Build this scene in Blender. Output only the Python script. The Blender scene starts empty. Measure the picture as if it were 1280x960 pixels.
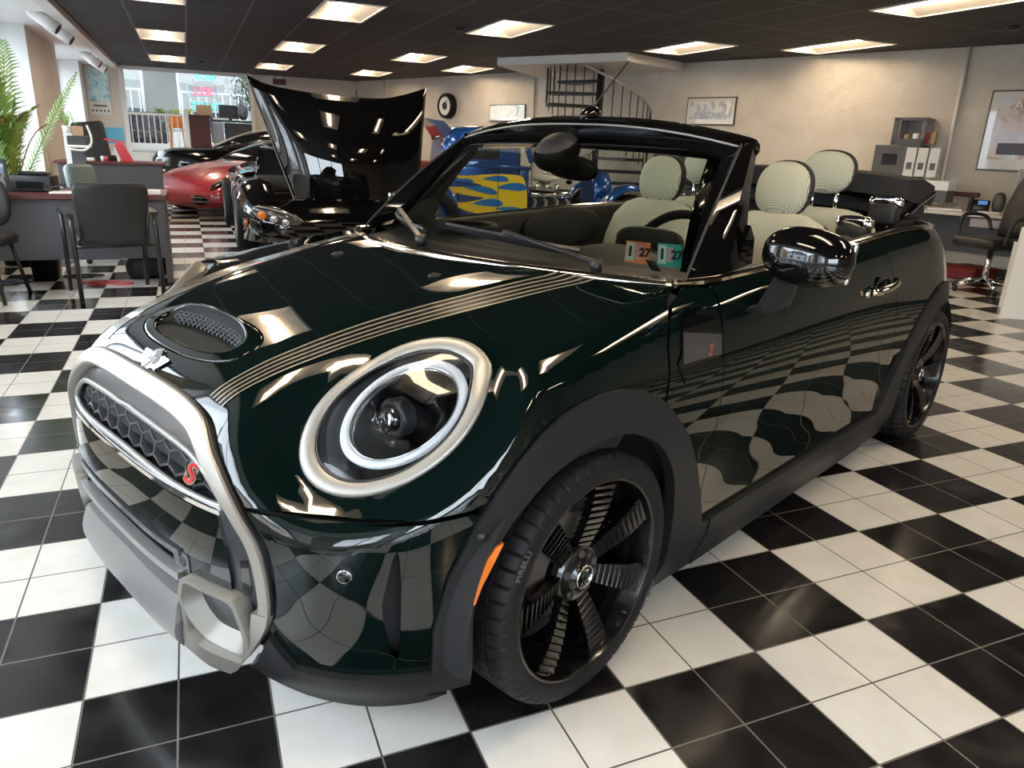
import bpy, bmesh, math, random
import numpy as np
from mathutils import Vector, Matrix, Euler
from mathutils.geometry import delaunay_2d_cdt
PI = math.pi
random.seed(7)
COL = bpy.context.scene.collection
R = math.radians

# ------------------------------------------------------------------ tagging
def tag(o, label=None, cat=None, group=None, kind=None):
    if label: o['label'] = label
    if cat: o['category'] = cat
    if group: o['group'] = group
    if kind: o['kind'] = kind
    return o

def thing(name, label, cat, loc=(0, 0, 0), rz=0.0, group=None):
    o = bpy.data.objects.new(name, None)
    COL.objects.link(o)
    o.empty_display_size = .1
    o.location = loc
    o.rotation_euler = (0, 0, rz)
    return tag(o, label, cat, group)

def copy_tree(o, parent=None):
    c = o.copy()
    COL.objects.link(c)
    if parent: c.parent = parent
    for ch in list(o.children):
        copy_tree(ch, c)
    return c

# ------------------------------------------------------------------ materials
def newmat(name):
    m = bpy.data.materials.new(name)
    m.use_nodes = True
    nt = m.node_tree
    return m, nt, nt.nodes['Principled BSDF']

def mat(name, col, rough=.5, metal=0.0, coat=0.0, spec=.5, emit=None, es=0.0, trans=0.0, ior=1.45, alpha=1.0, sheen=0.0,
        noise=None, bump=None, coatrough=.03):
    """noise = (scale, amount) varies the base colour; bump = (scale, strength)"""
    m, nt, b = newmat(name)
    c = (*col, 1)
    b.inputs['Base Color'].default_value = c
    b.inputs['Roughness'].default_value = rough
    b.inputs['Metallic'].default_value = metal
    b.inputs['Coat Weight'].default_value = coat
    b.inputs['Coat Roughness'].default_value = coatrough
    b.inputs['Specular IOR Level'].default_value = spec
    b.inputs['Transmission Weight'].default_value = trans
    b.inputs['IOR'].default_value = ior
    b.inputs['Alpha'].default_value = alpha
    b.inputs['Sheen Weight'].default_value = sheen
    if emit:
        b.inputs['Emission Color'].default_value = (*emit, 1)
        b.inputs['Emission Strength'].default_value = es
    tc = nt.nodes.new('ShaderNodeTexCoord')
    if noise:
        n = nt.nodes.new('ShaderNodeTexNoise'); n.inputs['Scale'].default_value = noise[0]
        n.inputs['Detail'].default_value = 5
        mr = nt.nodes.new('ShaderNodeMapRange')
        mr.inputs['To Min'].default_value = 1 - noise[1]; mr.inputs['To Max'].default_value = 1 + noise[1]
        mx = nt.nodes.new('ShaderNodeMix'); mx.data_type = 'RGBA'; mx.blend_type = 'MULTIPLY'
        mx.inputs[0].default_value = 1
        mx.inputs[6].default_value = c
        nt.links.new(tc.outputs['Object'], n.inputs['Vector'])
        nt.links.new(n.outputs['Fac'], mr.inputs['Value'])
        nt.links.new(mr.outputs['Result'], mx.inputs[7])
        nt.links.new(mx.outputs[2], b.inputs['Base Color'])
    if bump:
        n2 = nt.nodes.new('ShaderNodeTexNoise'); n2.inputs['Scale'].default_value = bump[0]; n2.inputs['Detail'].default_value = 6
        bp = nt.nodes.new('ShaderNodeBump'); bp.inputs['Strength'].default_value = bump[1]; bp.inputs['Distance'].default_value = .01
        nt.links.new(tc.outputs['Object'], n2.inputs['Vector'])
        nt.links.new(n2.outputs['Fac'], bp.inputs['Height'])
        nt.links.new(bp.outputs['Normal'], b.inputs['Normal'])
    return m

def glass_mat(name, tint=(1, 1, 1), refl=1.0, ior=1.5, tr=.92):
    """thin clear pane: sees through straight, reflects by Fresnel"""
    m = bpy.data.materials.new(name); m.use_nodes = True
    nt = m.node_tree; nt.nodes.clear()
    out = nt.nodes.new('ShaderNodeOutputMaterial')
    t = nt.nodes.new('ShaderNodeBsdfTransparent'); t.inputs[0].default_value = (tint[0]*tr, tint[1]*tr, tint[2]*tr, 1)
    g = nt.nodes.new('ShaderNodeBsdfGlossy'); g.inputs['Roughness'].default_value = 0.0
    f = nt.nodes.new('ShaderNodeFresnel'); f.inputs['IOR'].default_value = ior
    mu = nt.nodes.new('ShaderNodeMath'); mu.operation = 'MULTIPLY'; mu.inputs[1].default_value = refl
    mx = nt.nodes.new('ShaderNodeMixShader')
    nt.links.new(f.outputs[0], mu.inputs[0]); nt.links.new(mu.outputs[0], mx.inputs[0])
    nt.links.new(t.outputs[0], mx.inputs[1]); nt.links.new(g.outputs[0], mx.inputs[2])
    nt.links.new(mx.outputs[0], out.inputs[0])
    return m

# ------------------------------------------------------------------ mesh building
def link_mesh(name, me, mats, parent=None, smooth=True):
    o = bpy.data.objects.new(name, me)
    COL.objects.link(o)
    for m in (mats if isinstance(mats, (list, tuple)) else [mats]):
        me.materials.append(m)
    if parent: o.parent = parent
    return o

class MB:
    """collects shapes into one mesh"""
    def __init__(s):
        s.v = []; s.f = []; s.mi = []; s.sm = []; s.m = 0; s.M = None
    def add(s, vs, fs, smooth=False):
        n = len(s.v)
        if s.M is not None:
            vs = [tuple(s.M @ Vector(v)) for v in vs]
        s.v += [tuple(v) for v in vs]
        for f in fs:
            s.f.append([n + i for i in f]); s.mi.append(s.m); s.sm.append(smooth)
        return s
    def box(s, c, size, rot=None, bev=0.0, seg=1, taper=None):
        if bev > 0:
            bm = bmesh.new(); bmesh.ops.create_cube(bm, size=1)
            for v in bm.verts:
                k = 1.0
                if taper and v.co.z > 0: v.co.x *= taper[0]; v.co.y *= taper[1]
                v.co = Vector((v.co.x*size[0], v.co.y*size[1], v.co.z*size[2]))
            bmesh.ops.bevel(bm, geom=bm.edges[:], offset=bev, segments=seg, affect='EDGES', profile=.5)
            vs = [v.co.copy() for v in bm.verts]; bm.verts.index_update()
            fs = [[v.index for v in f.verts] for f in bm.faces]; bm.free()
        else:
            x, y, z = size[0]/2, size[1]/2, size[2]/2
            vs = [Vector(p) for p in ((-x,-y,-z),(x,-y,-z),(x,y,-z),(-x,y,-z),(-x,-y,z),(x,-y,z),(x,y,z),(-x,y,z))]
            if taper:
                for v in vs[4:]: v.x *= taper[0]; v.y *= taper[1]
            fs = [(0,3,2,1),(4,5,6,7),(0,1,5,4),(1,2,6,5),(2,3,7,6),(3,0,4,7)]
        Mr = (rot if isinstance(rot, Matrix) else Euler(rot).to_matrix()) if rot is not None else Matrix.Identity(3)
        vs = [Mr @ v + Vector(c) for v in vs]
        return s.add(vs, fs, smooth=bev > 0 and seg > 1)
    def b2(s, lo, hi, bev=0.0, seg=1):
        return s.box([(a+b)/2 for a, b in zip(lo, hi)], [abs(b-a) for a, b in zip(lo, hi)], bev=bev, seg=seg)
    def cyl(s, p0, p1, r0, r1=None, n=16, caps=True, smooth=True):
        r1 = r0 if r1 is None else r1
        p0 = Vector(p0); p1 = Vector(p1); d = (p1-p0)
        q = d.to_track_quat('Z', 'Y').to_matrix()
        vs = []; fs = []
        for i in range(n):
            a = 2*PI*i/n; e = q @ Vector((math.cos(a), math.sin(a), 0))
            vs += [p0 + e*r0, p1 + e*r1]
        for i in range(n):
            j = (i+1) % n; fs.append((2*i, 2*j, 2*j+1, 2*i+1))
        s.add(vs, fs, smooth)
        if caps:
            s.add(vs, [[2*i for i in range(n)][::-1], [2*i+1 for i in range(n)]], False)
        return s
    def tube(s, pts, r, n=8, closed=False, caps=True):
        pts = [Vector(p) for p in pts]; N = len(pts)
        rr = r if isinstance(r, (list, tuple)) else [r]*N
        rings = []; up = None
        for i, p in enumerate(pts):
            if closed: t = pts[(i+1) % N] - pts[i-1]
            else: t = pts[min(i+1, N-1)] - pts[max(i-1, 0)]
            t.normalize()
            if up is None:
                up = Vector((0, 0, 1)) if abs(t.z) < .9 else Vector((1, 0, 0))
            a = (up - t*up.dot(t)).normalized(); up = a; b = t.cross(a)
            rings.append([p + (a*math.cos(2*PI*k/n) + b*math.sin(2*PI*k/n))*rr[i] for k in range(n)])
        return s.loft(rings, closed_loft=closed, caps=caps and not closed)
    def strip(s, pts, prof, closed=False, up=(0, 0, 1), caps=True, smooth=False):
        """sweep a 2-D profile (list of (side, up)) along pts with a fixed up vector"""
        pts = [Vector(p) for p in pts]; N = len(pts); rings = []
        for i, p in enumerate(pts):
            t = (pts[(i+1) % N] - pts[i-1]) if closed else (pts[min(i+1, N-1)] - pts[max(i-1, 0)])
            t.normalize(); u = up[i] if isinstance(up[0], (list, tuple, Vector)) else up
            u = Vector(u); u = (u - t*u.dot(t)).normalized(); w = t.cross(u)
            rings.append([p + w*a + u*b for a, b in prof])
        return s.loft(rings, closed_loft=closed, caps=caps and not closed, smooth=smooth)
    def loft(s, rings, closed_loft=False, caps=True, smooth=True, closed_ring=True):
        vs = [v for r in rings for v in r]; n = len(rings[0]); N = len(rings); fs = []
        for i in range(N if closed_loft else N-1):
            for k in range(n if closed_ring else n-1):
                a, b = i*n + k, i*n + (k+1) % n
                c, d = ((i+1) % N)*n + (k+1) % n, ((i+1) % N)*n + k
                fs.append((a, b, c, d))
        s.add(vs, fs, smooth)
        if caps and closed_ring and not closed_loft:
            s.add([*rings[0]], [list(range(n))[::-1]], False); s.add([*rings[-1]], [list(range(n))], False)
        return s
    def lathe(s, prof, c=(0, 0, 0), axis='Z', n=32, smooth=True, caps=False):
        """prof = [(radius, height)]"""
        A = {'Z': Matrix.Identity(3), 'Y': Matrix(((1,0,0),(0,0,1),(0,-1,0))), 'X': Matrix(((0,0,1),(0,1,0),(-1,0,0)))}[axis] if isinstance(axis, str) else axis
        rings = []
        for r, h in prof:
            rings.append([A @ Vector((r*math.cos(2*PI*k/n), r*math.sin(2*PI*k/n), h)) + Vector(c) for k in range(n)])
        return s.loft(rings, caps=caps, smooth=smooth)
    def sph(s, c, r, n=16, m=10, rot=None, lo=-PI/2, hi=PI/2, p=1.0):
        r = (r, r, r) if not isinstance(r, (tuple, list)) else r
        Mr = Euler(rot).to_matrix() if rot is not None else Matrix.Identity(3)
        rings = []
        sg = lambda x: math.copysign(abs(x)**p, x)
        for j in range(m+1):
            t = lo + (hi-lo)*j/m
            rings.append([Mr @ Vector((r[0]*sg(math.cos(t))*sg(math.cos(2*PI*k/n)), r[1]*sg(math.cos(t))*sg(math.sin(2*PI*k/n)), r[2]*sg(math.sin(t)))) + Vector(c) for k in range(n)])
        return s.loft(rings, caps=False)
    def prism(s, poly, h, M=None, smooth=False):
        """extrude a 2-D polygon (x,y) from z=0..h (h may be (z0,z1)), placed by matrix M"""
        z0, z1 = h if isinstance(h, (tuple, list)) else (0, h)
        M = M or Matrix.Identity(4); n = len(poly)
        vs = [M @ Vector((x, y, z0)) for x, y in poly] + [M @ Vector((x, y, z1)) for x, y in poly]
        fs = [list(range(n))[::-1], list(range(n, 2*n))]
        s.add(vs, fs, False)
        s.add(vs, [(i, (i+1) % n, n+(i+1) % n, n+i) for i in range(n)], smooth)
        return s
    def quad(s, a, b, c, d): return s.add([a, b, c, d], [(0, 1, 2, 3)])
    def build(s, name, mats, parent=None, weld=True, recalc=True, angle=None):
        me = bpy.data.meshes.new(name)
        me.from_pydata(s.v, [], s.f)
        me.polygons.foreach_set('material_index', s.mi)
        me.polygons.foreach_set('use_smooth', s.sm)
        bm = bmesh.new(); bm.from_mesh(me)
        if weld: bmesh.ops.remove_doubles(bm, verts=bm.verts[:], dist=1e-5)
        if recalc: bmesh.ops.recalc_face_normals(bm, faces=bm.faces[:])
        bm.to_mesh(me); bm.free()
        o = link_mesh(name, me, mats, parent)
        if angle is not None:
            me.polygons.foreach_set('use_smooth', [True]*len(me.polygons))
            me.set_sharp_from_angle(angle=R(angle))
        return o

def arc(c, r, a0, a1, n, plane='XY', z=0):
    out = []
    for i in range(n+1):
        a = a0 + (a1-a0)*i/n
        x, y = c[0] + r*math.cos(a), c[1] + r*math.sin(a)
        out.append((x, y))
    return out

def rrect(w, h, r, n=5, cx=0, cy=0):
    pts = []
    for (sx, sy, a) in ((1, 1, 0), (-1, 1, PI/2), (-1, -1, PI), (1, -1, 1.5*PI)):
        for i in range(n+1):
            t = a + PI/2*i/n
            pts.append((cx + sx*(w/2-r) + r*math.cos(t), cy + sy*(h/2-r) + r*math.sin(t)))
    return pts

def catmull(pts, n=8, closed=False):
    P = [np.array(p, float) for p in pts]; N = len(P); out = []
    for i in range(N if closed else N-1):
        p1, p2 = P[i], P[(i+1) % N]
        p0 = P[i-1] if (closed or i > 0) else 2*p1-p2
        p3 = P[(i+2) % N] if (closed or i+2 < N) else 2*p2-p1
        for k in range(n):
            t = k/n
            out.append(tuple(.5*((2*p1) + (-p0+p2)*t + (2*p0-5*p1+4*p2-p3)*t*t + (-p0+3*p1-3*p2+p3)*t**3)))
    if not closed: out.append(tuple(P[-1]))
    return out

def text_obj(name, body, size, mtx, material, parent=None, depth=.001, align='CENTER', space=1.0, shear=0.0, bevel=0):
    cu = bpy.data.curves.new(name, 'FONT')
    cu.body = body; cu.size = size; cu.extrude = depth; cu.align_x = align; cu.align_y = 'CENTER'; cu.space_character = space
    cu.shear = shear; cu.offset = bevel
    o = bpy.data.objects.new(name, cu); COL.objects.link(o)
    dg = bpy.context.evaluated_depsgraph_get()
    me = bpy.data.meshes.new_from_object(o.evaluated_get(dg))
    bpy.data.objects.remove(o)
    me.transform(mtx)
    me.materials.clear()
    return link_mesh(name, me, material, parent)

def frame(origin, x, y):
    """matrix with given origin, x axis and approx y axis"""
    x = Vector(x).normalized(); y = Vector(y); y = (y - x*y.dot(x)).normalized(); z = x.cross(y)
    m = Matrix((x, y, z)).transposed().to_4x4(); m.translation = Vector(origin)
    return m
# ================================================================== camera
scene = bpy.context.scene
cam_d = bpy.data.cameras.new('camera'); cam = bpy.data.objects.new('camera', cam_d); COL.objects.link(cam)
CAM = Vector((-1.4711758, -1.0366006, 1.2484829))
_r = Vector((0.921232, -0.3870996, 0.0385434)); _d = Vector((-0.0856113, -0.2983911, -0.9505964)); _f = Vector((0.3794765, 0.872420, -0.3080275))
_m = Matrix((_r, -_d, -_f)).transposed().to_4x4(); _m.translation = CAM
cam.matrix_world = _m
cam_d.sensor_width = 36; cam_d.lens = 36*918.1756/1280; cam_d.clip_start = .05; cam_d.clip_end = 200
scene.camera = cam
vs = scene.view_settings
vs.view_transform = 'Standard'; vs.look = 'None'; vs.gamma = 1; vs.use_curve_mapping = False; vs.exposure = 0.5
scene.cycles.max_bounces = 10; scene.cycles.transparent_max_bounces = 16; scene.cycles.sample_clamp_indirect = 6
scene.cycles.caustics_reflective = False; scene.cycles.caustics_refractive = False

# ================================================================== world: pale overcast sky
w = bpy.data.worlds.new('sky'); scene.world = w; w.use_nodes = True
nt = w.node_tree; bg = nt.nodes['Background']
bg.inputs[0].default_value = (.80, .90, 1.0, 1); bg.inputs[1].default_value = 12.5

# ================================================================== materials of the room
def floor_mat():
    m, nt, b = newmat('checker_tile_floor')
    N = nt.nodes; L = nt.links
    def math_(op, a=None, b_=None, c=None):
        n = N.new('ShaderNodeMath'); n.operation = op
        for i, x in enumerate((a, b_, c)):
            if x is None: continue
            if isinstance(x, (int, float)): n.inputs[i].default_value = x
            else: L.new(x, n.inputs[i])
        return n.outputs[0]
    tc = N.new('ShaderNodeTexCoord'); sp = N.new('ShaderNodeSeparateXYZ'); L.new(tc.outputs['Object'], sp.inputs[0])
    a = math_('DIVIDE', sp.outputs[0], .2); bb = math_('DIVIDE', sp.outputs[1], .2)
    fa = math_('FLOOR', math_('DIVIDE', math_('ADD', a, 1.0), 2.0)); fb = math_('FLOOR', math_('DIVIDE', math_('ADD', bb, 1.0), 2.0))
    odd = math_('MODULO', math_('ABSOLUTE', math_('ADD', fa, fb)), 2.0)          # 1 = black
    ia = math_('FLOOR', a); ib = math_('FLOOR', bb)
    cx = N.new('ShaderNodeCombineXYZ'); L.new(ia, cx.inputs[0]); L.new(ib, cx.inputs[1])
    wn = N.new('ShaderNodeTexWhiteNoise'); wn.noise_dimensions = '3D'; L.new(cx.outputs[0], wn.inputs['Vector'])
    # grout
    da = math_('ABSOLUTE', math_('SUBTRACT', math_('FRACT', math_('ADD', a, .5)), .5))
    db = math_('ABSOLUTE', math_('SUBTRACT', math_('FRACT', math_('ADD', bb, .5)), .5))
    g = math_('LESS_THAN', math_('MINIMUM', da, db), .011)
    # mottled wear
    n1 = N.new('ShaderNodeTexNoise'); n1.inputs['Scale'].default_value = 9; n1.inputs['Detail'].default_value = 8; L.new(tc.outputs['Object'], n1.inputs['Vector'])
    n2 = N.new('ShaderNodeTexNoise'); n2.inputs['Scale'].default_value = 55; n2.inputs['Detail'].default_value = 6; n2.inputs['Roughness'].default_value = .7; L.new(tc.outputs['Object'], n2.inputs['Vector'])
    def mix(f, c1, c2, blend='MIX'):
        n = N.new('ShaderNodeMix'); n.data_type = 'RGBA'; n.blend_type = blend
        for i, x in ((0, f), (6, c1), (7, c2)):
            if isinstance(x, tuple): n.inputs[i].default_value = (*x, 1)
            elif isinstance(x, (int, float)): n.inputs[i].default_value = x
            else: L.new(x, n.inputs[i])
        return n.outputs[2]
    def mrange(x, a0, a1, b0, b1):
        n = N.new('ShaderNodeMapRange'); L.new(x, n.inputs[0])
        for i, v in enumerate((a0, a1, b0, b1)): n.inputs[i+1].default_value = v
        return n.outputs[0]
    wht = mix(mrange(n1.outputs[0], .3, .75, 0, 1), (.80, .785, .74), (.70, .68, .62))
    wht = mix(mrange(wn.outputs[0], 0, 1, 0, .25), wht, (.66, .62, .54))
    wht = mix(mrange(n2.outputs[0], .62, .75, 0, .35), wht, (.42, .38, .32))
    blk = mix(mrange(n1.outputs[0], .45, .75, 0, 1), (.0095, .009, .0095), (.022, .0205, .0205))
    blk = mix(mrange(n2.outputs[0], .60, .78, 0, .6), blk, (.07, .065, .065))
    col = mix(odd, wht, blk)
    gc = mix(odd, (.05, .045, .04), (.13, .115, .10))
    col = mix(g, col, gc)
    L.new(col, b.inputs['Base Color'])
    rg = mix(odd, (.17, .17, .17), (.16, .16, .16))
    rr = math_('ADD', rg, mrange(n1.outputs[0], .3, .8, -.03, .10))
    rr = math_('ADD', rr, math_('MULTIPLY', g, .4))
    L.new(rr, b.inputs['Roughness'])
    b.inputs['Specular IOR Level'].default_value = .8
    bp = N.new('ShaderNodeBump'); bp.inputs['Strength'].default_value = .35; bp.inputs['Distance'].default_value = .002
    # slate-like faint relief on every tile, grout sunk below
    hgt = math_('SUBTRACT', math_('MULTIPLY', n1.outputs[0], .35), math_('MULTIPLY', g, 1.0))
    L.new(hgt, bp.inputs['Height']); L.new(bp.outputs[0], b.inputs['Normal'])
    return m

def ceiling_mat():
    m, nt, b = newmat('black_ceiling_tile'); N = nt.nodes; L = nt.links
    tc = N.new('ShaderNodeTexCoord')
    br = N.new('ShaderNodeTexBrick')
    mp = N.new('ShaderNodeMapping'); mp.inputs['Location'].default_value = (CX0, CY0, 0)
    L.new(tc.outputs['Object'], mp.inputs[0]); L.new(mp.outputs[0], br.inputs['Vector'])
    br.offset = 0; br.squash = 1
    br.inputs['Scale'].default_value = 1; br.inputs['Brick Width'].default_value = CMX; br.inputs['Row Height'].default_value = CMY
    br.inputs['Mortar Size'].default_value = .012; br.inputs['Mortar Smooth'].default_value = 0
    br.inputs['Color1'].default_value = (.020, .0195, .021, 1); br.inputs['Color2'].default_value = (.026, .025, .027, 1)
    br.inputs['Mortar'].default_value = (.10, .10, .105, 1)
    L.new(br.outputs['Color'], b.inputs['Base Color']); b.inputs['Roughness'].default_value = .75
    n = N.new('ShaderNodeTexNoise'); n.inputs['Scale'].default_value = 90; n.inputs['Detail'].default_value = 4
    bp = N.new('ShaderNodeBump'); bp.inputs['Strength'].default_value = .3; bp.inputs['Distance'].default_value = .004
    L.new(tc.outputs['Object'], n.inputs[0]); L.new(n.outputs[0], bp.inputs['Height']); L.new(bp.outputs[0], b.inputs['Normal'])
    return m

def stucco(name, c1, c2, sc=3.0, rel=.012):
    m, nt, b = newmat(name); N = nt.nodes; L = nt.links
    tc = N.new('ShaderNodeTexCoord')
    n = N.new('ShaderNodeTexNoise'); n.inputs['Scale'].default_value = sc; n.inputs['Detail'].default_value = 7; n.inputs['Distortion'].default_value = .7
    L.new(tc.outputs['Object'], n.inputs[0])
    mr = N.new('ShaderNodeMapRange'); mr.inputs[1].default_value = .35; mr.inputs[2].default_value = .7; L.new(n.outputs[0], mr.inputs[0])
    mx = N.new('ShaderNodeMix'); mx.data_type = 'RGBA'; L.new(mr.outputs[0], mx.inputs[0])
    mx.inputs[6].default_value = (*c1, 1); mx.inputs[7].default_value = (*c2, 1)
    L.new(mx.outputs[2], b.inputs['Base Color']); b.inputs['Roughness'].default_value = .8
    n2 = N.new('ShaderNodeTexNoise'); n2.inputs['Scale'].default_value = 6; n2.inputs['Detail'].default_value = 9; n2.inputs['Distortion'].default_value = 1.5
    L.new(tc.outputs['Object'], n2.inputs[0])
    v = N.new('ShaderNodeTexVoronoi'); v.feature = 'DISTANCE_TO_EDGE'; v.inputs['Scale'].default_value = 3.2; L.new(n2.outputs['Color'], v.inputs['Vector'])
    bp = N.new('ShaderNodeBump'); bp.inputs['Strength'].default_value = .9; bp.inputs['Distance'].default_value = rel
    ad = N.new('ShaderNodeMath'); ad.operation = 'ADD'; L.new(n2.outputs[0], ad.inputs[0])
    mn = N.new('ShaderNodeMath'); mn.operation = 'MINIMUM'; mn.inputs[1].default_value = .12; L.new(v.outputs[0], mn.inputs[0])
    L.new(mn.outputs[0], ad.inputs[1]); L.new(ad.outputs[0], bp.inputs['Height']); L.new(bp.outputs[0], b.inputs['Normal'])
    return m

H = 2.53
CMX, CMY = .62, 1.22
CX0, CY0 = .115, -7.0 + 1.22*6
M = {}
M['floor'] = floor_mat(); M['ceiling'] = ceiling_mat()
M['stucco'] = stucco('cream_stucco', (.56, .51, .44), (.49, .44, .375))
M['stucco_pale'] = stucco('pale_stucco', (.90, .88, .82), (.84, .81, .74), 4, .035)
M['white_paint'] = mat('white_paint', (.78, .77, .74), .45)
M['beam'] = mat('beam_paint', (.70, .66, .62), .5)
M['alu'] = mat('window_aluminium', (.62, .63, .65), .35, metal=.6)
M['clear'] = glass_mat('clear_glass', (1, 1, 1), .5)
M['asphalt'] = mat('asphalt', (.22, .23, .24), .9, noise=(8, .2))
M['grey_trim'] = mat('grey_trim', (.33, .32, .31), .6)

def struct(name, mb, m, parent=None, **k):
    o = mb.build(name, m, parent, **k); o['kind'] = 'structure'; return o

# ---------------------------------------------------------------- floor, ceiling
struct('floor', MB().b2((-3.45, -6.1, -.12), (9.6, 17.3, 0)), M['floor'])
struct('trim_1', MB().b2((-2.78, -6.1, H-.075), (-2.64, 17.3, H+.30), bev=.006), M['beam'])      # white beam with the track lights
struct('ceiling_edge', MB().b2((-3.76, -6.05, H-.03), (-2.70, 17.29, H+.36)), M['white_paint'])

# ---------------------------------------------------------------- window wall (left)
XW = -3.3
piers = [(-6.1, -4.6), (-1.9, -1.4), (2.4, 2.9), (6.4, 6.9), (11.1, 13.6), (16.55, 17.3)]
mb = MB()
for y0, y1 in piers: mb.b2((XW-.50, y0, 0), (XW, y1, H+.32))
for i in range(len(piers)-1):
    y0, y1 = piers[i][1], piers[i+1][0]
    mb.b2((XW-.50, y0, 0), (XW, y1, .60)); mb.b2((XW-.50, y0, H-.02), (XW, y1, H+.32))
struct('wall_left', mb, M['stucco_pale'])
k = 1
for i in range(len(piers)-1):
    y0, y1 = piers[i][1], piers[i+1][0]
    mb = MB(); x = XW-.42
    z0, z1 = .60, H-.02
    for (a, b_) in ((y0, y0+.07), (y1-.07, y1)): mb.b2((x-.05, a, z0), (x+.05, b_, z1))
    for (a, b_) in ((z0, z0+.08), (z1-.08, z1)): mb.b2((x-.05, y0+.07, a), (x+.05, y1-.07, b_))
    nmul = max(1, round((y1-y0)/1.35)-1)
    for j in range(nmul):
        yy = y0 + (y1-y0)*(j+1)/(nmul+1); mb.b2((x-.04, yy-.03, z0+.08), (x+.04, yy+.03, z1-.08))
    fr = struct('window_%d' % k, mb, M['alu'])
    g = struct('window_pane', MB().b2((x-.004, y0+.06, z0+.07), (x+.004, y1-.06, z1-.07)), M['clear'], fr)
    struct('window_sill', MB().b2((XW-.40, y0, z0-.03), (XW+.06, y1, z0+.01), bev=.004), M['white_paint'], fr)
    struct('window_reveal', MB().b2((XW-.40, y0, z0), (XW+.012, y0+.012, z1)).b2((XW-.40, y1-.012, z0), (XW+.012, y1, z1)), M['white_paint'], fr)
    k += 1

# ---------------------------------------------------------------- front wall, behind the camera: glazed on the window side
mb = MB(); yb = -6.1
mb.b2((-3.58, yb-.2, 0), (9.6, yb, .34)); mb.b2((-3.58, yb-.2, H-.1), (9.6, yb, H+.38)); mb.b2((1.2, yb-.2, .34), (9.6, yb, H-.1)); mb.b2((-3.58, yb-.2, .34), (-3.2, yb, H-.1))
struct('wall_front', mb, M['stucco'])
mb = MB()
for a in (-3.2, -1.73, -.27, 1.13): mb.b2((a, yb-.15, .34), (a+.07, yb-.05, H-.1))
mb.b2((-3.13, yb-.15, .34), (1.13, yb-.05, .42)); mb.b2((-3.13, yb-.15, H-.18), (1.13, yb-.05, H-.1))
fr = struct('window_%d' % k, mb, M['alu']); k += 1
struct('window_pane', MB().b2((-3.14, yb-.104, .41), (1.14, yb-.096, H-.17)), M['clear'], fr)

# ---------------------------------------------------------------- right wall, running back at an angle
WA = Vector((2.63, 16.33, 0)); WD = Vector((.36408662, -.93136509, 0)); WN = Vector((-.93136509, -.36408662, 0))   # WN points into the room
def wallp(s, off=0.0, z=0.0): return WA + WD*s + WN*off + Vector((0, 0, z))
def wallbox(mb, s0, s1, o0, o1, z0, z1, bev=0.0):
    c = wallp((s0+s1)/2, (o0+o1)/2, (z0+z1)/2)
    return mb.box(c, (abs(s1-s0), abs(o1-o0), z1-z0), rot=Euler((0, 0, math.atan2(WD.y, WD.x))), bev=bev)
struct('wall_right', wallbox(MB(), -1.0, 18.6, -.2, 0, 0, H+.08), M['stucco'])
struct('baseboard_right', wallbox(MB(), -.3, 18.4, 0, .012, 0, .1), mat('dark_baseboard', (.03, .03, .03), .5))
struct('wall_side', MB().b2((9.4, -6.1, 0), (9.6, -.5, H+.08)), M['stucco'])

# ---------------------------------------------------------------- far wall with the opening to the raised back room
YF = 17.3
mb = MB()
mb.b2((-3.58, YF, 0), (-2.58, YF+.18, H+.38))
mb.b2((-2.58, YF, H-.03), (-.08, YF+.18, H+.38))
mb.b2((-.08, YF, 0), (3.2, YF+.18, H+.08))
struct('wall_back', mb, mat('back_wall_paint', (.66, .60, .52), .7, bump=(20, .2)))
struct('trim_2', MB().b2((-2.66, YF-.03, 0), (-2.56, YF+.0, H), bev=.004), M['white_paint'])
struct('trim_3', MB().b2((-2.56, YF-.03, H-.08), (-.02, YF, H-.0), bev=.004).b2((-.10, YF-.03, 0), (-.02, YF, H-.08), bev=.004), M['white_paint'])
struct('floor_raised', MB().b2((-3.6, YF-.05, 0), (3.2, 23.2, .82)), M['white_paint'])
mb = MB()
mb.b2((-3.8, 23.2, .82), (-3.6, YF, H+.4)); mb.b2((3.2, 23.2, .82), (3.4, YF, H+.4))
mb.b2((-3.6, 23.2, .82), (3.2, 23.4, 1.15)); mb.b2((-3.6, 23.2, 3.05), (3.2, 23.4, 3.3)); mb.b2((-2.45, 23.2, 1.15), (-1.6, 23.4, 3.05)); mb.b2((1.4, 23.2, 1.15), (3.2, 23.4, 3.05))
struct('wall_back_room', mb, mat('back_room_wall', (.35, .35, .33), .7))
struct('ceiling_back_room', MB().b2((-3.8, YF+.18, 3.3), (3.4, 23.4, 3.38)), M['white_paint'])
mb = MB()
for a in (-3.6, -3.0, -2.52): mb.b2((a, 23.22, 1.15), (a+.07, 23.3, 3.05))
for a in (-1.6, -.1, 1.33): mb.b2((a, 23.22, 1.15), (a+.07, 23.3, 3.05))
mb.b2((-3.6, 23.22, 1.15), (-2.45, 23.3, 1.22)); mb.b2((-1.6, 23.22, 1.15), (1.4, 23.3, 1.22)); mb.b2((-1.6, 23.22, 2.98), (1.4, 23.3, 3.05))
fr = struct('window_%d' % k, mb, M['alu']); k += 1
struct('window_pane', MB().b2((-3.55, 23.255, 1.2), (1.38, 23.262, 3.0)), glass_mat('dimmed_glass', (.95, 1, 1), .4, 1.5, .50), fr)  # clear pane darkened in its colour so the bright outside does not blow out

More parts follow.
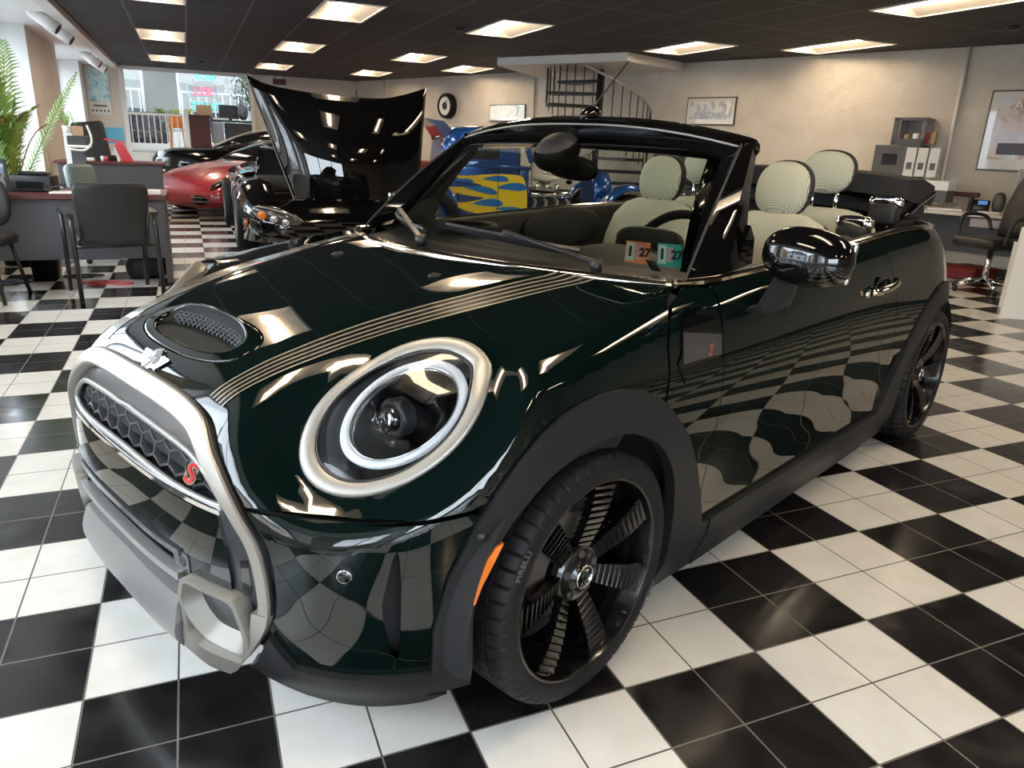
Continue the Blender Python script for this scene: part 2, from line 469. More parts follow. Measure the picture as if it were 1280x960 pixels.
# ---------------------------------------------------------------- outside: street, pavement, houses
struct('ground', MB().b2((-60, -60, -.5), (60, 80, -.13)), M['asphalt'])
def brickm(name, c1, c2, mo, sc=3.0):
    m, nt, b = newmat(name); N = nt.nodes; L = nt.links
    tc = N.new('ShaderNodeTexCoord'); br = N.new('ShaderNodeTexBrick'); mp = N.new('ShaderNodeMapping'); mp.inputs['Rotation'].default_value = (R(90), 0, 0)
    L.new(tc.outputs['Generated'], mp.inputs[0]); L.new(mp.outputs[0], br.inputs[0])
    br.inputs['Scale'].default_value = sc*6; br.inputs['Color1'].default_value = (*c1, 1); br.inputs['Color2'].default_value = (*c2, 1); br.inputs['Mortar'].default_value = (*mo, 1)
    L.new(br.outputs[0], b.inputs['Base Color']); b.inputs['Roughness'].default_value = .9
    return m
M['brick'] = brickm('tan_brick', (.42, .28, .18), (.50, .36, .24), (.6, .56, .5))
M['siding'] = mat('pale_siding', (.70, .72, .74), .8)
M['darkwin'] = mat('dark_house_window', (.05, .06, .07), .1)
M['roofing'] = mat('grey_roofing', (.20, .19, .19), .9)
def house(x0, y0, x1, y1, h, m, label, face):
    t = thing('house', label, 'house', ((x0+x1)/2, (y0+y1)/2, -.13), 0, 'houses across the street')
    hx, hy = abs(x1-x0)/2, abs(y1-y0)/2
    MB().b2((-hx, -hy, 0), (hx, hy, h)).build('wall', m, t)
    MB().prism([(-hy-.4, h), (hy+.4, h), (0, h+hy*.55)], (-hx-.3, hx+.3), Matrix(((0, 0, 1, 0), (1, 0, 0, 0), (0, 1, 0, 0), (0, 0, 0, 1)))).build('roof', M['roofing'], t)
    n = max(2, int((2*hy if face == 'x' else 2*hx)/2.4))
    for fl in range(max(1, int(h/2.9))):
        for i in range(n):
            u = -1 + (2*i+1)/n
            zc = 1.6 + fl*2.9
            if face == 'x': MB().b2((hx-.03, u*hy-.5, zc-.65), (hx+.03, u*hy+.5, zc+.65)).build('window', M['darkwin'], t)
            else: MB().b2((u*hx-.5, -hy-.03, zc-.65), (u*hx+.5, -hy+.03, zc+.65)).build('window', M['darkwin'], t)
    return t
house(-24, -14, -16, -5, 5.6, M['brick'], 'tan brick house seen through the windows beside the camera', 'x')
house(-24, -3, -16.5, 6, 4.2, M['siding'], 'low pale house across the street from the window wall', 'x')
house(-25, 8.5, -17, 17, 5.8, M['brick'], 'two-storey tan brick house far beyond the pillar', 'x')
house(-9, 34, 3, 40, 4.6, mat('beige_siding', (.30, .28, .26), .8), 'beige house behind the back room window', 'y')
fen = thing('street_railing', 'pale metal railing outside the back room window', 'railing', (-1.0, 27.0, -.13))
MB().b2((-3, -.03, 2.62), (3, .03, 2.68)).b2((-3, -.03, 1.5), (3, .03, 1.55)).build('rail', M['siding'], fen)
for i in range(25): MB().cyl((-3+i*.25, 0, 0), (-3+i*.25, 0, 2.62), .015, n=6).build('rail_post', M['siding'], fen)

# ---------------------------------------------------------------- ceiling lights (2 x 4 ft troffers)
M['lamp'] = mat('lamp_tube', (1, 1, 1), .5, emit=(1.0, .80, .56), es=24)
M['troffer'] = mat('troffer_white', (.82, .76, .68), .35, metal=.15)
M['troffer_rim'] = mat('troffer_rim', (.75, .72, .68), .4)
def make_light():
    t = thing('ceiling_light', 'x', 'ceiling light')
    hx, hy, d = .305, .61, .075
    mb = MB()
    for (a, b_) in (((-hx, -hy), (hx, -hy+.022)), ((-hx, hy-.022), (hx, hy)), ((-hx, -hy+.022), (-hx+.022, hy-.022)), ((hx-.022, -hy+.022), (hx, hy-.022))):
        mb.b2((a[0], a[1], -.008), (b_[0], b_[1], .004))
    mb.build('frame', M['troffer_rim'], t)
    # folded reflector: two sloping wings rising to the lamp trough
    mb = MB(); ix, iy = hx-.022, hy-.022
    for s in (-1, 1):
        mb.add([(s*ix, -iy, 0), (s*ix, iy, 0), (s*.09, iy-.05, d), (s*.09, -iy+.05, d)], [(0, 1, 2, 3)])
        mb.add([(-ix, s*iy, 0), (ix, s*iy, 0), (.09, s*(iy-.05), d), (-.09, s*(iy-.05), d)], [(0, 1, 2, 3)])
    mb.add([(-.09, -iy+.05, d), (.09, -iy+.05, d), (.09, iy-.05, d), (-.09, iy-.05, d)], [(0, 1, 2, 3)])
    mb.build('reflector', M['troffer'], t)
    mb = MB(); prof = [(.075*math.cos(a), d-.004-.042*math.sin(a)) for a in [PI*i/10 for i in range(11)]]
    mb.prism([(x, z) for x, z in prof], (-iy+.06, iy-.06), Matrix(((1, 0, 0, 0), (0, 0, 1, 0), (0, 1, 0, 0), (0, 0, 0, 1))), smooth=True)
    mb.build('lamp', M['lamp'], t)
    return t
LIGHTS = [ # x (left edge), y (near edge), label
 (-1.97, 7.0, 'ceiling light over the desks, cut by the top edge of the photo'),
 (-1.97, 10.66, 'ceiling light nearest the far end of the white beam, nearer of two'),
 (-1.97, 14.3, 'small far ceiling light above the white railing'),
 (-.115, 7.0, 'ceiling light at top centre left, above the raised black hood'),
 (-.115, 10.66, 'ceiling light behind the one above the raised black hood'),
 (-.115, 14.3, 'farthest ceiling light in the row above the raised black hood'),
 (1.75, 7.0, 'ceiling light left of the white bulkhead, near one of its row'),
 (1.75, 10.75, 'ceiling light above the wall clock side, middle of its row'),
 (1.75, 14.2, 'tiny far ceiling light next to the back wall corner'),
 (2.98, 11.9, 'ceiling light just above the round wall clock'),
 (4.26, 7.0, 'ceiling light right of the white stair bulkhead'),
 (4.26, 3.25, 'large ceiling light cut by the upper right corner'),
 (5.5, 5.75, 'ceiling light close to the right wall above the wall cabinets'),
 (-1.97, 3.34, 'ceiling light above the camera on the window side'),
 (-.115, 3.34, 'ceiling light above the front of the green car'),
 (1.75, 3.34, 'ceiling light above the windscreen of the green car'),
 (-1.97, -.32, 'ceiling light just behind the camera on the window side'),
 (-.115, -.32, 'ceiling light behind the camera near the green car'),
 (1.75, -.32, 'ceiling light above the driver side of the green car'),
 (4.26, -.4, 'ceiling light over the open floor on the driver side'),
 (-.115, -3.98, 'ceiling light far behind the camera near the front window'),
 (1.75, -3.98, 'ceiling light far behind the camera beside the blank wall'),
 (4.26, -4.0, 'ceiling light in the rear corner of the showroom'),
]
xs = sorted({-2.68, 9.6} | {x+d for x, y, _ in LIGHTS for d in (0, .61)}); ys = sorted({-6.1, 17.3} | {y+d for x, y, _ in LIGHTS for d in (0, 1.22)})
mb = MB()
for i in range(len(xs)-1):
    for j in range(len(ys)-1):
        cx, cy = (xs[i]+xs[i+1])/2, (ys[j]+ys[j+1])/2
        if not any(x < cx < x+.61 and y < cy < y+1.22 for x, y, _ in LIGHTS):
            mb.add([(xs[i], ys[j], H), (xs[i], ys[j+1], H), (xs[i+1], ys[j+1], H), (xs[i+1], ys[j], H)], [(0, 1, 2, 3)])
mb.b2((-2.68, -6.1, H+.1), (9.6, 17.3, H+.14))
struct('ceiling', mb, M['ceiling'], recalc=False)
proto = make_light()
for i, (x, y, lab) in enumerate(LIGHTS):
    o = proto if i == 0 else copy_tree(proto)
    o.location = (x+.305, y+.61, H-.001); o['label'] = lab; o['group'] = 'fluorescent lights in the black ceiling'
# ================================================================== the green convertible: body surface
CO = (-1.0334, 1.0081); CA = .4021
car = thing('convertible_car', 'dark green convertible with striped bonnet, cream seats and folded roof', 'car', (CO[0], CO[1], 0), CA)
def c2w(p): return (CO[0]+p[0]*math.cos(CA)-p[1]*math.sin(CA), CO[1]+p[0]*math.sin(CA)+p[1]*math.cos(CA), p[2])

def itp(x, xs, ys):
    """smooth monotone-ish interpolation (cubic Hermite)"""
    xs = np.asarray(xs, float); ys = np.asarray(ys, float); x = np.clip(x, xs[0], xs[-1])
    d = np.diff(ys)/np.diff(xs); m = np.empty_like(ys); m[0] = d[0]; m[-1] = d[-1]; m[1:-1] = (d[:-1]*np.diff(xs)[1:]+d[1:]*np.diff(xs)[:-1])/(xs[2:]-xs[:-2])
    i = np.clip(np.searchsorted(xs, x, side='right')-1, 0, len(xs)-2); h = xs[i+1]-xs[i]; t = (x-xs[i])/h
    return (2*t**3-3*t**2+1)*ys[i]+(t**3-2*t**2+t)*h*m[i]+(-2*t**3+3*t**2)*ys[i+1]+(t**3-t**2)*h*m[i+1]
def smax(a, b, k):
    h = np.clip(.5+.5*(a-b)/k, 0, 1)
    return b*(1-h)+a*h+k*h*(1-h)

XA, XB = .10, 2.30            # nose and tail wrap centres
def halfw(X, Z):
    w = itp(Z, [.05, .14, .21, .28, .37, .48, .59, .70, .80, .88, .95, 1.05], [.765, .790, .817, .824, .828, .839, .847, .840, .820, .787, .735, .64])
    # the waist rises and widens towards the rear
    lift = itp(X, [-.7, .2, .5, 1.5, 2.3, 3.2], [0, 0, 0, .035, .05, .05])
    w2 = itp(Z-lift*np.clip((Z-.6)/.3, 0, 1), [.05, .14, .21, .28, .37, .48, .59, .70, .80, .88, .95, 1.05], [.765, .790, .817, .824, .828, .839, .847, .840, .820, .787, .735, .64])
    # rear haunch
    return w2 + .012*np.exp(-((X-2.45)/.45)**2)*np.exp(-((Z-.62)/.22)**2)
def nose(Z): return itp(Z, [.05, .12, .18, .26, .40, .52, .60, .66, .72, .80, .95], [-.56, -.605, -.655, -.690, -.706, -.700, -.688, -.668, -.645, -.615, -.56])
def tail(Z): return itp(Z, [.05, .2, .35, .5, .7, .85, .95, 1.05], [2.98, 3.07, 3.12, 3.13, 3.09, 3.04, 2.99, 2.90])
def hoodz(X, Y):
    c = itp(X, [-.80, -.70, -.64, -.586, -.5, -.4, -.3, -.15, 0, .2, .5, .9, 3.3], [.55, .665, .718, .757, .800, .832, .857, .886, .909, .938, .968, .99, 1.03])
    # power bulge: a raised middle panel that widens to the rear
    bw = itp(X, [-.7, -.3, .2, .5], [.30, .36, .46, .50])
    s = 1/(1+np.exp((np.abs(Y)-bw)/.025))
    return c - .030*Y*Y - .012*(1-s) - .05*np.clip(np.abs(Y)-.45, 0, 1)
HC = np.array([-.352, -.598, .728]); HN = np.array([-.665, -.44, .60]); HN = HN/np.linalg.norm(HN)
def body(P):
    X, Y, Z = P[..., 0], np.abs(P[..., 1]), P[..., 2]
    W = halfw(X, Z); n = 3.0; m = 2.7
    lf = (XA - nose(Z)); lr = tail(Z)-XB
    u = np.where(X < XA, np.abs((XA-X)/lf)**n, np.where(X > XB, np.abs((X-XB)/lr)**m, 0))
    e = np.where(X > XB, m, n)
    r = (u + (Y/W)**e)**(1/e)
    f = (r-1)*.8
    f = smax(f, (Z - hoodz(X, Y))*.95, .05)
    d = np.stack([X, -Y, Z], -1) - HC
    h = d @ HN; rho = np.sqrt(np.maximum((d**2).sum(-1) - h*h, 0))
    q = d - h[..., None]*HN; rf = np.sqrt(q[..., 1]**2+q[..., 2]**2); bey = rho*np.maximum(1-.146/np.maximum(rf, 1e-6), 0)
    fh = h - .95*(np.sqrt(bey**2+.0009)-.03) - .012
    f = smax(f, fh, .07)
    return f
def grad(P):
    e = 1e-4; g = []
    for k in range(3):
        d = np.zeros(3); d[k] = e; g.append((body(P+d)-body(P-d))/(2*e))
    g = np.stack(g, -1); return g/np.linalg.norm(g, axis=-1, keepdims=True)
def shoot(O, D, off=0.0, tmax=4.0):
    """first surface crossing from inside, along D from O"""
    O = np.broadcast_to(np.asarray(O, float), D.shape).copy(); lo = np.zeros(len(D)); hi = np.full(len(D), tmax)
    # march so that the nearest crossing is bracketed
    t = np.zeros(len(D)); done = np.zeros(len(D), bool); step = .07
    for _ in range(int(tmax/step)):
        v = body(O+D*(t+step)[:, None]); new = (v > 0) & ~done
        hi[new] = (t+step)[new]; lo[new] = t[new]; done |= new; t = np.where(done, t, t+step)
        if done.all(): break
    for _ in range(26):
        mid = (lo+hi)/2; v = body(O+D*mid[:, None]); lo = np.where(v < 0, mid, lo); hi = np.where(v < 0, hi, mid)
    P = O+D*((lo+hi)/2)[:, None]
    if off: P = P + grad(P)*off
    return P
# --- the wrap chart: (s, z), s runs from the nose round the left side (s>0) or right side (s<0) to the tail
RW = .80
def wrap(sz):
    sz = np.asarray(sz, float); s = sz[:, 0]; z = sz[:, 1]; a = np.abs(s); q = RW*PI/2
    phi = np.clip(a/RW, 0, PI/2); psi = np.clip((a-q-(XB-XA))/RW, 0, PI/2)
    ox = XA + np.clip(a-q, 0, XB-XA)
    dx = -np.cos(phi)+np.sin(psi); dy = np.sin(phi)*np.cos(psi)
    dx = np.where(a < q, -np.cos(phi), np.sin(psi)); dy = np.where(a < q, np.sin(phi), np.cos(psi))
    O = np.stack([ox, np.zeros_like(ox), z], -1); D = np.stack([dx, -np.sign(np.where(s == 0, 1, s))*dy, np.zeros_like(z)], -1)
    return O, D
def unwrap(p):
    x, y, z = p; q = RW*PI/2
    if x < XA: s = RW*math.atan2(abs(y), XA-x)
    elif x <= XB: s = q + x-XA
    else: s = q + XB-XA + RW*math.atan2(x-XB, abs(y))
    return (s if y <= 0 else -s, z)
def chart_wrap(uv, off=0.0):
    O, D = wrap(uv); return shoot(O, D, off)
# --- the bonnet chart: azimuthal, seen from a point low inside the car
QO = np.array([.42, 0, .12]); _w = np.array([-.55, 0, .835]); _w = _w/np.linalg.norm(_w); _u = np.array([0, 1., 0]); _v = np.cross(_w, _u)
def chart_hood(uv, off=0.0):
    uv = np.asarray(uv, float); th = np.linalg.norm(uv, axis=1); k = np.where(th < 1e-9, 1, np.sin(th)/np.maximum(th, 1e-9))
    D = np.cos(th)[:, None]*_w + (uv[:, 0]*k)[:, None]*_u + (uv[:, 1]*k)[:, None]*_v
    return shoot(np.tile(QO, (len(uv), 1)), D, off)
def to_hood(p):
    d = np.asarray(p, float)-QO; d = d/np.linalg.norm(d); th = math.acos(max(-1, min(1, float(d@_w)))); a = np.array([d@_u, d@_v]); n = np.linalg.norm(a)
    return tuple(a/n*th) if n > 1e-9 else (0., 0.)

def dens(poly, h, closed=True):
    out = []; n = len(poly)
    for i in range(n if closed else n-1):
        a, b = np.array(poly[i], float), np.array(poly[(i+1) % n], float); k = max(1, int(np.linalg.norm(b-a)/h))
        for j in range(k): out.append(tuple(a+(b-a)*j/k))
    if not closed: out.append(tuple(poly[-1]))
    return out
def inpoly(pts, poly):
    x, y = pts[:, 0], pts[:, 1]; c = np.zeros(len(pts), bool); n = len(poly); P = np.array(poly)
    for i in range(n):
        x0, y0 = P[i-1]; x1, y1 = P[i]
        k = ((y0 > y) != (y1 > y)) & (x < (x1-x0)*(y-y0)/(y1-y0+1e-300)+x0); c ^= k
    return c
def inset(poly, d):
    """move each vertex of a dense closed polygon inwards by d"""
    P = np.array(poly); T = np.roll(P, -1, 0)-np.roll(P, 1, 0); T /= np.linalg.norm(T, axis=1, keepdims=True)+1e-12
    area = .5*np.sum(P[:, 0]*np.roll(P[:, 1], -1)-np.roll(P[:, 0], -1)*P[:, 1])
    N = np.stack([-T[:, 1], T[:, 0]], -1)*(1 if area > 0 else -1)
    return [tuple(p) for p in P+N*d]
def panel(name, chart, outer, holes, h, mats, parent, off=0.0, rim=.012, gap=.002, mirror=False, hcut=None, offfn=None, shapefn=None):
    """a body panel: exact outline in the chart, points lifted to the surface, edges folded inwards"""
    loops = [inset(dens(outer, h*.8), gap)] + [inset(dens(q, h*.8), -gap) for q in holes]
    V = []; E = []
    for lp in loops:
        n0 = len(V); V += lp; E += [(n0+i, n0+(i+1) % len(lp)) for i in range(len(lp))]
    nb = len(V); B = np.array(V)
    lo = B.min(0); hi = B.max(0)
    gx, gy = np.meshgrid(np.arange(lo[0], hi[0], h), np.arange(lo[1], hi[1], h*.87)); gx[1::2] += h/2
    G = np.stack([gx.ravel(), gy.ravel()], -1)
    k = inpoly(G, loops[0])
    for lp in loops[1:]: k &= ~inpoly(G, lp)
    G = G[k]
    if len(G):
        keep = np.ones(len(G), bool)
        for i in range(0, len(G), 2000):
            d = np.sqrt(((G[i:i+2000, None]-B[None])**2).sum(-1)).min(1); keep[i:i+2000] = d > h*.45
        G = G[keep]; V = V + [tuple(g) for g in G]
    r = delaunay_2d_cdt([Vector(v) for v in V], E, [], 0, 1e-7)
    V2 = np.array([tuple(v) for v in r[0]]); T = np.array([t for t in r[2] if len(t) == 3])
    c = V2[T].mean(1); k = inpoly(c, loops[0])
    for lp in loops[1:]: k &= ~inpoly(c, lp)
    T = T[k]
    P = chart(V2, 0.0); Nn = grad(P)
    o_ = off if offfn is None else offfn(P, V2)
    P = P + Nn*(np.asarray(o_)[:, None] if np.ndim(o_) else o_)
    if shapefn is not None: P, Nn = shapefn(P, Nn, V2)
    # orient
    a, b, cc = P[T[:, 0]], P[T[:, 1]], P[T[:, 2]]
    fl = (np.cross(b-a, cc-a)*Nn[T[:, 0]]).sum(1) < 0; T[fl] = T[fl][:, ::-1]
    verts = [tuple(p) for p in P]; norms = [tuple(x) for x in Nn]; faces = [tuple(int(i) for i in t) for t in T]
    # folded edge
    from collections import Counter
    ec = Counter(); dirn = {}
    for t in faces:
        for i in range(3):
            e = (t[i], t[(i+1) % 3]); ec[tuple(sorted(e))] += 1; dirn[tuple(sorted(e))] = e
    be = [dirn[e] for e, c_ in ec.items() if c_ == 1]
    idx = {}
    cen = P.mean(0)
    def addv(p, n_):
        verts.append(tuple(p)); norms.append(tuple(n_)); return len(verts)-1
    for (i, j) in be:
        t = P[j]-P[i]; t = t/(np.linalg.norm(t)+1e-12); on = np.cross(t, (Nn[i]+Nn[j])/2); on /= np.linalg.norm(on)+1e-12
        a0 = addv(P[i], on); b0 = addv(P[j], on); a1 = addv(P[i]-Nn[i]*rim, on); b1 = addv(P[j]-Nn[j]*rim, on)
        faces.append((j if False else b0, a0, a1, b1))
    me = bpy.data.meshes.new(name)
    me.from_pydata(verts, [], faces); me.update()
    me.polygons.foreach_set('use_smooth', [True]*len(me.polygons))
    me.normals_split_custom_set_from_vertices(norms)
    if mirror:
        me2 = bpy.data.meshes.new(name)
        me2.from_pydata([(v[0], -v[1], v[2]) for v in verts], [], [tuple(reversed(f)) for f in faces]); me2.update()
        me2.polygons.foreach_set('use_smooth', [True]*len(me2.polygons))
        me2.normals_split_custom_set_from_vertices([(v[0], -v[1], v[2]) for v in norms])
        return link_mesh(name, me, mats, parent), link_mesh(name, me2, mats, parent)
    return link_mesh(name, me, mats, parent)

# ------------------------------------------------------------------ car paint
def paint(name, col, flake=.0, rough=.25):
    m, nt, b = newmat(name)
    b.inputs['Base Color'].default_value = (*col, 1); b.inputs['Roughness'].default_value = rough; b.inputs['Metallic'].default_value = flake
    b.inputs['Specular IOR Level'].default_value = 0.0
    b.inputs['Coat Weight'].default_value = 1.0; b.inputs['Coat Roughness'].default_value = .0; b.inputs['Coat IOR'].default_value = 1.6
    return m
M['green'] = paint('rebel_green_paint', (.0010, .0045, .0040), 0, .35)
M['gloss'] = paint('gloss_black', (.0025, .0025, .003), 0, .3)
M['clad'] = mat('matte_black_plastic', (.013, .0133, .0143), .5, spec=.3, bump=(400, .05))
M['inner'] = mat('black_inner_shell', (.006, .006, .007), .8)
M['bronze'] = mat('brushed_champagne_metal', (.33, .312, .28), .40, metal=.6)
M['silver'] = mat('satin_silver', (.31, .31, .303), .42, metal=.5)
M['chrome'] = mat('bronze_chrome', (.70, .62, .52), .08, metal=1)
M['brightchrome'] = mat('bright_chrome', (.85, .86, .88), .05, metal=1)
M['rubber'] = mat('tyre_rubber', (.008, .008, .009), .55, spec=.25)
M['black'] = mat('black_plastic', (.012, .012, .013), .35)
M['mesh'] = mat('grille_black', (.05, .053, .058), .25, coat=.4)
M['greygloss'] = mat('piano_grey_trim', (.026, .028, .032), .3, coat=.15)

# ------------------------------------------------------------------ outlines (car coordinates, metres)
def S(*pts): return [unwrap(p) for p in pts]
def circ_side(cx, cz, r, a0, a1, n=28):
    return [(cx+r*math.cos(a0+(a1-a0)*i/n), cz+r*math.sin(a0+(a1-a0)*i/n)) for i in range(n+1)]
Q0 = RW*PI/2
def sx(x, w=.83):        # chart s for a point on the left side at car x
    if x < XA: return RW*math.atan2(w, XA-x)
    if x <= XB: return Q0+x-XA
    return Q0+XB-XA+RW*math.atan2(x-XB, w)
WB = 2.497; RH = .345
def archside(x, z): return (sx(x, .84), z)
# ================================================================== body panels
def front_pt(y, z, off=0.0):
    a = np.array([[.25, -y, z]]); return shoot(a, np.array([[-1., 0, 0]]), off)[0]       # y counted to the car's left
def front_pts(yz, off=0.0):
    O = np.array([[.25, -y, z] for y, z in yz]); return shoot(O, np.tile([[-1., 0, 0]], (len(O), 1)), off)
def side_pt(x, z, off=0.0): return shoot(np.array([[x, 0., z]]), np.array([[0., -1, 0]]), off)[0]
def Fu(yz): return [unwrap(tuple(p)) for p in front_pts(yz)]
def Su(xz): return [unwrap(tuple(side_pt(x, z))) for x, z in xz]
def beltz(x): return float(itp(np.array(x), [.3, .49, .913, 1.555, 2.13, 2.6, 3.1], [.915, .924, .938, .964, .980, .978, .955]))
def cowl(y): return np.array([.2027+.4746*y*y+.1181*y**4, -y, .9355-.0316*y*y])
AXF = 0.0
def arch_pts(cx, r, a0, a1, n=20): return [(cx+r*math.cos(R(a0+(a1-a0)*i/n)), .308+r*math.sin(R(a0+(a1-a0)*i/n))) for i in range(n+1)]

# ring outline in front view (y to one side, z)
RO = [(0, .728), (.15, .727), (.26, .720), (.335, .700), (.40, .652), (.45, .604), (.49, .560), (.522, .515), (.538, .468), (.543, .415), (.539, .36), (.519, .305), (.476, .245), (.44, .208)]
ROs = catmull(RO, 5)
def ring_at(d):
    """the ring outline moved inwards by d (front view)"""
    P = np.array(ROs); T = np.gradient(P, axis=0); T /= np.linalg.norm(T, axis=1, keepdims=True); N = np.stack([T[:, 1], -T[:, 0]], -1)
    k = np.clip((P[:, :1]-.33)/.20, 0, 1); k = 1-.42*k*k*(3-2*k)
    P = P + N*d*k; P[0, 0] = 0; return [tuple(p) for p, q in zip(P, ROs) if q[1] > .358]

# -- bonnet (clamshell: carries the headlights and runs down to the wheel arches)
i_sh = [i for i, p in enumerate(ROs) if p[1] > .572]
lead = list(front_pts([ROs[i] for i in i_sh]))
SHUT = [unwrap(p) for p in [tuple(front_pt(.492, .571)), (-.53, -.555, .566), (-.457, -.605, .565), (-.39, -.70, .570), (-.325, -.79, .579)]]
shut = list(chart_wrap([(u, z+.0015) for u, z in SHUT]))
archtop = [side_pt(x, z) for x, z in [(-.285, .60)] + arch_pts(0, .420, 135, 62, 14)]
gap2 = [side_pt(.245, .68), side_pt(.262, .745), side_pt(.268, .81), np.array([.30, -.79, .865]), np.array([.352, -.753, .903]), cowl(.70)+np.array([-.004, 0, 0])]
rear = [cowl(y) for y in np.linspace(.69, 0, 14)]
half = [tuple(p) for p in lead+shut+archtop+gap2+rear]
hood_out3 = half + [(p[0], -p[1], p[2]) for p in half[::-1]][1:-1]
hood_out = [to_hood(p) for p in hood_out3]
LR = .140
LS = .965
def lamp_circle(r, n=56, oy=0, oz=0): return [(.598+oy+LS*r*math.cos(2*PI*i/n), .728+oz+LS*r*math.sin(2*PI*i/n)) for i in range(n)]
hole = front_pts(lamp_circle(.112))
holes = [[to_hood(p) for p in hole], [to_hood((p[0], -p[1], p[2])) for p in hole]]
# scoop opening (top view, slightly wider than tall)
def superell(a, b, n_, k=40): return [(a*math.copysign(abs(math.cos(t))**(2/n_), math.cos(t)), b*math.copysign(abs(math.sin(t))**(2/n_), math.sin(t))) for t in [2*PI*i/k for i in range(k)]]
SCX = -.487
def top_pts(xy, off=0.0):
    O = np.array([[x, y, .45] for x, y in xy]); return shoot(O, np.tile([[0., 0, 1]], (len(O), 1)), off)
SC_OUT = [(SCX + y_, x_) for x_, y_ in superell(.25, .078, 2.5)]
SC_IN = [(SCX + y_ - .003, x_) for x_, y_ in superell(.195, .052, 2.6)]
sc_out3 = top_pts(SC_OUT)
holes.append([to_hood(tuple(p)) for p in sc_out3])
hood = panel('hood', chart_hood, hood_out, holes, .022, M['green'], car)

# -- front bumper corners
bc = Fu([ROs[i] for i in range(len(ROs)) if ROs[i][1] <= .572 and ROs[i][1] > .31][::-1])
bump = [(u, z-.0015) for u, z in SHUT] \
     + Su([(-.310, .56), (-.375, .444), (-.395, .322), (-.390, .208)]) + [unwrap(p) for p in [(-.46, -.69, .208), (-.52, -.637, .213), (-.585, -.557, .224), (-.618, -.531, .296)]] + bc
inlet = [unwrap(p) for p in [(-.452, -.718, .515), (-.466, -.725, .50), (-.478, -.72, .44), (-.485, -.712, .386), (-.480, -.71, .34), (-.466, -.709, .29), (-.450, -.709, .253), (-.446, -.712, .30), (-.446, -.715, .45)]]
def bump_off(P, V):
    s0 = inlet[3][0]; d = np.clip((inlet[0][0]+.004 - V[:, 0])/.16, 0, 1); ins = np.exp(-((V[:, 1]-.385)/.10)**2)
    return np.where(V[:, 0] < inlet[0][0]+.002, -.016*ins*np.exp(-((V[:, 0]-s0)/.035)**2), 0)
panel('bumper_corner', chart_wrap, bump, [inlet], .016, M['green'], car, mirror=True, offfn=bump_off)
# coloured bar between the grilles
barh = [(y, .545-.004*abs(y)/.4) for y in np.linspace(-.425, .425, 18)] + [(.445, .48), (.455, .42), (.453, .385), (.32, .385), (.31, .425)] + [(y, .430) for y in np.linspace(.28, -.28, 10)] + [(-.31, .425), (-.32, .385), (-.453, .385), (-.455, .42), (-.445, .48)]
def Fu2(yz): return [((u if y > 0 else -u), z) for (y, z), (u, z2) in zip(yz, [unwrap((p[0], -abs(p[1]), p[2])) for p in front_pts([(abs(y), z) for y, z in yz])])]
bumper_bar = panel('bumper_bar', chart_wrap, Fu2(barh), [], .018, M['green'], car, off=.002)

# -- side panel behind the front wheel, door, rear quarter
scut = Su([(.250, .68), (.266, .745), (.272, .81)]) + [unwrap((.304, -.788, .865)), unwrap((.356, -.752, .900)), unwrap((.448, -.70, .922)), unwrap((.50, -.715, .921)), unwrap((.545, -.745, .912))] \
     + Su([(.527, .80), (.522, .738), (.510, .60), (.502, .497), (.505, .40), (.510, .252), (.47, .252)]) + Su(arch_pts(0, .43, 25, 60, 8))
panel('scuttle_panel', chart_wrap, scut, [], .02, M['green'], car, mirror=True)
dtop = [(x, beltz(x)-.008) for x in np.linspace(.56, 1.745, 16)]
def belt_u(x, dz=-.008): return (sx(x, .74), beltz(x)+dz)
doorr = Su([(1.80, .89), (1.827, .833), (1.862, .72), (1.888, .593), (1.888, .427), (1.875, .252)])
doorp = [belt_u(x) for x in np.linspace(.56, 1.755, 16)] + doorr + Su([(.510, .252), (.505, .40), (.502, .497), (.510, .60), (.522, .738), (.527, .80)])
door, door2 = panel('door', chart_wrap, doorp, [], .022, M['green'], car, mirror=True)
smax_s = Q0+XB-XA+Q0
qp = [belt_u(x) for x in np.linspace(1.765, 2.3, 8)] + [(s, .974-.02*k) for k, s in [(i/8, Q0+XB-XA+i/8*Q0) for i in range(1, 9)]] \
   + [(smax_s, .22), (sx(2.98, .8), .22)] + [(sx(x, .84), z) for x, z in arch_pts(WB, .42, 0, 150, 26)] + [(sx(1.95, .84), .50), (sx(1.90, .84), .30)] + doorr[::-1][1:]
panel('rear_quarter_panel', chart_wrap, qp, [], .025, M['green'], car, mirror=True)

# -- black inner shell behind the gaps
def both(poly): return poly
ins = [(0, .20), (sx(-.45, .70), .15), (sx(-.36, .8), .15)] + [(sx(x, .84), z) for x, z in arch_pts(0, .375, 180, 0, 24)] + [(sx(.5), .13), (sx(2.0), .13)] + [(sx(x, .84), z) for x, z in arch_pts(WB, .375, 180, 0, 24)] \
    + [(sx(2.98, .8), .2), (smax_s, .2), (smax_s, .90)] + [(sx(x, .74), beltz(x)-.05) for x in np.linspace(3.0, .6, 20)] + [(sx(.35, .8), .85), (sx(.1, .8), .60), (sx(-.3, .8), .56), (0, .56)]
panel('inner_shell', chart_wrap, ins, [], .045, M['inner'], car, off=-.034, mirror=True, rim=.002)
hsh = [to_hood(p) for p in [tuple(front_pt(y, z)) for y, z in [(0, .60), (.3, .59), (.45, .55)]] + [tuple(x) for x in shut[1:]] + [tuple(side_pt(x, z)) for x, z in arch_pts(0, .37, 135, 50, 12)] + [tuple(side_pt(.40, .60)), tuple(side_pt(.42, .8))] + [tuple(cowl(y)) for y in np.linspace(.68, 0, 12)]]
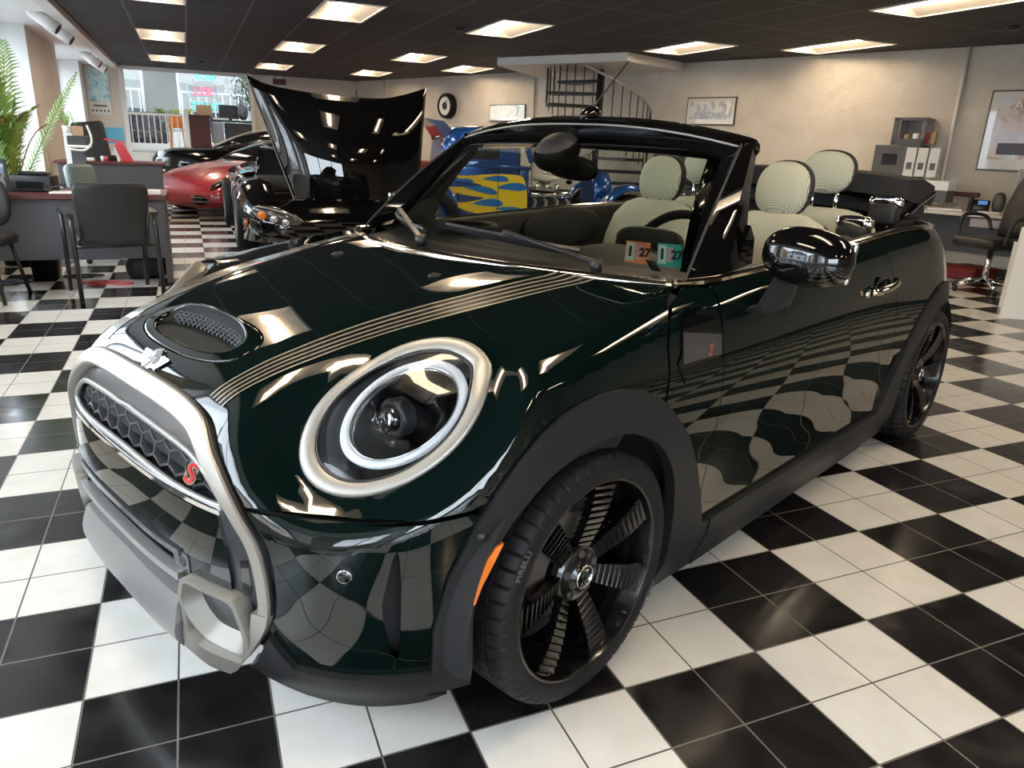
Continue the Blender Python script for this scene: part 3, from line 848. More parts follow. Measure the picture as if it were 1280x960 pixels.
hsh3 = [tuple(front_pt(y, z)) for y, z in [(0, .60), (.3, .59), (.45, .55)]] + [tuple(x) for x in shut[1:]] + [tuple(side_pt(x, z)) for x, z in arch_pts(0, .37, 135, 50, 12)] + [tuple(side_pt(.40, .60)), tuple(side_pt(.42, .8))] + [tuple(cowl(y)) for y in np.linspace(.68, 0, 12)]
hs = [to_hood(p) for p in hsh3 + [(p[0], -p[1], p[2]) for p in hsh3[::-1]][1:-1]]
sch2 = [to_hood(tuple(p)) for p in top_pts([(SCX + (x-SCX)*1.0, y*1.0) for x, y in SC_OUT])]
panel('hood_liner', chart_hood, hs, [holes[0], holes[1], sch2], .05, M['inner'], car, off=-.02, rim=.002)

# ------------------------------------------------------------------ cladding: lower skirt, arches, sills
def clad(name, poly, off=.012, h=.018, m='clad', rim=.03, hl=[]):
    return panel(name, chart_wrap, poly, hl, h, M[m], car, off=off, rim=rim, mirror=True, gap=0.0)
fa = [(sx(x, .84), z) for x, z in [(-.335, .135), (-.345, .22), (-.350, .308)]] + [(sx(x, .84), z) for x, z in arch_pts(0, .352, 175, 5, 40)] + [(sx(x, .84), z) for x, z in [(.352, .26), (.36, .10)]]
fo = Su([(.56, .095), (.56, .258), (.522, .262)]) + Su([(.482, .37), (.425, .470), (.35, .575), (.279, .648), (.215, .700), (.144, .735), (.07, .752), (0, .757), (-.07, .748), (-.125, .735), (-.18, .708), (-.237, .664), (-.285, .612), (-.330, .545), (-.373, .444), (-.396, .322), (-.390, .216), (-.375, .135)])
clad('front_arch_cladding', fa+fo)
ra = [(sx(x, .84), z) for x, z in [(2.14, .10), (2.145, .26)]] + [(sx(x, .84), z) for x, z in arch_pts(WB, .350, 175, 5, 40)] + [(sx(x, .80), z) for x, z in [(2.86, .22)]]
ro = [(sx(2.95, .80), .22), (sx(2.935, .82), .32), (sx(2.90, .82), .47), (sx(2.83, .83), .60), (sx(2.73, .835), .69), (sx(2.62, .84), .735), (sx(2.50, .84), .75), (sx(2.38, .84), .735), (sx(2.27, .84), .69), (sx(2.17, .84), .625), (sx(2.08, .84), .53), (sx(2.02, .84), .42), (sx(1.98, .84), .335), (sx(1.92, .84), .262), (sx(1.92, .84), .095)]
clad('rear_arch_cladding', ra+ro)
sl = [(sx(.562), .262)] + [(sx(x), .262) for x in np.linspace(.7, 1.8, 8)] + [(sx(1.918), .262), (sx(1.918), .095), (sx(.562), .095)]
clad('sill_cladding', sl, off=.016, rim=.05)
sk = [unwrap(p) for p in [(-.622, -.531, .306), (-.585, -.557, .232), (-.52, -.637, .221), (-.46, -.69, .216), (-.388, -.74, .216)]] + Su([(-.372, .135), (-.33, .125)]) + [unwrap(p) for p in [(-.36, -.70, .108), (-.45, -.61, .092), (-.52, -.48, .085), (-.555, -.36, .09), (-.60, -.40, .16), (-.615, -.47, .22)]]
clad('front_skirt', sk, off=.014)
skb = [(s, z) for s, z in [(sx(2.955, .80), .22), (smax_s, .22), (smax_s, .42), (sx(2.95, .8), .40)]]
clad('rear_bumper_cladding', skb, off=.01, h=.04)

# ------------------------------------------------------------------ floor pan, wheel wells
mb = MB()
mb.b2((-.50, -.60, .125), (2.95, .60, .16))
mb.b2((.45, -.76, .12), (2.05, .76, .17))
mb.build('floor_pan', M['inner'], car)
for cx in (0, WB):
    for s in (-1, 1):
        mb = MB(); rings = []
        for j, (y, r) in enumerate(((.832, .372), (.80, .385), (.58, .385))):
            rings.append([(cx+r*math.cos(a), s*y, .308+r*math.sin(a)) for a in [R(-12)+R(204)*i/30 for i in range(31)]])
        mb.loft(rings, caps=False, closed_ring=False)
        n = len(rings[2]); mb.add(rings[2], [list(range(n))])
        mb.build('wheel_well', M['inner'], car, recalc=False)
# ================================================================== front end details
def offring(P, off): return P + grad(P)*off
def mirror_tree(fn, *a, **k):
    """build for the near (left, y<0) side and the far side"""
    return fn(-1, *a, **k), fn(1, *a, **k)
def sy(P, s): return [(p[0], (p[1] if s < 0 else -p[1]), p[2]) for p in P]

# -- grille surround ring: both halves in one
def ring_rows(rows):
    out = []
    for d, o in rows:
        h = front_pts(ring_at(d), o)
        full = [tuple(p) for p in h[::-1]] + [(p[0], -p[1], p[2]) for p in h[1:]]
        out.append(full)
    return out
rw = ring_rows([(-.0035, -.03), (-.0045, .004), (-.0035, .010), (-.0015, .010), (-.001, -.01)])
MB().loft(rw, caps=False, closed_ring=False).build('ring_gasket', M['black'], car)
rw = ring_rows([(-.001, -.02), (-.001, .013), (.002, .0165), (.018, .018), (.033, .018), (.036, .015), (.038, -.02)])
MB().loft(rw, caps=False, closed_ring=False).build('grille_ring', M['bronze'], car, angle=30)

# -- dark surround with the opening for the honeycomb
MESH = [(0, .652), (.15, .650), (.28, .641), (.345, .625), (.395, .597), (.425, .570), (.418, .558), (.30, .558), (.15, .563), (0, .566)]
def full2(half): return half + [(-y, z) for y, z in half[::-1] if abs(y) > 1e-6]
rin = [p for p in ring_at(.037) if p[1] > .372]
sur_h = rin + [(.470, .372), (.40, .40), (0, .41)]
meshf = full2(MESH)
surround = panel('grille_surround', chart_wrap, Fu2(full2(sur_h)), [Fu2(meshf)], .016, M['greygloss'], car, off=-.006, rim=.035)
for s in (-1, 1):
    for poly in ([(.405, .628), (.430, .617), (.474, .556), (.478, .530), (.462, .530), (.442, .572), (.412, .608)], [(.474, .455), (.492, .462), (.497, .40), (.490, .378), (.474, .395)]):
        q = Fu2([(y*-s, z) for y, z in poly])
        panel('surround_recess', chart_wrap, q, [], .02, M['gloss'], surround, off=-.0045, rim=.002, gap=0)
# bright bevel around the honeycomb and the chrome line under it
mp = catmull([(y, z) for y, z in meshf], 3, True)
P = [(p[0], p[1] if y > 0 else -p[1], p[2]) for p, (y, z) in zip(front_pts([(abs(y), z) for y, z in mp], -.006), mp)]
MB().tube(P, .0075, 8, closed=True).build('grille_bevel', M['silver'], car)
P = front_pts([(abs(y), .5535-.01*abs(y)**2) for y in np.linspace(-.435, .435, 40)], .004); P = [(p[0], -abs(p[1])*np.sign(y) if y else 0, p[2]) for p, y in zip(P, np.linspace(-.435, .435, 40))]
MB().strip(P, [(-.004, -.005), (.004, -.005), (.004, .005), (-.004, .005)]).build('grille_chrome_line', M['brightchrome'], car)

# -- honeycomb
mb = MB(); hw, rp = .0355, .0300
def gp(y, z, o):
    p = front_pt(min(abs(y), .44), z, o); return (p[0], -p[1] if y < 0 else p[1], p[2])
mpoly = np.array(inset(dens(meshf, .01), -.004))
edges = set()
for r_ in range(-1, 5):
    for c_ in range(-8, 9):
        cy = c_*2*hw + (hw if r_ % 2 else 0); cz = .556 + r_*rp*1.42
        vsx = [(cy+hw*math.sin(k*PI/3)*1.1547, cz+rp*.94*math.cos(k*PI/3)) for k in range(6)]
        for k in range(6):
            a, b_ = vsx[k], vsx[(k+1) % 6]
            if inpoly(np.array([((a[0]+b_[0])/2, (a[1]+b_[1])/2)]), mpoly)[0]:
                edges.add(tuple(sorted(((round(a[0], 3), round(a[1], 3)), (round(b_[0], 3), round(b_[1], 3))))))
edges = sorted(edges); _q = [p for e in edges for p in e]
_P0 = front_pts([(abs(y), z) for y, z in _q]); _N0 = grad(_P0); _F0 = _P0-_N0*.018; _F1 = _P0-_N0*.05
for _F in (_F0, _F1): _F[:, 1] = np.where(np.array([y for y, z in _q]) < 0, -_F[:, 1], _F[:, 1])
for i_ in range(len(edges)):
    A0, B0 = Vector(_F0[2*i_]), Vector(_F0[2*i_+1]); A1, B1 = Vector(_F1[2*i_]), Vector(_F1[2*i_+1])
    t = (B0-A0).normalized(); n = (A1-A0).normalized(); w_ = t.cross(n)*.0026
    mb.add([A0-w_, A0+w_, B0+w_, B0-w_, A1-w_*2.2, A1+w_*2.2, B1+w_*2.2, B1-w_*2.2], [(0, 1, 2, 3), (0, 4, 5, 1), (2, 6, 7, 3), (1, 5, 6, 2), (3, 7, 4, 0)])
mb.build('grille_honeycomb', M['mesh'], car)
panel('grille_back', chart_wrap, Fu2(full2([(0, .67), (.32, .66), (.44, .60), (.45, .54), (0, .54)])), [], .03, M['inner'], car, off=-.056, rim=.001, gap=0)

# -- S badge on the honeycomb
def surf_frame(y, z, off, up=(0, 0, 1)):
    p = front_pt(abs(y), z, off); n = grad(p[None])[0]
    if y < 0: p = np.array([p[0], -p[1], p[2]]); n = np.array([n[0], -n[1], n[2]])
    n = Vector(n); u = Vector(up); x = u.cross(n).normalized()
    return frame(p, x, n.cross(x))
M['badge_red'] = mat('badge_red', (.45, .01, .02), .3, coat=.5)
bd = text_obj('s_badge', 'S', .062, surf_frame(.325, .600, -.006) @ Matrix.Scale(1.15, 4, (1, 0, 0)), M['brightchrome'], car, .005, shear=.35, bevel=.0050)
text_obj('s_badge_enamel', 'S', .062, surf_frame(.325, .600, -.0005) @ Matrix.Scale(1.15, 4, (1, 0, 0)), M['badge_red'], bd, .0012, shear=.35, bevel=.0004)

# -- lower grille: slot with silver blade, sensor, lip, fog-light bezels
low = full2([(0, .432), (.31, .427), (.33, .39), (.33, .30), (0, .30)])
panel('lower_grille_recess', chart_wrap, Fu2(low), [], .03, M['black'], car, off=-.03, rim=.01)
def rail(y0, y1, z, o, hh, dd, name, m, n=26):
    ys = np.linspace(y0, y1, n); P = [(p[0], -p[1] if y < 0 else p[1], p[2]) for p, y in zip(front_pts([(abs(y), z) for y in ys], o), ys)]
    MB().strip(P, [(-dd, -hh), (dd, -hh), (dd, hh), (-dd, hh)]).build(name, m, car)
rail(-.30, .30, .418, -.004, .007, .012, 'slot_rail', M['mesh'])
rail(-.30, .30, .365, .004, .0085, .012, 'slot_blade', M['silver'])
rail(-.30, .30, .340, -.012, .012, .012, 'slot_rail', M['mesh'])
for s in (-1, 1):
    q = [(y*-s, z) for y, z in rrect(.062, .052, .014, 4, .300, .398)]
    panel('parking_sensor_block', chart_wrap, Fu2(q), [], .02, M['mesh'], car, off=.004, rim=.03)
    f = surf_frame(-s*.305, .40, .004); MB().lathe([(.0, .002), (.011, .002), (.013, 0), (.013, -.004)], n=20).build('parking_sensor', M['greygloss'], car).data.transform(f)
def lip_off(P, V): return itp(V[:, 1], [.17, .20, .262, .272, .32], [.042, .052, .046, .040, .008])
lc = full2([(0, .318), (.288, .312), (.292, .262), (.268, .196), (.20, .212), (.12, .224), (0, .230)])
panel('lower_lip', chart_wrap, Fu2(lc), [], .02, M['silver'], car, offfn=lip_off, rim=.05)
lk = [(.292, .310), (.318, .290), (.325, .246), (.35, .226), (.455, .226), (.478, .262), (.495, .32), (.509, .372), (.546, .372), (.543, .34), (.530, .29), (.492, .222), (.455, .172), (.42, .148), (.36, .158), (.272, .186), (.296, .262)]
lkm_old = [(.294, .308), (.312, .300), (.316, .250), (.34, .232), (.46, .232), (.482, .270), (.50, .33), (.507, .370), (.546, .370), (.543, .34), (.521, .298), (.480, .240), (.443, .198), (.41, .182), (.35, .186), (.270, .196), (.296, .262)]
lkm = [(.294, .308), (.312, .300), (.316, .250), (.34, .232), (.455, .232), (.476, .268), (.494, .32), (.504, .361), (.5402, .361), (.534, .333), (.519, .305), (.476, .245), (.44, .208), (.41, .190), (.35, .188), (.270, .198), (.296, .262)]
panel('lip_corner', chart_wrap, Fu2(lkm), [], .014, M['bronze'], car, offfn=lambda P, V: .017+np.clip(.31-V[:, 1], 0, .2)*.30*np.clip((.66-np.abs(V[:, 0]))/.3, .0, 1), rim=.05, mirror=True)
def bezel(s):
    L0 = [(.325, .378), (.392, .380), (.458, .378), (.474, .340), (.480, .300), (.470, .262), (.452, .238), (.40, .232), (.342, .234), (.314, .272), (.297, .315), (.308, .350)]
    L0 = catmull(L0, 3, True); c = np.array([.390, .306]); L0 = [(c[0]+.008+(p[0]-c[0])*1.06, c[1]+(p[1]-c[1])*1.03) for p in L0]
    def ring(k, off, sh=(0, 0)):
        P = front_pts([tuple(c+(np.array(p)-c)*k+np.array(sh)) for p in L0]); P = P + grad(P)*off
        return [(p[0], p[1] if s < 0 else -p[1], p[2]) for p in P]
    MB().loft([ring(1.0, -.02), ring(1.0, .020), ring(.98, .025), ring(.87, .024), ring(.84, .020), ring(.60, -.035, (.012, .012))], caps=False).build('fog_bezel', M.setdefault('bez', mat('shaded_bezel_champagne', (.235, .225, .20), .5, metal=.5)), car, angle=35)  # champagne metal darkened in the colour to tone down light on the lower wall
    MB().add(ring(.62, -.034, (.012, .012)), [list(range(len(L0)))]).build('fog_bezel_floor', M.setdefault('satin', mat('shaded_floor_champagne', (.17, .165, .15), .5, metal=.5)), car)  # same metal, shade put into the colour because the floor faces the light
    hq = [(.408, .352), (.436, .350), (.446, .332), (.440, .300), (.428, .292), (.408, .322)]
    P = front_pts(hq, -.030); MB().add([(p[0], p[1] if s < 0 else -p[1], p[2]) for p in P], [list(range(len(hq)))]).build('fog_bezel_slot', M['inner'], car)
mirror_tree(bezel)
# side pillars between ring and lower grille
for s in (-1, 1):
    q = [(y*-s, z) for y, z in [(.333, .378), (.455, .38), (.47, .374), (.505, .372), (.497, .31), (.478, .24), (.33, .235), (.29, .30), (.31, .36)]]
    panel('bezel_backing', chart_wrap, Fu2(q), [], .03, M['greygloss'], car, off=-.012, rim=.01)
    f = surf_frame(-s*.655, .466, .001)
for s in (-1, 1):
    p = np.array([-.540, -.668, .466]); n = grad(p[None])[0]; f = frame(p+n*.001, Vector((0, 0, 1)).cross(Vector(n)), n)
    f = frame(p+n*.0005, Vector((0, 0, 1)).cross(Vector(n)), Vector(n).cross(Vector((0, 0, 1)).cross(Vector(n))))
    o = MB().lathe([(0, .0016), (.0115, .0016), (.0125, .0), (.0125, -.002)], n=24).build('parking_sensor', M['green'], car); o.data.transform(f)
    if s > 0: o.data.transform(Matrix.Scale(-1, 4, (0, 1, 0))); o.data.flip_normals()
    o = MB().lathe([(.0128, .0008), (.0142, .0008), (.0142, -.002)], n=24).build('parking_sensor_ring', M['brightchrome'], car); o.data.transform(f)
    if s > 0: o.data.transform(Matrix.Scale(-1, 4, (0, 1, 0)))

# -- arch details: amber marker and sensor
M['amber'] = mat('amber_reflector', (.95, .22, .02), .25, coat=.6, bump=(700, .25))
for s in (-1, 1):
    am = [unwrap(p) for p in [(-.274, -.816, .505), (-.291, -.812, .500), (-.315, -.80, .462), (-.333, -.79, .42), (-.345, -.78, .374), (-.322, -.79, .374), (-.313, -.80, .415), (-.297, -.81, .455)]]
    if s > 0: am = [(-u, z) for u, z in am]
    panel('side_marker', chart_wrap, am, [], .012, M['amber'], car, off=.0165, rim=.008, gap=0)
    p = np.array([-.318, -.803, .530]); p = p + grad(p[None])[0]*.012; n = grad(p[None])[0]
    o = MB().lathe([(0, .0045), (.009, .004), (.011, 0), (.011, -.003)], n=20).build('arch_sensor', M['black'], car)
    o.data.transform(frame(p, Vector((0, 0, 1)).cross(Vector(n)), Vector(n).cross(Vector((0, 0, 1)).cross(Vector(n)))))
    if s > 0: o.data.transform(Matrix.Scale(-1, 4, (0, 1, 0))); o.data.flip_normals()

# -- headlights
M['drl'] = mat('light_guide', (.86, .90, .95), .28, spec=.6, coat=.8, emit=(.8, .9, 1), es=.30)
M['lens'] = glass_mat('headlamp_lens', (1, 1, 1), 1.0, 1.5, .95)
M['bowl'] = mat('headlamp_bowl', (.010, .010, .011), .12, coat=.5)
M['projector'] = glass_mat('projector_lens', (.9, .95, 1), 2.2, 1.8, .8)
def lamp(s):
    fl = (lambda P: [(p[0], p[1] if s < 0 else -p[1], p[2]) for p in P])
    def pod(r, o):
        P = front_pts(lamp_circle(r)); hgt = (P-HC) @ HN; dx = np.where(hgt < -.004, (-.004-hgt)/HN[0], 0); P[:, 0] += dx; N_ = np.where((hgt < -.004)[:, None], HN[None], grad(P)); return P+N_*o
    root = MB().loft([fl(pod(r, o)) for r, o in ((.1425, -.030), (.1425, .003), (.1405, .0065), (.1365, .008), (.1205, .0085), (.1178, .006), (.1165, -.02))], caps=False).build('headlight', M['bronze'], car, angle=50)
    MB().loft([fl(pod(r, o)) for r, o in ((.1170, .004), (.1135, .007), (.1125, -.015))], caps=False).build('lens_gasket', M['black'], root)
    n = Vector(HN); c0 = np.array(HC)
    def hl(dy, dz, d, scale=1.0):            # a point in the lamp: front-view offset from the centre, depth along the lens normal
        dx = -(HN[1]*(-dy)+HN[2]*dz)/HN[0]; p = c0 + np.array([dx, -dy, dz]) + HN*d
        return (p[0], p[1] if s < 0 else -p[1], p[2])
    def ringr(r, d, oy=0, oz=0, nn=48): return [hl(oy+LS*r*math.cos(2*PI*i/nn), oz+LS*r*math.sin(2*PI*i/nn), d) for i in range(nn)]
    MB().loft([fl(pod(.116, -.004)), ringr(.108, -.02, nn=56), ringr(.100, -.035, nn=56), ringr(.075, -.06, nn=56), ringr(.03, -.085, nn=56), ringr(.001, -.09, nn=56)], caps=False).build('lamp_bowl', M['bowl'], root, recalc=False)
    # daytime ring
    MB().loft([ringr(.0985, -.022, .002, .004), ringr(.0990, -.007, .002, .004), ringr(.0965, -.0025, .002, .004), ringr(.0885, -.0025, .002, .004), ringr(.0855, -.007, .002, .004), ringr(.085, -.03, .002, .004)], caps=False).build('light_ring', M['drl'], root)
    MB().loft([ringr(.0850, -.007, .002, .004), ringr(.0835, -.005, .002, .004), ringr(.081, -.03, .002, .004)], caps=False).build('light_ring_trim', M['brightchrome'], root)
    ax = Vector((-.93, -.05*(1 if s < 0 else -1), .05)).normalized()
    def barrel(name, dy, dz, r, dep, L, m):
        p = Vector(hl(dy, dz, dep)); return MB().cyl(p, p+ax*L, r, r, 28).build(name, m, root)
    # projector with its chrome collar and shroud
    p = Vector(hl(-.012, .010, -.055)); q = ax.to_track_quat('Z', 'Y').to_matrix().to_4x4(); q.translation = p
    o = MB().lathe([(.040, 0), (.042, .03), (.036, .036), (.0285, .034), (.027, .026)], n=32).build('projector_collar', M['greygloss'], root); o.data.transform(q)
    o = MB().lathe([(.0275, .024), (.0275, .030), (.024, .040), (.016, .048), (.007, .0515), (0, .052)], n=28).build('projector_lens', M['projector'], root); o.data.transform(q)
    o = MB().lathe([(.0262, .0), (.0262, .027), (.0245, .0275), (.012, .012), (0, .010)], n=24).build('projector_reflector', M['brightchrome'], root); o.data.transform(q)
    # side cowl with ribs, faceted reflector box beside it
    mb = MB(); u = Vector((0, -1 if s < 0 else 1, 0))
    top = Vector(hl(.002, .050, -.030))
    mb.box(top, (.05, .085, .028), rot=(0, R(-18), 0), bev=.008, seg=2)
    for i in range(7): mb.box(Vector(hl(-.026+i*.006, .053, -.012)), (.022, .0022, .020), rot=(0, R(-18), 0))
    mb.build('projector_cowl', M['bowl'], root)
    mb = MB()
    for i in range(5):
        p = Vector(hl(.052-.004*i if False else -.052+i*.010, -.008, -.045)); mb.box(p, (.012, .0075, .045), rot=(0, R(-10+6*i), R(12*(i-2))), bev=.001)
    mb.build('reflector_facets', M['brightchrome'], root)
    MB().box(Vector(hl(-.022, -.030, -.05)), (.05, .12, .02), rot=(0, R(25), 0), bev=.006, seg=2).build('lamp_shelf', M['bowl'], root)
    # lens
    rings = []
    for k, r in enumerate((.1135, .100, .08, .055, .03, .001)):
        P = pod(r, .004+.010*math.cos(PI/2*r/.1135)); rings.append(fl(P))
    MB().loft(rings, caps=False).build('lamp_lens', M['lens'], root)
    return root
mirror_tree(lamp)

# -- bonnet scoop
M['matgreen'] = mat('scoop_satin_green', (.004, .007, .0065), .6, spec=.3)
def top_pt(x, y, off=0.0): return top_pts([(x, y)], off)[0]
def lift(x, y): return .020*math.exp(-((x-(SCX+.05))/.030)**2)*max(0, 1-(abs(y)/.25)**3)
NS = 40
def sc_ring(k, off, extra=0.0):
    xy = [(xo+(xi-xo)*k, yo+(yi-yo)*k) for (xo, yo), (xi, yi) in zip(SC_OUT, SC_IN)]; P = top_pts(xy, off)
    return [(p[0], p[1], p[2]+lift(x, y)*min(1, k*1.6)+extra) for p, (x, y) in zip(P, xy)]
MB().loft([sc_ring(.035, -.012), sc_ring(.035, .0004), sc_ring(.12, .001), sc_ring(.3, .0015), sc_ring(.5, .002), sc_ring(.75, .003), sc_ring(.94, .003), sc_ring(1.0, .001), sc_ring(1.04, -.005)], caps=False).build('bonnet_scoop', M['green'], car)
mb = MB()
lip = sc_ring(1.0, .001)
floor_ = []
for (x, y, z), q_ in zip(lip, top_pts([(x, y) for x, y, z in lip])):
    t = (x-(SCX-.047))/.094; floor_.append((x, y*.97, q_[2]-.002-.030*max(0, min(1, t))**1.0))
n = len(lip); mb.loft([lip, floor_], caps=False); mb.add(floor_, [list(range(n))]); mb.build('scoop_throat', M['matgreen'], car)
_gx = np.linspace(SCX-.1, SCX+.1, 21); _gy = np.linspace(0, .21, 22); _gz = top_pts([(x, y) for x in _gx for y in _gy])[:, 2].reshape(21, 22)
def _scz(x, y):
    i = np.clip((x-_gx[0])/(_gx[1]-_gx[0]), 0, 19.999); j = np.clip(abs(y)/(_gy[1]-_gy[0]), 0, 20.999); a, b = int(i), int(j); fi, fj = i-a, j-b
    return float(_gz[a, b]*(1-fi)*(1-fj)+_gz[a+1, b]*fi*(1-fj)+_gz[a, b+1]*(1-fi)*fj+_gz[a+1, b+1]*fi*fj)
mb = MB()   # the mesh stands at the rear of the opening and faces forward
for r_ in range(4):
    for c_ in range(-9, 10):
        y = c_*.021 + (.0105 if r_ % 2 else 0)
        if abs(y) > .178: continue
        dx = .042*(1-abs(y/.195)**2.6)**(1/2.6)
        def mp_(yy, u):
            dxx = .040*(1-min(.99, abs(yy/.195))**2.6)**(1/2.6); x = SCX-.003+dxx-.012*(1-u)
            zt = _scz(x, yy); return Vector((x, yy, zt-.024+.027*u))
        u = r_/4; H6 = [(y+.0105*math.sin(k*PI/3), u+.1+.165*math.cos(k*PI/3)) for k in range(6)]
        for k in range(6):
            a, b_ = H6[k], H6[(k+1) % 6]
            if 0 <= min(a[1], b_[1]) and max(a[1], b_[1]) <= 1.05: mb.tube([mp_(*a), mp_(*b_)], .0013, 4, caps=False)
mb.build('scoop_mesh', M['greygloss'], car)

# -- winged badge on the nose
def nose_pt(x, y, off=0.0):
    return top_pts([(x, y)], off)[0]
bp = nose_pt(-.598, 0, .003); bn = Vector(grad(bp[None])[0]); fb = frame(bp, (0, -1, 0), bn.cross(Vector((0, -1, 0))))
badge = MB().lathe([(0, .0035), (.029, .0035), (.032, .002), (.033, -.003)], n=32).build('winged_badge', M['brightchrome'], car); badge.data.transform(fb)
for s in (-1, 1):
    mb = MB()
    for k in range(5):
        h = .020-.0030*k; x0 = s*.031; x1 = s*(.066-.005*k); y = .013-.0075*k
        mb.prism([(x0, y-.0039), (x1, y-.0036), (x1, y+.0036), (x0, y+.0039)], (-.001, .0018))
    o = mb.build('badge_wing', M['brightchrome'], badge); o.data.transform(fb)

text_obj('badge_letters', 'MINI', .017, fb @ Matrix.Translation((0, 0, .0036)), M['gloss'], badge, .0006, bevel=.0006)

# -- bonnet stripes: four black bars in bright outline, both sides
M['stripe_black'] = mat('stripe_black', (.008, .008, .009), .25, coat=1)
M['stripe_gold'] = mat('stripe_gold', (.50, .43, .31), .35, metal=.5, coat=.6)
xs_ = np.linspace(-.598, .32, 60)
def s_in(x): return float(itp(np.array(x), [-.62, -.49, -.168, .145, .35], [-.287, -.313, -.361, -.415, -.455]))
def s_out(x): return float(itp(np.array(x), [-.60, -.444, -.179, .18, .35], [-.345, -.385, -.445, -.515, -.550]))
def sband(name, u0, u1, off, m, s, x0=-.62, x1=None):
    rings = []
    allr = []
    for x in np.linspace(x0, .42, 70):
        row = []
        for u in np.linspace(u0, u1, 4):
            y = s_in(x)+(s_out(x)-s_in(x))*u
            xe = cowl(y)[0]-.016; xx = x0 + (min(x, 9)-x0)*(xe-x0)/(.42-x0)
            row.append((xx, y))
        allr += row
    PP = top_pts(allr, off)
    for i in range(0, len(PP), 4): rings.append([(p[0], p[1] if s < 0 else -p[1], p[2]) for p in PP[i:i+4]])
    MB().loft(rings, caps=False, closed_ring=False).build(name, m, car)
for s in (-1, 1):
    x0 = -.600
    sband('bonnet_stripe', 0, 1, .0010, M['stripe_black'], s, x0)
    for k in range(5):
        u = k/4*.94; sband('stripe_line', u, u+.055, .0018, M['stripe_gold'], s, x0)
# washer jets
for s in (-1, 1):
    p = top_pt(.048, s*.228); MB().sph((p[0], p[1], p[2]+.001), (.022, .012, .007), 12, 6).build('washer_jet', M['black'], car)

# -- chrome waist line from the windscreen base round to the tail, bonnet moulding
P = [tuple(cowl(y)+np.array([-.010, 0, .006])) for y in np.linspace(-.685, .685, 50)]
MB().strip(P, [(-.015, -.007), (.015, -.008), (.016, .001), (.006, .009), (-.006, .009), (-.016, .001)], smooth=True).build('bonnet_moulding', M['chrome'], car, angle=60)
for s in (-1, 1):
    P = []
    for x in [.455, .50, .545]: P.append((x, -.705-.25*(x-.455)-.0, .929+.0*(x)))
    for x in np.linspace(.60, 2.3, 22):
        sp = shoot(np.array([[x, 0, beltz(x)-.004]]), np.array([[0., -1, 0]]))[0]; P.append((x, sp[1]+.002, beltz(x)+.002))
    for k in range(1, 9):
        u = (Q0+XB-XA+k/8*Q0, .976-.02*k/8); sp = chart_wrap([u])[0]; P.append((sp[0]-.002, sp[1], sp[2]+.004))
    P = [(p[0], p[1] if s < 0 else -p[1], p[2]) for p in P]
    MB().strip(P, [(-.012, -.006), (.012, -.008), (.013, .001), (.004, .007), (-.008, .006), (-.013, .001)], smooth=True).build('waist_moulding', M['chrome'], car, angle=60)

# -- side ornament, handle
for s in (-1, 1):
    fl = lambda pl: [(u if s < 0 else -u, z) for u, z in pl]
    frame_p = fl(Su([(.350, .868), (.505, .862), (.520, .800), (.506, .748), (.33, .712), (.302, .765), (.335, .80)]))
    panel('side_ornament', chart_wrap, frame_p, [], .014, M['gloss'], car, off=.004, rim=.006, gap=0)
    ms = fl(Su([(.340, .833), (.512, .805), (.500, .757), (.318, .762)]))
    g = panel('side_ornament_insert', chart_wrap, ms, [], .012, M['ornament'] if 'ornament' in M else M.setdefault('ornament', mat('ornament_grey_mesh', (.045, .042, .040), .35, metal=.3, bump=(500, .6))), car, off=.007, rim=.004, gap=0)
    p = side_pt(.441, .775, .0095); n = Vector((0, -1, .12)).normalized(); x = Vector((1, 0, 0))
    f = frame(p, x, n.cross(x))
    if s > 0: f = frame((p[0], -p[1], p[2]), (-1, 0, 0), Vector((0, 1, .12)).normalized().cross(Vector((-1, 0, 0))))
    a = text_obj('s_badge', 'S', .036, f, M['brightchrome'], car, .0012, shear=.35, bevel=.0022)
    text_obj('s_badge_enamel', 'S', .036, f @ Matrix.Translation((0, 0, .0015)), M['badge_red'], a, .0004, shear=.35, bevel=.0006)
    # door handle: recess cup and arched grip
    pc = side_pt(1.665, .798); yc = pc[1]
    mb = MB()
    P = [(1.555+.255*t, yc-.010-.026*math.sin(PI*t)**.6, .800+.020*t) for t in np.linspace(0, 1, 14)]
    P = [(p[0], p[1] if s < 0 else -p[1], p[2]) for p in P]
    mb.tube(P, [.012]+[.0135]*12+[.012], 12); h_ = mb.build('door_handle', M['chrome'], door if s < 0 else door2)
    MB().sph((1.685, (yc+.001) if s < 0 else -(yc+.001), .795), (.062, .006, .052), 24, 10).build('handle_cup', M['gloss'], h_)
    MB().sph((1.535, (yc-.006) if s < 0 else -(yc-.006), .795), (.016, .010, .013), 14, 8).build('door_lock', M['chrome'], h_)
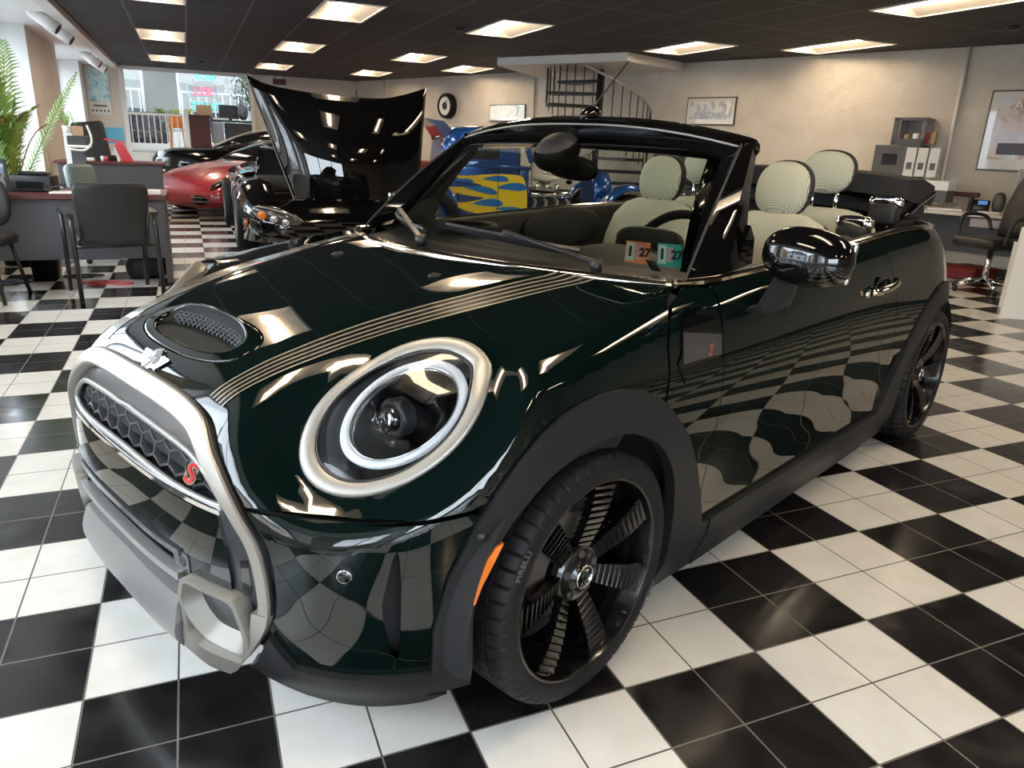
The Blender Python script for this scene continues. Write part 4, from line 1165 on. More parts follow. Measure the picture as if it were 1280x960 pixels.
# ================================================================== wheels
M['rimblack'] = mat('gloss_black_rim', (.004, .004, .0045), .22, coat=.35)
M['disc'] = mat('brake_disc', (.25, .24, .23), .35, metal=.8)
M['caliper'] = mat('brake_caliper', (.10, .085, .075), .4, metal=.3)
M['tyretext'] = mat('tyre_lettering', (.09, .09, .09), .5)
def bend_text(name, body, size, rad, a0, yface, m, parent, depth=.0008):
    o = text_obj(name, body, size, Matrix.Identity(4), m, parent, depth, bevel=.0004)
    for v in o.data.vertices:
        a = a0 - v.co.x/rad; r = rad+v.co.y; v.co = Vector((r*math.cos(a), yface-v.co.z, r*math.sin(a)))
    o.data.flip_normals()
    return o
def make_wheel():
    """outer face towards -y; origin at the wheel centre"""
    w = bpy.data.objects.new('wheel', None); COL.objects.link(w); w.parent = car
    # tyre
    prof = [(.2465, .098), (.250, .1015), (.262, .1035), (.278, .104), (.290, .101), (.299, .094), (.3045, .084), (.3075, .070), (.308, .066), (.302, .065), (.302, .059), (.308, .058), (.3085, .024), (.302, .023), (.302, .015), (.3085, .014),
            (.3085, -.014), (.302, -.015), (.302, -.023), (.3085, -.024), (.308, -.058), (.302, -.059), (.302, -.065), (.308, -.066), (.3045, -.084), (.299, -.094), (.278, -.104), (.2465, -.098)]
    NT = 432; rings = []
    for i in range(NT):
        a = 2*PI*i/NT; ring = []
        for j, (r, h) in enumerate(prof):
            rr = r
            sh = (i % 8) == 0
            if sh and (3 <= j <= 8 or 19 <= j <= 24): rr -= .006
            if ((i+4) % 8) == 0 and 11 <= j <= 20 and j not in (13, 14, 17, 18): rr -= .003
            ring.append((rr*math.cos(a), -h, rr*math.sin(a)))
        rings.append(ring)
    mb = MB(); mb.loft(rings, closed_loft=True, caps=False, closed_ring=False); t = mb.build('tyre', M['rubber'], w, angle=40)
    bend_text('tyre_lettering', 'PIRELLI', .022, .282, R(150), -.1045, M['tyretext'], t)
    bend_text('tyre_lettering', 'PIRELLI', .022, .282, R(-30), -.1045, M['tyretext'], t)
    # rim barrel
    MB().lathe([(.2475, -.1), (.2475, .0995), (.244, .1005), (.2405, .099), (.2375, .092), (.236, .08), (.231, .07), (.224, .03), (.220, -.06), (.232, -.09), (.236, -.1)], axis=Matrix(((1,0,0),(0,0,-1),(0,1,0))), n=72).build('rim', M['rimblack'], w, angle=40)
    MB().lathe([(0, -.02), (.13, -.02), (.132, -.018), (.132, .0), (.13, .002), (.07, .002), (.06, .03), (0, .03)], axis=Matrix(((1,0,0),(0,0,-1),(0,1,0))), n=48).build('brake_disc', M['disc'], w, angle=40)
    pl = arc((0, 0), .150, R(135), R(205), 10)+arc((0, 0), .085, R(205), R(135), 10)
    MB().prism(pl, (-.035, .028), Matrix(((1,0,0,0),(0,0,-1,0),(0,1,0,0),(0,0,0,1)))).build('brake_caliper', M['caliper'], w, recalc=True)
    MB().lathe([(.222, -.055), (.0, -.055)], axis=Matrix(((1,0,0),(0,0,-1),(0,1,0))), n=48).build('wheel_inner_shield', M['inner'], w)
    # hub and seven ribbed spokes
    mb = MB(); mb.lathe([(.0, .074), (.030, .074), (.034, .070), (.045, .062), (.066, .060), (.074, .052), (.074, .02)], axis=Matrix(((1,0,0),(0,0,-1),(0,1,0))), n=42)
    mb.build('hub', M['rimblack'], w, angle=35)
    for i in range(5):
        a = 2*PI*i/5+.3; MB().cyl((.052*math.cos(a), -.040, .052*math.sin(a)), (.052*math.cos(a), -.0665, .052*math.sin(a)), .0105, .009, 6).build('wheel_bolt', M['greygloss'], w)
    cap = MB().lathe([(0, .0785), (.0265, .0785), (.0285, .077), (.0295, .072)], axis=Matrix(((1,0,0),(0,0,-1),(0,1,0))), n=32).build('hub_cap', M['gloss'], w)
    MB().lathe([(.0262, .0782), (.0268, .0795), (.0285, .0795), (.0292, .0775)], axis=Matrix(((1,0,0),(0,0,-1),(0,1,0))), n=32).build('hub_cap_ring', M['brightchrome'], cap)
    rot = Matrix.Rotation(R(72), 4, 'Z')
    text_obj('hub_letters', 'MINI', .019, Matrix.Rotation(R(90), 4, 'X') @ rot @ Matrix.Translation((0, 0, .0788)), M['brightchrome'], cap, .0005, bevel=.0008)
    for i in range(7):
        a = R(80)+2*PI*i/7
        mb = MB(); mb.M = Matrix.Rotation(-a, 4, 'Y')
        # blade: widening from hub to rim, stepped into ribs, one edge standing proud
        def sec(r, w0, w1, h0, h1): return [(r, -h0, -w0), (r, -h1, w1), (r, -h1+.022, w1*.9), (r, -h0+.022, -w0*.9)]
        rings = []; nrib = 10
        for k in range(nrib):
            r0 = .066+(.232-.066)*k/nrib; r1 = .066+(.232-.066)*(k+.72)/nrib
            t = k/nrib; wd = .021+.015*t; hh = .060+.028*math.sin(min(1, t*1.15)*PI/2)
            hb = hh+.004
            rings += [sec(r0, wd, wd*1.05, hh, hh-.006), sec(r1, wd+.0005, wd*1.05+.0005, hb, hb-.004)]
            rg = .066+(.232-.066)*(k+.74)/nrib; rings += [sec(rg, wd, wd*1.05, hh-.0045, hh-.010)]
        rings.append(sec(.2375, .031, .032, .090, .086))
        mb.loft(rings, smooth=False); mb.build('spoke', M['rimblack'], w)
    MB().cyl((.16, -.082, -.165), (.175, -.098, -.178), .004, .0035, 8).build('valve', M['black'], w)
    return w
wheel = make_wheel(); wheel.location = (0, -.8535+.104, .308)
for (x, s) in ((WB, -1), (0, 1), (WB, 1)):
    c = copy_tree(wheel, car); c.location = (x, s*(.8535-.104), .308)
    if s > 0: c.rotation_euler = (0, R(25), PI)
    elif x > 0: c.rotation_euler = (0, R(33), 0)
# ================================================================== windscreen, cabin
M['windscreen'] = glass_mat('windscreen_glass', (.86, .93, .88), 1.0, 1.52, .80)
M['trimblack'] = mat('soft_black_trim', (.016, .016, .017), .55, bump=(300, .05))
M['canvas'] = mat('soft_top_canvas', (.010, .010, .011), .75, bump=(600, .15))
def fabric_mat():
    m, nt, b = newmat('cream_check_fabric'); N = nt.nodes; L = nt.links
    tc = N.new('ShaderNodeTexCoord'); sp = N.new('ShaderNodeSeparateXYZ'); L.new(tc.outputs['Object'], sp.inputs[0])
    def m_(op, a, b_=None):
        n = N.new('ShaderNodeMath'); n.operation = op
        for i, x in enumerate((a, b_)):
            if x is None: continue
            if isinstance(x, (int, float)): n.inputs[i].default_value = x
            else: L.new(x, n.inputs[i])
        return n.outputs[0]
    ln = []
    yz = m_('ADD', sp.outputs[0], sp.outputs[2])
    for src, f in ((sp.outputs[1], 140.0), (yz, 140.0)):
        fr = m_('FRACT', m_('MULTIPLY', src, f)); ln.append(m_('LESS_THAN', fr, .30))
    k = m_('MAXIMUM', ln[0], ln[1]); k2 = m_('MULTIPLY', ln[0], ln[1])
    mx = N.new('ShaderNodeMix'); mx.data_type = 'RGBA'; L.new(k, mx.inputs[0]); mx.inputs[6].default_value = (.58, .58, .44, 1); mx.inputs[7].default_value = (.40, .40, .29, 1)
    m2 = N.new('ShaderNodeMix'); m2.data_type = 'RGBA'; L.new(k2, m2.inputs[0]); L.new(mx.outputs[2], m2.inputs[6]); m2.inputs[7].default_value = (.10, .10, .085, 1)
    L.new(m2.outputs[2], b.inputs['Base Color']); b.inputs['Roughness'].default_value = .8; b.inputs['Sheen Weight'].default_value = .2
    return m
M['fabric'] = fabric_mat(); M['dashgrey'] = mat('dash_plastic', (.018, .0175, .017), .5, bump=(500, .1))

# frame lines: bottom (on the cowl) and top of the glass, y = 0 .. edge
def gl_bot(y): a = abs(y)/.66; return Vector((.30+.29*a**2.2, y, .958-.022*a*a))
def gl_top(y): a = abs(y)/.575; return Vector((.875+.050*a**2.2, y, 1.300-.022*a*a))
n = 28; rings = []
for j in range(9):
    t = j/8; row = []
    for i in range(n+1):
        u = -1+2*i/n; b_ = gl_bot(u*.665); tt = gl_top(u*.575); p = b_.lerp(tt, t); p += Vector((-.018, 0, .012))*math.sin(PI*t); row.append(p)
    rings.append(row)
wsc = MB().loft(rings, caps=False, closed_ring=False).build('windscreen', M['windscreen'], car)
# black ceramic border + frame, one swept band each side and along the top
def sect(pts_list, name, m, ang=35): return MB().loft(pts_list, caps=True).build(name, m, car, angle=ang)
for s in (-1, 1):
    # A pillar: inner edge follows the glass, outer face turns back to the side window
    rows = []
    for t in np.linspace(0, 1, 12):
        gi = gl_bot(.665).lerp(gl_top(.575), t); k = math.sin(PI*t)
        gi = gi + Vector((-.018*k, 0, .012*k))
        ins = gi + Vector((-.004, -.030-.042*t, 0))                  # over the glass edge
        f1 = gi + Vector((-.006, .012, .002))
        f2 = Vector((.485, .714, .926)).lerp(Vector((.925, .600, 1.290)), t) + Vector((-.014*k, .008*k, .008*k))
        f3 = Vector((.60, .738, .935)).lerp(Vector((.965, .616, 1.288)), t) + Vector((-.006*k, .010*k, .004*k))
        bk = Vector((.80, .725, .945)).lerp(Vector((1.005, .608, 1.268)), t) + Vector((-.035*k, .008*k, -.004*k))
        bi = Vector((.77, .66, .93)).lerp(Vector((.99, .57, 1.255)), t) + Vector((-.035*k, 0, 0))
        inn = gi + Vector((.035, -.020, -.012))
        rows.append([Vector((p.x, p.y*s*(1), p.z)) for p in (ins, f1, f2, f3, bk, bi, inn)])
    sect(rows, 'windscreen_pillar', M['gloss'], 28)
    # rubber strip down the pillar edge
    P = [rows[i][2]+Vector((0, 0, .001)) for i in range(12)]; MB().tube(P, .004, 6).build('pillar_seal', M['trimblack'], car)
    # mirror triangle behind the pillar foot
    tri = [(.74, .942), (.84, .948), (.835, 1.02), (.80, 1.06)]
    MB().prism([(x, z) for x, z in tri], (.706*s, .722*s), Matrix(((1,0,0,0),(0,0,1,0),(0,1,0,0),(0,0,0,1)))).build('mirror_triangle', M['gloss'], car)
# header
rows = []
for u in np.linspace(-1, 1, 29):
    y = u*.615; a = abs(u); zc = 1.352-.056*a**2.4; xc = .905+.052*a**2; dp = 1-.62*a*a
    edge = 1-.25*max(0, (a-.85)/.15)
    y_t = gl_top(u*.575); 
    rows.append([Vector((y_t.x-.058, y*.985, y_t.z-.050)), Vector((y_t.x-.010, y, y_t.z+.012)), Vector((xc-.055, y, zc-.026)), Vector((xc-.045, y, zc-.010)), Vector((xc-.005, y, zc+.004*edge)), Vector((xc+.060*dp, y, zc-.001)), Vector((xc+.098*dp, y*1.01, zc-.016)), Vector((xc+.105*dp, y*1.01, zc-.034)), Vector((xc+.085*dp, y, zc-.050)), Vector((xc+.02, y*.97, zc-.072)), Vector((y_t.x-.005, y*.96, y_t.z-.052))])
sect(rows, 'windscreen_header', M['gloss'], 30)
P = [Vector((.905+.052*abs(u)**2-.056, u*.60, 1.352-.056*abs(u)**2.4-.024)) for u in np.linspace(-1, 1, 29)]
MB().tube(P, .0035, 6).build('header_line', M['silver'], car)
# shaded band and sensor housing behind the top of the glass
MB().sph((.80, .02, 1.235), (.085, .085, .055), 20, 10, rot=(0, R(-35), 0)).build('sensor_housing', M['trimblack'], car)
MB().tube([(.83, .02, 1.24), (.86, .0, 1.21)], .012, 10).build('mirror_stem', M['trimblack'], car)
MB().sph((.865, .005, 1.185), (.026, .125, .042), 28, 12, rot=(R(4), R(-8), R(-6)), p=.8).build('rear_view_mirror', M['trimblack'], car)
MB().sph((.85, .0, 1.135), (.012, .012, .008), 12, 8).build('mirror_button', M['greygloss'], car)
# antenna
an = MB().sph((.945, 0, 1.362), (.055, .020, .028), 18, 8, rot=(0, R(-12), 0)).build('antenna_base', M['gloss'], car)
MB().tube([(.955, 0, 1.385), (1.02, 0, 1.445), (1.145, 0, 1.555)], [.0045, .0032, .0028], 8).build('antenna_rod', M['black'], an)
# scuttle grille between bonnet and glass
rings = []
for u in np.linspace(-1, 1, 31):
    y = u*.68; c_ = cowl(y); g_ = gl_bot(u*.662); rings.append([(c_[0]+.008, y, c_[2]-.004), (c_[0]+.03, y, c_[2]-.018), (g_.x+.02, y, g_.z-.016), (g_.x+.03, y, g_.z-.03)])
MB().loft(rings, caps=False, closed_ring=False).build('scuttle_grille', M['trimblack'], car)
# wipers: arm and blade, far one parked towards the middle of the glass
def gpt(y, t, d=0.0):
    k = math.sin(PI*t); b_ = gl_bot(y); tt = gl_top(y*.575/.665); p = b_.lerp(tt, t)+Vector((-.018*k, 0, .012*k))
    return p + Vector((-.55, 0, .835))*d
def wiper(piv, elbow, b0, b1, name='wiper_arm'):
    pv = Vector(piv); e = gpt(*elbow, .030)
    arm = MB().tube([pv+Vector((0, 0, -.02)), pv+Vector((-.004, 0, .012))], .017, 12).box(pv.lerp(e, .5)+Vector((-.006, 0, .006)), ((e-pv).length, .018, .010), rot=(e-pv).to_track_quat('X', 'Z').to_matrix(), bev=.003).build(name, M['black'], car)
    P = [gpt(b0[0]+(b1[0]-b0[0])*t, b0[1]+(b1[1]-b0[1])*t, .016+.006*math.sin(PI*t)) for t in np.linspace(0, 1, 12)]
    MB().strip(P, [(-.006, -.006), (.006, -.006), (.005, .006), (-.002, .010), (-.005, .006)], up=(-.55, 0, .835)).build('wiper_blade', M['black'], arm)
    P2 = [gpt(b0[0]+(b1[0]-b0[0])*t, b0[1]+(b1[1]-b0[1])*t, .005) for t in np.linspace(0, 1, 12)]
    MB().strip(P2, [(-.001, -.006), (.001, -.006), (.001, .006), (-.001, .006)], up=(-.55, 0, .835)).build('wiper_rubber', M['rubber'], arm)
    MB().tube([e, gpt((b0[0]+b1[0])/2, (b0[1]+b1[1])/2, .022)], .006, 8).build('wiper_joint', M['black'], arm)
wiper((.40, -.49, .952), (-.20, .07), (.06, .09), (-.42, .035))
wiper((.27, .10, .962), (.44, .11), (.64, .10), (.14, .03))

# registration stickers inside the glass
M['st_orange'] = mat('sticker_orange', (.75, .25, .12), .5); M['st_teal'] = mat('sticker_teal', (.03, .45, .42), .5); M['st_pale'] = mat('sticker_pale', (.62, .74, .70), .5); M['st_ink'] = mat('sticker_ink', (.02, .03, .03), .5); M['st_pink'] = mat('sticker_print', (.60, .35, .42), .5)
def sticker(yc, zt, col):
    c0 = gpt(yc, zt, -.004); x = (gpt(yc-.03, zt, -.004)-gpt(yc+.03, zt, -.004)).normalized(); u = (gpt(yc, zt+.05, -.004)-gpt(yc, zt-.05, -.004)).normalized()
    f = frame(c0, x, u); w_, h_ = .034, .036
    r_ = MB().add([f @ Vector((a*w_, b_*h_, 0)) for a, b_ in ((-1, -1), (1, -1), (1, 1), (-1, 1))], [(0, 1, 2, 3)]).build('inspection_sticker', col, car)
    MB().add([f @ Vector((a*w_*.93, b_*h_*.82, .0006)) for a, b_ in ((-1, -1), (-.28, -1), (-.28, 1), (-1, 1))], [(0, 1, 2, 3)]).build('sticker_field', M['st_pale'], r_)
    MB().add([f @ Vector((a*w_*.93, b_*h_*.82, .0006)) for a, b_ in ((-.2, -.75), (.30, -.75), (.30, .85), (-.2, .85))], [(0, 1, 2, 3)]).build('sticker_print', M['st_pink'], r_)
    text_obj('sticker_number', '1', .046, f @ Matrix.Translation((-w_*.60, 0, .001)), M['st_ink'], r_, .0002, bevel=.0016)
    text_obj('sticker_number', '27', .038, f @ Matrix.Translation((w_*.60, 0, .001)) @ Matrix.Scale(.8, 4, (1, 0, 0)), M['st_ink'], r_, .0002, bevel=.002)
    return r_
sticker(-.540, .105, M['st_orange']); sticker(-.611, .108, M['st_teal'])
MB().box(gpt(-.585, .03, -.004), (.002, .03, .05), rot=(0, R(-50), 0)).build('sensor_strip', M['dashgrey'], car)

# ------------------------------------------------------------------ tub: sills, door inner tops, dash, seats
mb = MB()
for s in (-1, 1):
    rings = []
    for x in np.linspace(.56, 2.62, 22):
        y = shoot(np.array([[x, 0, beltz(x)-.01]]), np.array([[0., -1, 0]]))[0][1]; z = beltz(x)
        rings.append([(x, s*(-y-.010), z-.002), (x, s*(-y-.035), z+.002), (x, s*(-y-.075), z-.006), (x, s*(-y-.085), z-.05), (x, s*(-y-.09), z-.45)])
    MB().loft(rings, caps=False, closed_ring=False).build('door_inner_trim', M['trimblack'], car)
    MB().sph((1.62, s*.655, .88), (.30, .02, .10), 24, 8).build('door_armrest', M['dashgrey'], car)
MB().b2((.45, -.70, .17), (2.5, .70, .22)).build('cabin_floor', M['trimblack'], car)
MB().b2((2.40, -.66, .22), (2.45, .66, .80)).build('rear_bulkhead', M['trimblack'], car)
# dash
rings = []
for y in np.linspace(-.66, .66, 25):
    a = abs(y)/.66; x0 = .33+.25*a**2.2
    bump = .030*math.exp(-((y+.36)/.17)**4)
    rings.append([(x0, y, .935-.02*a*a), (.62+.04*a, y, .938+bump*.5), (.74, y, .935+bump), (.80, y, .915+bump*.8), (.83, y, .86), (.80, y, .70), (.70, y, .55), (.5, y, .5)])
MB().loft(rings, caps=False, closed_ring=False).build('dashboard', M['dashgrey'], car)
MB().lathe([(.10, -.01), (.115, 0), (.118, .02), (.110, .03), (.10, .02)], (.70, .36, .94), n=32).build('air_vent_ring', M['trimblack'], car)
o = MB().sph((0, 0, 0), (.035, .125, .062), 24, 10, p=.6).build('instrument_pod', M['trimblack'], car); o.location = (.84, -.36, .955)
MB().lathe([(.075, 0), (.085, .003), (.095, 0)], (.80, 0, .80), axis='X', n=32).build('centre_display_ring', M['brightchrome'], car)
# steering wheel
sw = bpy.data.objects.new('steering_wheel', None); COL.objects.link(sw); sw.parent = car; sw.location = (.985, -.365, .885); sw.rotation_euler = (0, R(-68), 0)
MB().tube([(.178*math.cos(t), .178*math.sin(t), 0) for t in np.linspace(0, 2*PI, 49)[:-1]], .0165, 12, closed=True).build('wheel_rim', M['black'], sw)
MB().sph((0, 0, -.01), (.062, .068, .035), 20, 8).build('wheel_boss', M['trimblack'], sw)
for a in (R(0), R(180), R(90), R(-90))[:3]:
    MB().box((.11*math.sin(a+PI/2)*-1 if False else .11*math.cos(a+R(90)), .11*math.sin(a+R(90)), -.004), (.022, .11, .016), rot=(0, 0, a), bev=.005, seg=2).build('wheel_spoke', M['greygloss'], sw)
MB().tube([(0, 0, -.02), (0, 0, -.20)], .035, 12).build('steering_column', M['trimblack'], sw)

def cushion(name, m, parent, c, size, rot, p=.55, n=28, mm=14, dish=0.0):
    o = MB().sph((0, 0, 0), size, n, mm, p=p).build(name, m, parent)
    if dish:
        for v in o.data.vertices:
            if v.co.x < 0: v.co.x += dish*max(0, 1-(v.co.y/size[1])**2*1.4)*(1 if v.co.x < -size[0]*.4 else .3)
    o.location = c; o.rotation_euler = rot; return o
def make_seat(loc):
    r_ = bpy.data.objects.new('front_seat', None); COL.objects.link(r_); r_.parent = car; r_.location = loc
    cushion('seat_cushion', M['fabric'], r_, (-.24, 0, -.30), (.27, .25, .085), (0, R(-6), 0), .6)
    # backrest: broad bolsters, narrowing to the shoulders
    rings = []
    H_ = [(-.30, .235, .075), (-.15, .258, .085), (0, .262, .09), (.14, .250, .088), (.24, .225, .082), (.30, .175, .070), (.325, .12, .05), (.330, .04, .015)]
    for z, w_, d_ in H_:
        row = []
        for k in range(36):
            a = 2*PI*k/36; cx, sy_ = math.cos(a), math.sin(a); y = w_*math.copysign(abs(sy_)**.62, sy_); x = d_*math.copysign(abs(cx)**.6, cx)
            if x < 0: x += .050*max(0, 1-(y/(w_*.62))**2)*min(1, max(0, (.30-z)/.2))
            row.append((x, y, z))
        rings.append(row)
    bk = MB().loft(rings, caps=True).build('backrest', M['fabric'], r_); bk.rotation_euler = (0, R(14), 0); bk.location = (.02, 0, .02)
    sh = MB().loft([[(x*.9+.030 if x > -.01 else x*.5+.03, y*1.012, z*1.004) for x, y, z in row] for row in rings], caps=True).build('backrest_shell', M['trimblack'], r_); sh.rotation_euler = (0, R(14), 0); sh.location = (.035, 0, .015)
    hr = cushion('headrest', M['fabric'], r_, (.085, 0, .435), (.052, .108, .108), (0, R(10), 0), .82)
    o = cushion('headrest_back', M['trimblack'], r_, (.112, 0, .437), (.058, .112, .112), (0, R(10), 0), .82)
    for y in (-.05, .05):
        MB().tube([(.095, y, .25), (.095, y, .36)], .007, 8).build('headrest_post', M['brightchrome'], r_)
    # seam lines
    return r_
seat = make_seat((1.66, -.37, .69))
s2 = copy_tree(seat, car); s2.location = (1.80, .30, .69)
def make_rear(y, x):
    r_ = bpy.data.objects.new('rear_seat', None); COL.objects.link(r_); r_.parent = car; r_.location = (x, y, .72)
    cushion('rear_backrest', M['fabric'], r_, (0, 0, .02), (.075, .27, .30), (0, R(12), 0), .55)
    cushion('rear_headrest', M['fabric'], r_, (.03, 0, .470), (.045, .115, .092), (0, R(6), 0), .82)
    cushion('rear_headrest_back', M['trimblack'], r_, (.058, 0, .472), (.050, .120, .097), (0, R(6), 0), .82)
    for yy in (-.055, .055): MB().tube([(.04, yy, .27), (.04, yy, .42)], .009, 8).build('headrest_post', M['brightchrome'], r_)
    return r_
rs = make_rear(-.325, 2.25); rs2 = copy_tree(rs, car); rs2.location = (2.25, .30, .72)
cushion('rear_bench', M['fabric'], car, (2.05, 0, .58), (.22, .55, .09), (0, 0, 0), .55)
# chromed roll-bar covers and belt guides
for y, x, z in ((-.555, 2.42, 1.075), (-.60, 1.95, 1.005)):
    MB().sph((x, y, z), (.030, .075, .030), 20, 10, p=.6).build('roll_hoop_cover', M['brightchrome'], car)
    MB().b2((x-.05, y-.06, z-.10), (x+.05, y+.06, z-.01), bev=.02, seg=3).build('roll_hoop_base', M['trimblack'], car)
# folded soft top: stacked canvas folds across the tail
def fold(x0, x1, z0, z1, hw, th, name, m, droop=.03):
    rings = []
    for u in np.linspace(-1, 1, 23):
        y = u*hw; a = abs(u); d = droop*a**3; sx_ = .06*a**4
        rings.append([Vector((x0+sx_, y, z0-d)), Vector((x0+.02+sx_, y, z0+th-d)), Vector(((x0+x1)/2, y, (z0+z1)/2+th*1.25-d*1.1)), Vector((x1-.03-sx_, y, z1+th-d)), Vector((x1-sx_, y, z1+th*.3-d)), Vector((x1-.03-sx_, y, z1-.01-d)), Vector(((x0+x1)/2, y, (z0+z1)/2-.01-d))])
    return MB().loft(rings, caps=True).build(name, m, car, angle=50)
top = fold(2.46, 3.03, 1.115, 1.085, .60, .085, 'folded_roof', M['canvas'])
fold(2.50, 3.00, 1.035, 1.03, .575, .055, 'roof_fold', M['canvas'])
fold(2.55, 2.96, .965, .96, .56, .06, 'roof_fold', M['canvas'])
MB().b2((2.45, -.58, .90), (2.95, .58, .99), bev=.02).build('roof_well', M['trimblack'], car)
for s in (-1, 1):
    MB().tube([(2.40, s*.57, .96), (2.62, s*.595, 1.02), (2.95, s*.60, 1.10)], .014, 8).build('roof_link', M['gloss'], car)
    rings = []
    for x in np.linspace(2.55, 3.05, 8):
        rings.append([(x, s*.64, .965-.01*(x-2.5)), (x, s*.45, .97), (x, s*.2, .97)])
rr = []
for x in np.linspace(2.40, 3.0, 9):
    yy = .62-.25*max(0, (x-2.7)/.3)**2; rr.append([(x, -yy, .955), (x, -yy*.5, .965), (x, 0, .968), (x, yy*.5, .965), (x, yy, .955)])
MB().loft(rr, caps=False, closed_ring=False).build('rear_deck', M['trimblack'], car)

# ------------------------------------------------------------------ door mirrors (the far one folded in)
for s in (-1, 1):
    fold_ = s > 0
    rt = Euler((R(-4*s), R(4), R(8*s) if not fold_ else R(70)))
    c_ = Vector((.632, s*.966, 1.014)) if not fold_ else Vector((.80, .80, 1.0))
    root = MB().sph((0, 0, 0), (.082, .114, .073) if not fold_ else (.07, .115, .07), 36, 18, p=.86).build('door_mirror', M['gloss'], car)
    root.location = c_; root.rotation_euler = rt
    MB().box((.062, 0, 0), (.016, .175, .105), bev=.006, seg=3).build('mirror_glass', M['brightchrome'], root)
    inv_ = (Matrix.Translation(c_) @ rt.to_matrix().to_4x4()).inverted()
    path = ((.665, .925, .975, .9), (.685, .90, .945, 1.0), (.705, .878, .90, 1.15), (.715, .862, .865, 1.25), (.715, .825, .845, 1.25))
    if fold_: path = tuple((x+.09, y-.07, z, k) for x, y, z, k in path)
    MB().loft([[inv_ @ Vector((x+.050*k*math.cos(a), s*(y+.030*math.sin(a)*k), z)) for a in [2*PI*i/24 for i in range(24)]] for x, y, z, k in path], caps=True).build('mirror_foot', M['clad'], root)
# ================================================================== background of the showroom
def ray(px, py):
    return (_r*((px-640)/918.1756) + _d*((py-480)/918.1756) + _f)
def at_z(px, py, z=0.0): d = ray(px, py); return CAM + d*((z-CAM.z)/d.z)
def at_y(px, py, y): d = ray(px, py); return CAM + d*((y-CAM.y)/d.y)
def at_w(px, py, off=0.0):
    d = ray(px, py); t = ((WA-CAM).dot(Vector((-WN.x, -WN.y, 0))) - off)/(d.dot(Vector((-WN.x, -WN.y, 0)))); return CAM + d*t
ROTW = math.atan2(WD.y, WD.x)
M['mahog'] = mat('mahogany', (.085, .018, .016), .4, noise=(12, .25))
M['desk_grey'] = mat('grey_modesty_panel', (.075, .075, .082), .5)
M['chairblack'] = mat('black_vinyl', (.018, .019, .020), .42)
M['chairframe'] = mat('black_steel_tube', (.015, .016, .017), .3)
M['white_pl'] = mat('white_plastic', (.75, .74, .70), .4)
M['paper'] = mat('paper', (.80, .79, .76), .7)
M['greenleather'] = mat('grey_green_vinyl', (.13, .165, .16), .4)
M['leaf'] = mat('palm_leaf', (.20, .33, .06), .55); M['leaf_dry'] = mat('dry_palm_leaf', (.45, .25, .08), .6); M['leaf_y'] = mat('yellow_green_leaf', (.42, .48, .10), .5)
M['orange'] = mat('orange_plastic', (.80, .26, .03), .4)
M['screen'] = mat('dark_screen', (.01, .011, .013), .12)
M['file'] = mat('charcoal_steel', (.045, .045, .047), .45)
M['red_pl'] = mat('red_plastic', (.60, .02, .03), .3, coat=.4)
M['cardboard'] = mat('cardboard', (.42, .27, .15), .8)

# ---- desk with mahogany top (left foreground)
d = thing('office_desk', 'grey-panelled desk with mahogany top behind the black armchair', 'desk', (-2.42, 6.25, 0))
MB().b2((-.80, -.34, .70), (.75, .42, .745), bev=.006).build('desk_top', M['mahog'], d)
MB().b2((-.78, -.30, .22), (.72, -.27, .70)).build('modesty_panel', M['desk_grey'], d)
for x in (-.78, .69): MB().b2((x, -.28, .0), (x+.04, .40, .70)).build('desk_side', M['desk_grey'], d)
t = tag(MB().b2((-.01, -.005, 0), (.24, .17, .03), bev=.003).build('paper_stack', M['paper']), 'stack of white papers on the right corner of the mahogany desk', 'papers', None); t.location = (-1.95, 6.00, .745)
t = tag(MB().b2((-.10, -.08, 0), (.10, .10, .012), bev=.002).build('notepad', M['paper']), 'white notepad on the mahogany desk left of the armchair back', 'notepad'); t.location = (-2.42, 6.02, .745)
pf = thing('photo_frame', 'black photo frame standing on the desk at the left photo edge', 'photo frame', (-2.98, 6.12, .745), R(12))
MB().b2((-.17, -.012, 0), (.17, .012, .25), bev=.004).build('frame_body', M['black'], pf)
def blot(name, cols, sc):
    m, nt, b = newmat(name); N = nt.nodes; L = nt.links; tc = N.new('ShaderNodeTexCoord'); v = N.new('ShaderNodeTexNoise'); v.inputs['Scale'].default_value = sc; v.inputs['Detail'].default_value = 4; v.inputs['Distortion'].default_value = 1.0
    cr = N.new('ShaderNodeValToRGB'); L.new(tc.outputs['Object'], v.inputs[0]); L.new(v.outputs[0], cr.inputs[0]); L.new(cr.outputs[0], b.inputs['Base Color'])
    e = cr.color_ramp.elements; e[0].position = .3; e[1].position = .7; e[0].color = (*cols[0], 1); e[1].color = (*cols[-1], 1)
    for i, c_ in enumerate(cols[1:-1]): q = e.new(.3+.4*(i+1)/(len(cols)-1)); q.color = (*c_, 1)
    b.inputs['Roughness'].default_value = .25
    return m
M['photo'] = blot('family_photo', [(.02, .03, .04), (.25, .22, .2), (.1, .2, .35), (.7, .7, .68)], 14)
MB().b2((-.145, -.0145, .03), (.145, -.0125, .22)).build('picture', M['photo'], pf)
pr = thing('desk_printer', 'small black printer on the desk beside the photo frame', 'printer', (-2.66, 6.22, .745), R(-8))
MB().b2((-.14, -.10, 0), (.16, .12, .13), bev=.012, seg=2).b2((-.10, -.04, .13), (.12, .08, .155), bev=.01).build('body', M['black'], pr)
MB().b2((-.09, -.105, .03), (.11, -.10, .08)).build('paper_slot', M['screen'], pr)
st = tag(MB().box((0, 0, .02), (.06, .035, .03), rot=(0, R(10), 0), bev=.005).box((.05, 0, .045), (.16, .03, .018), rot=(0, R(-14), 0), bev=.004).build('stapler', M['black']), 'black stapler between the printer and the notepad', 'stapler'); st.location = (-2.53, 6.04, .75)

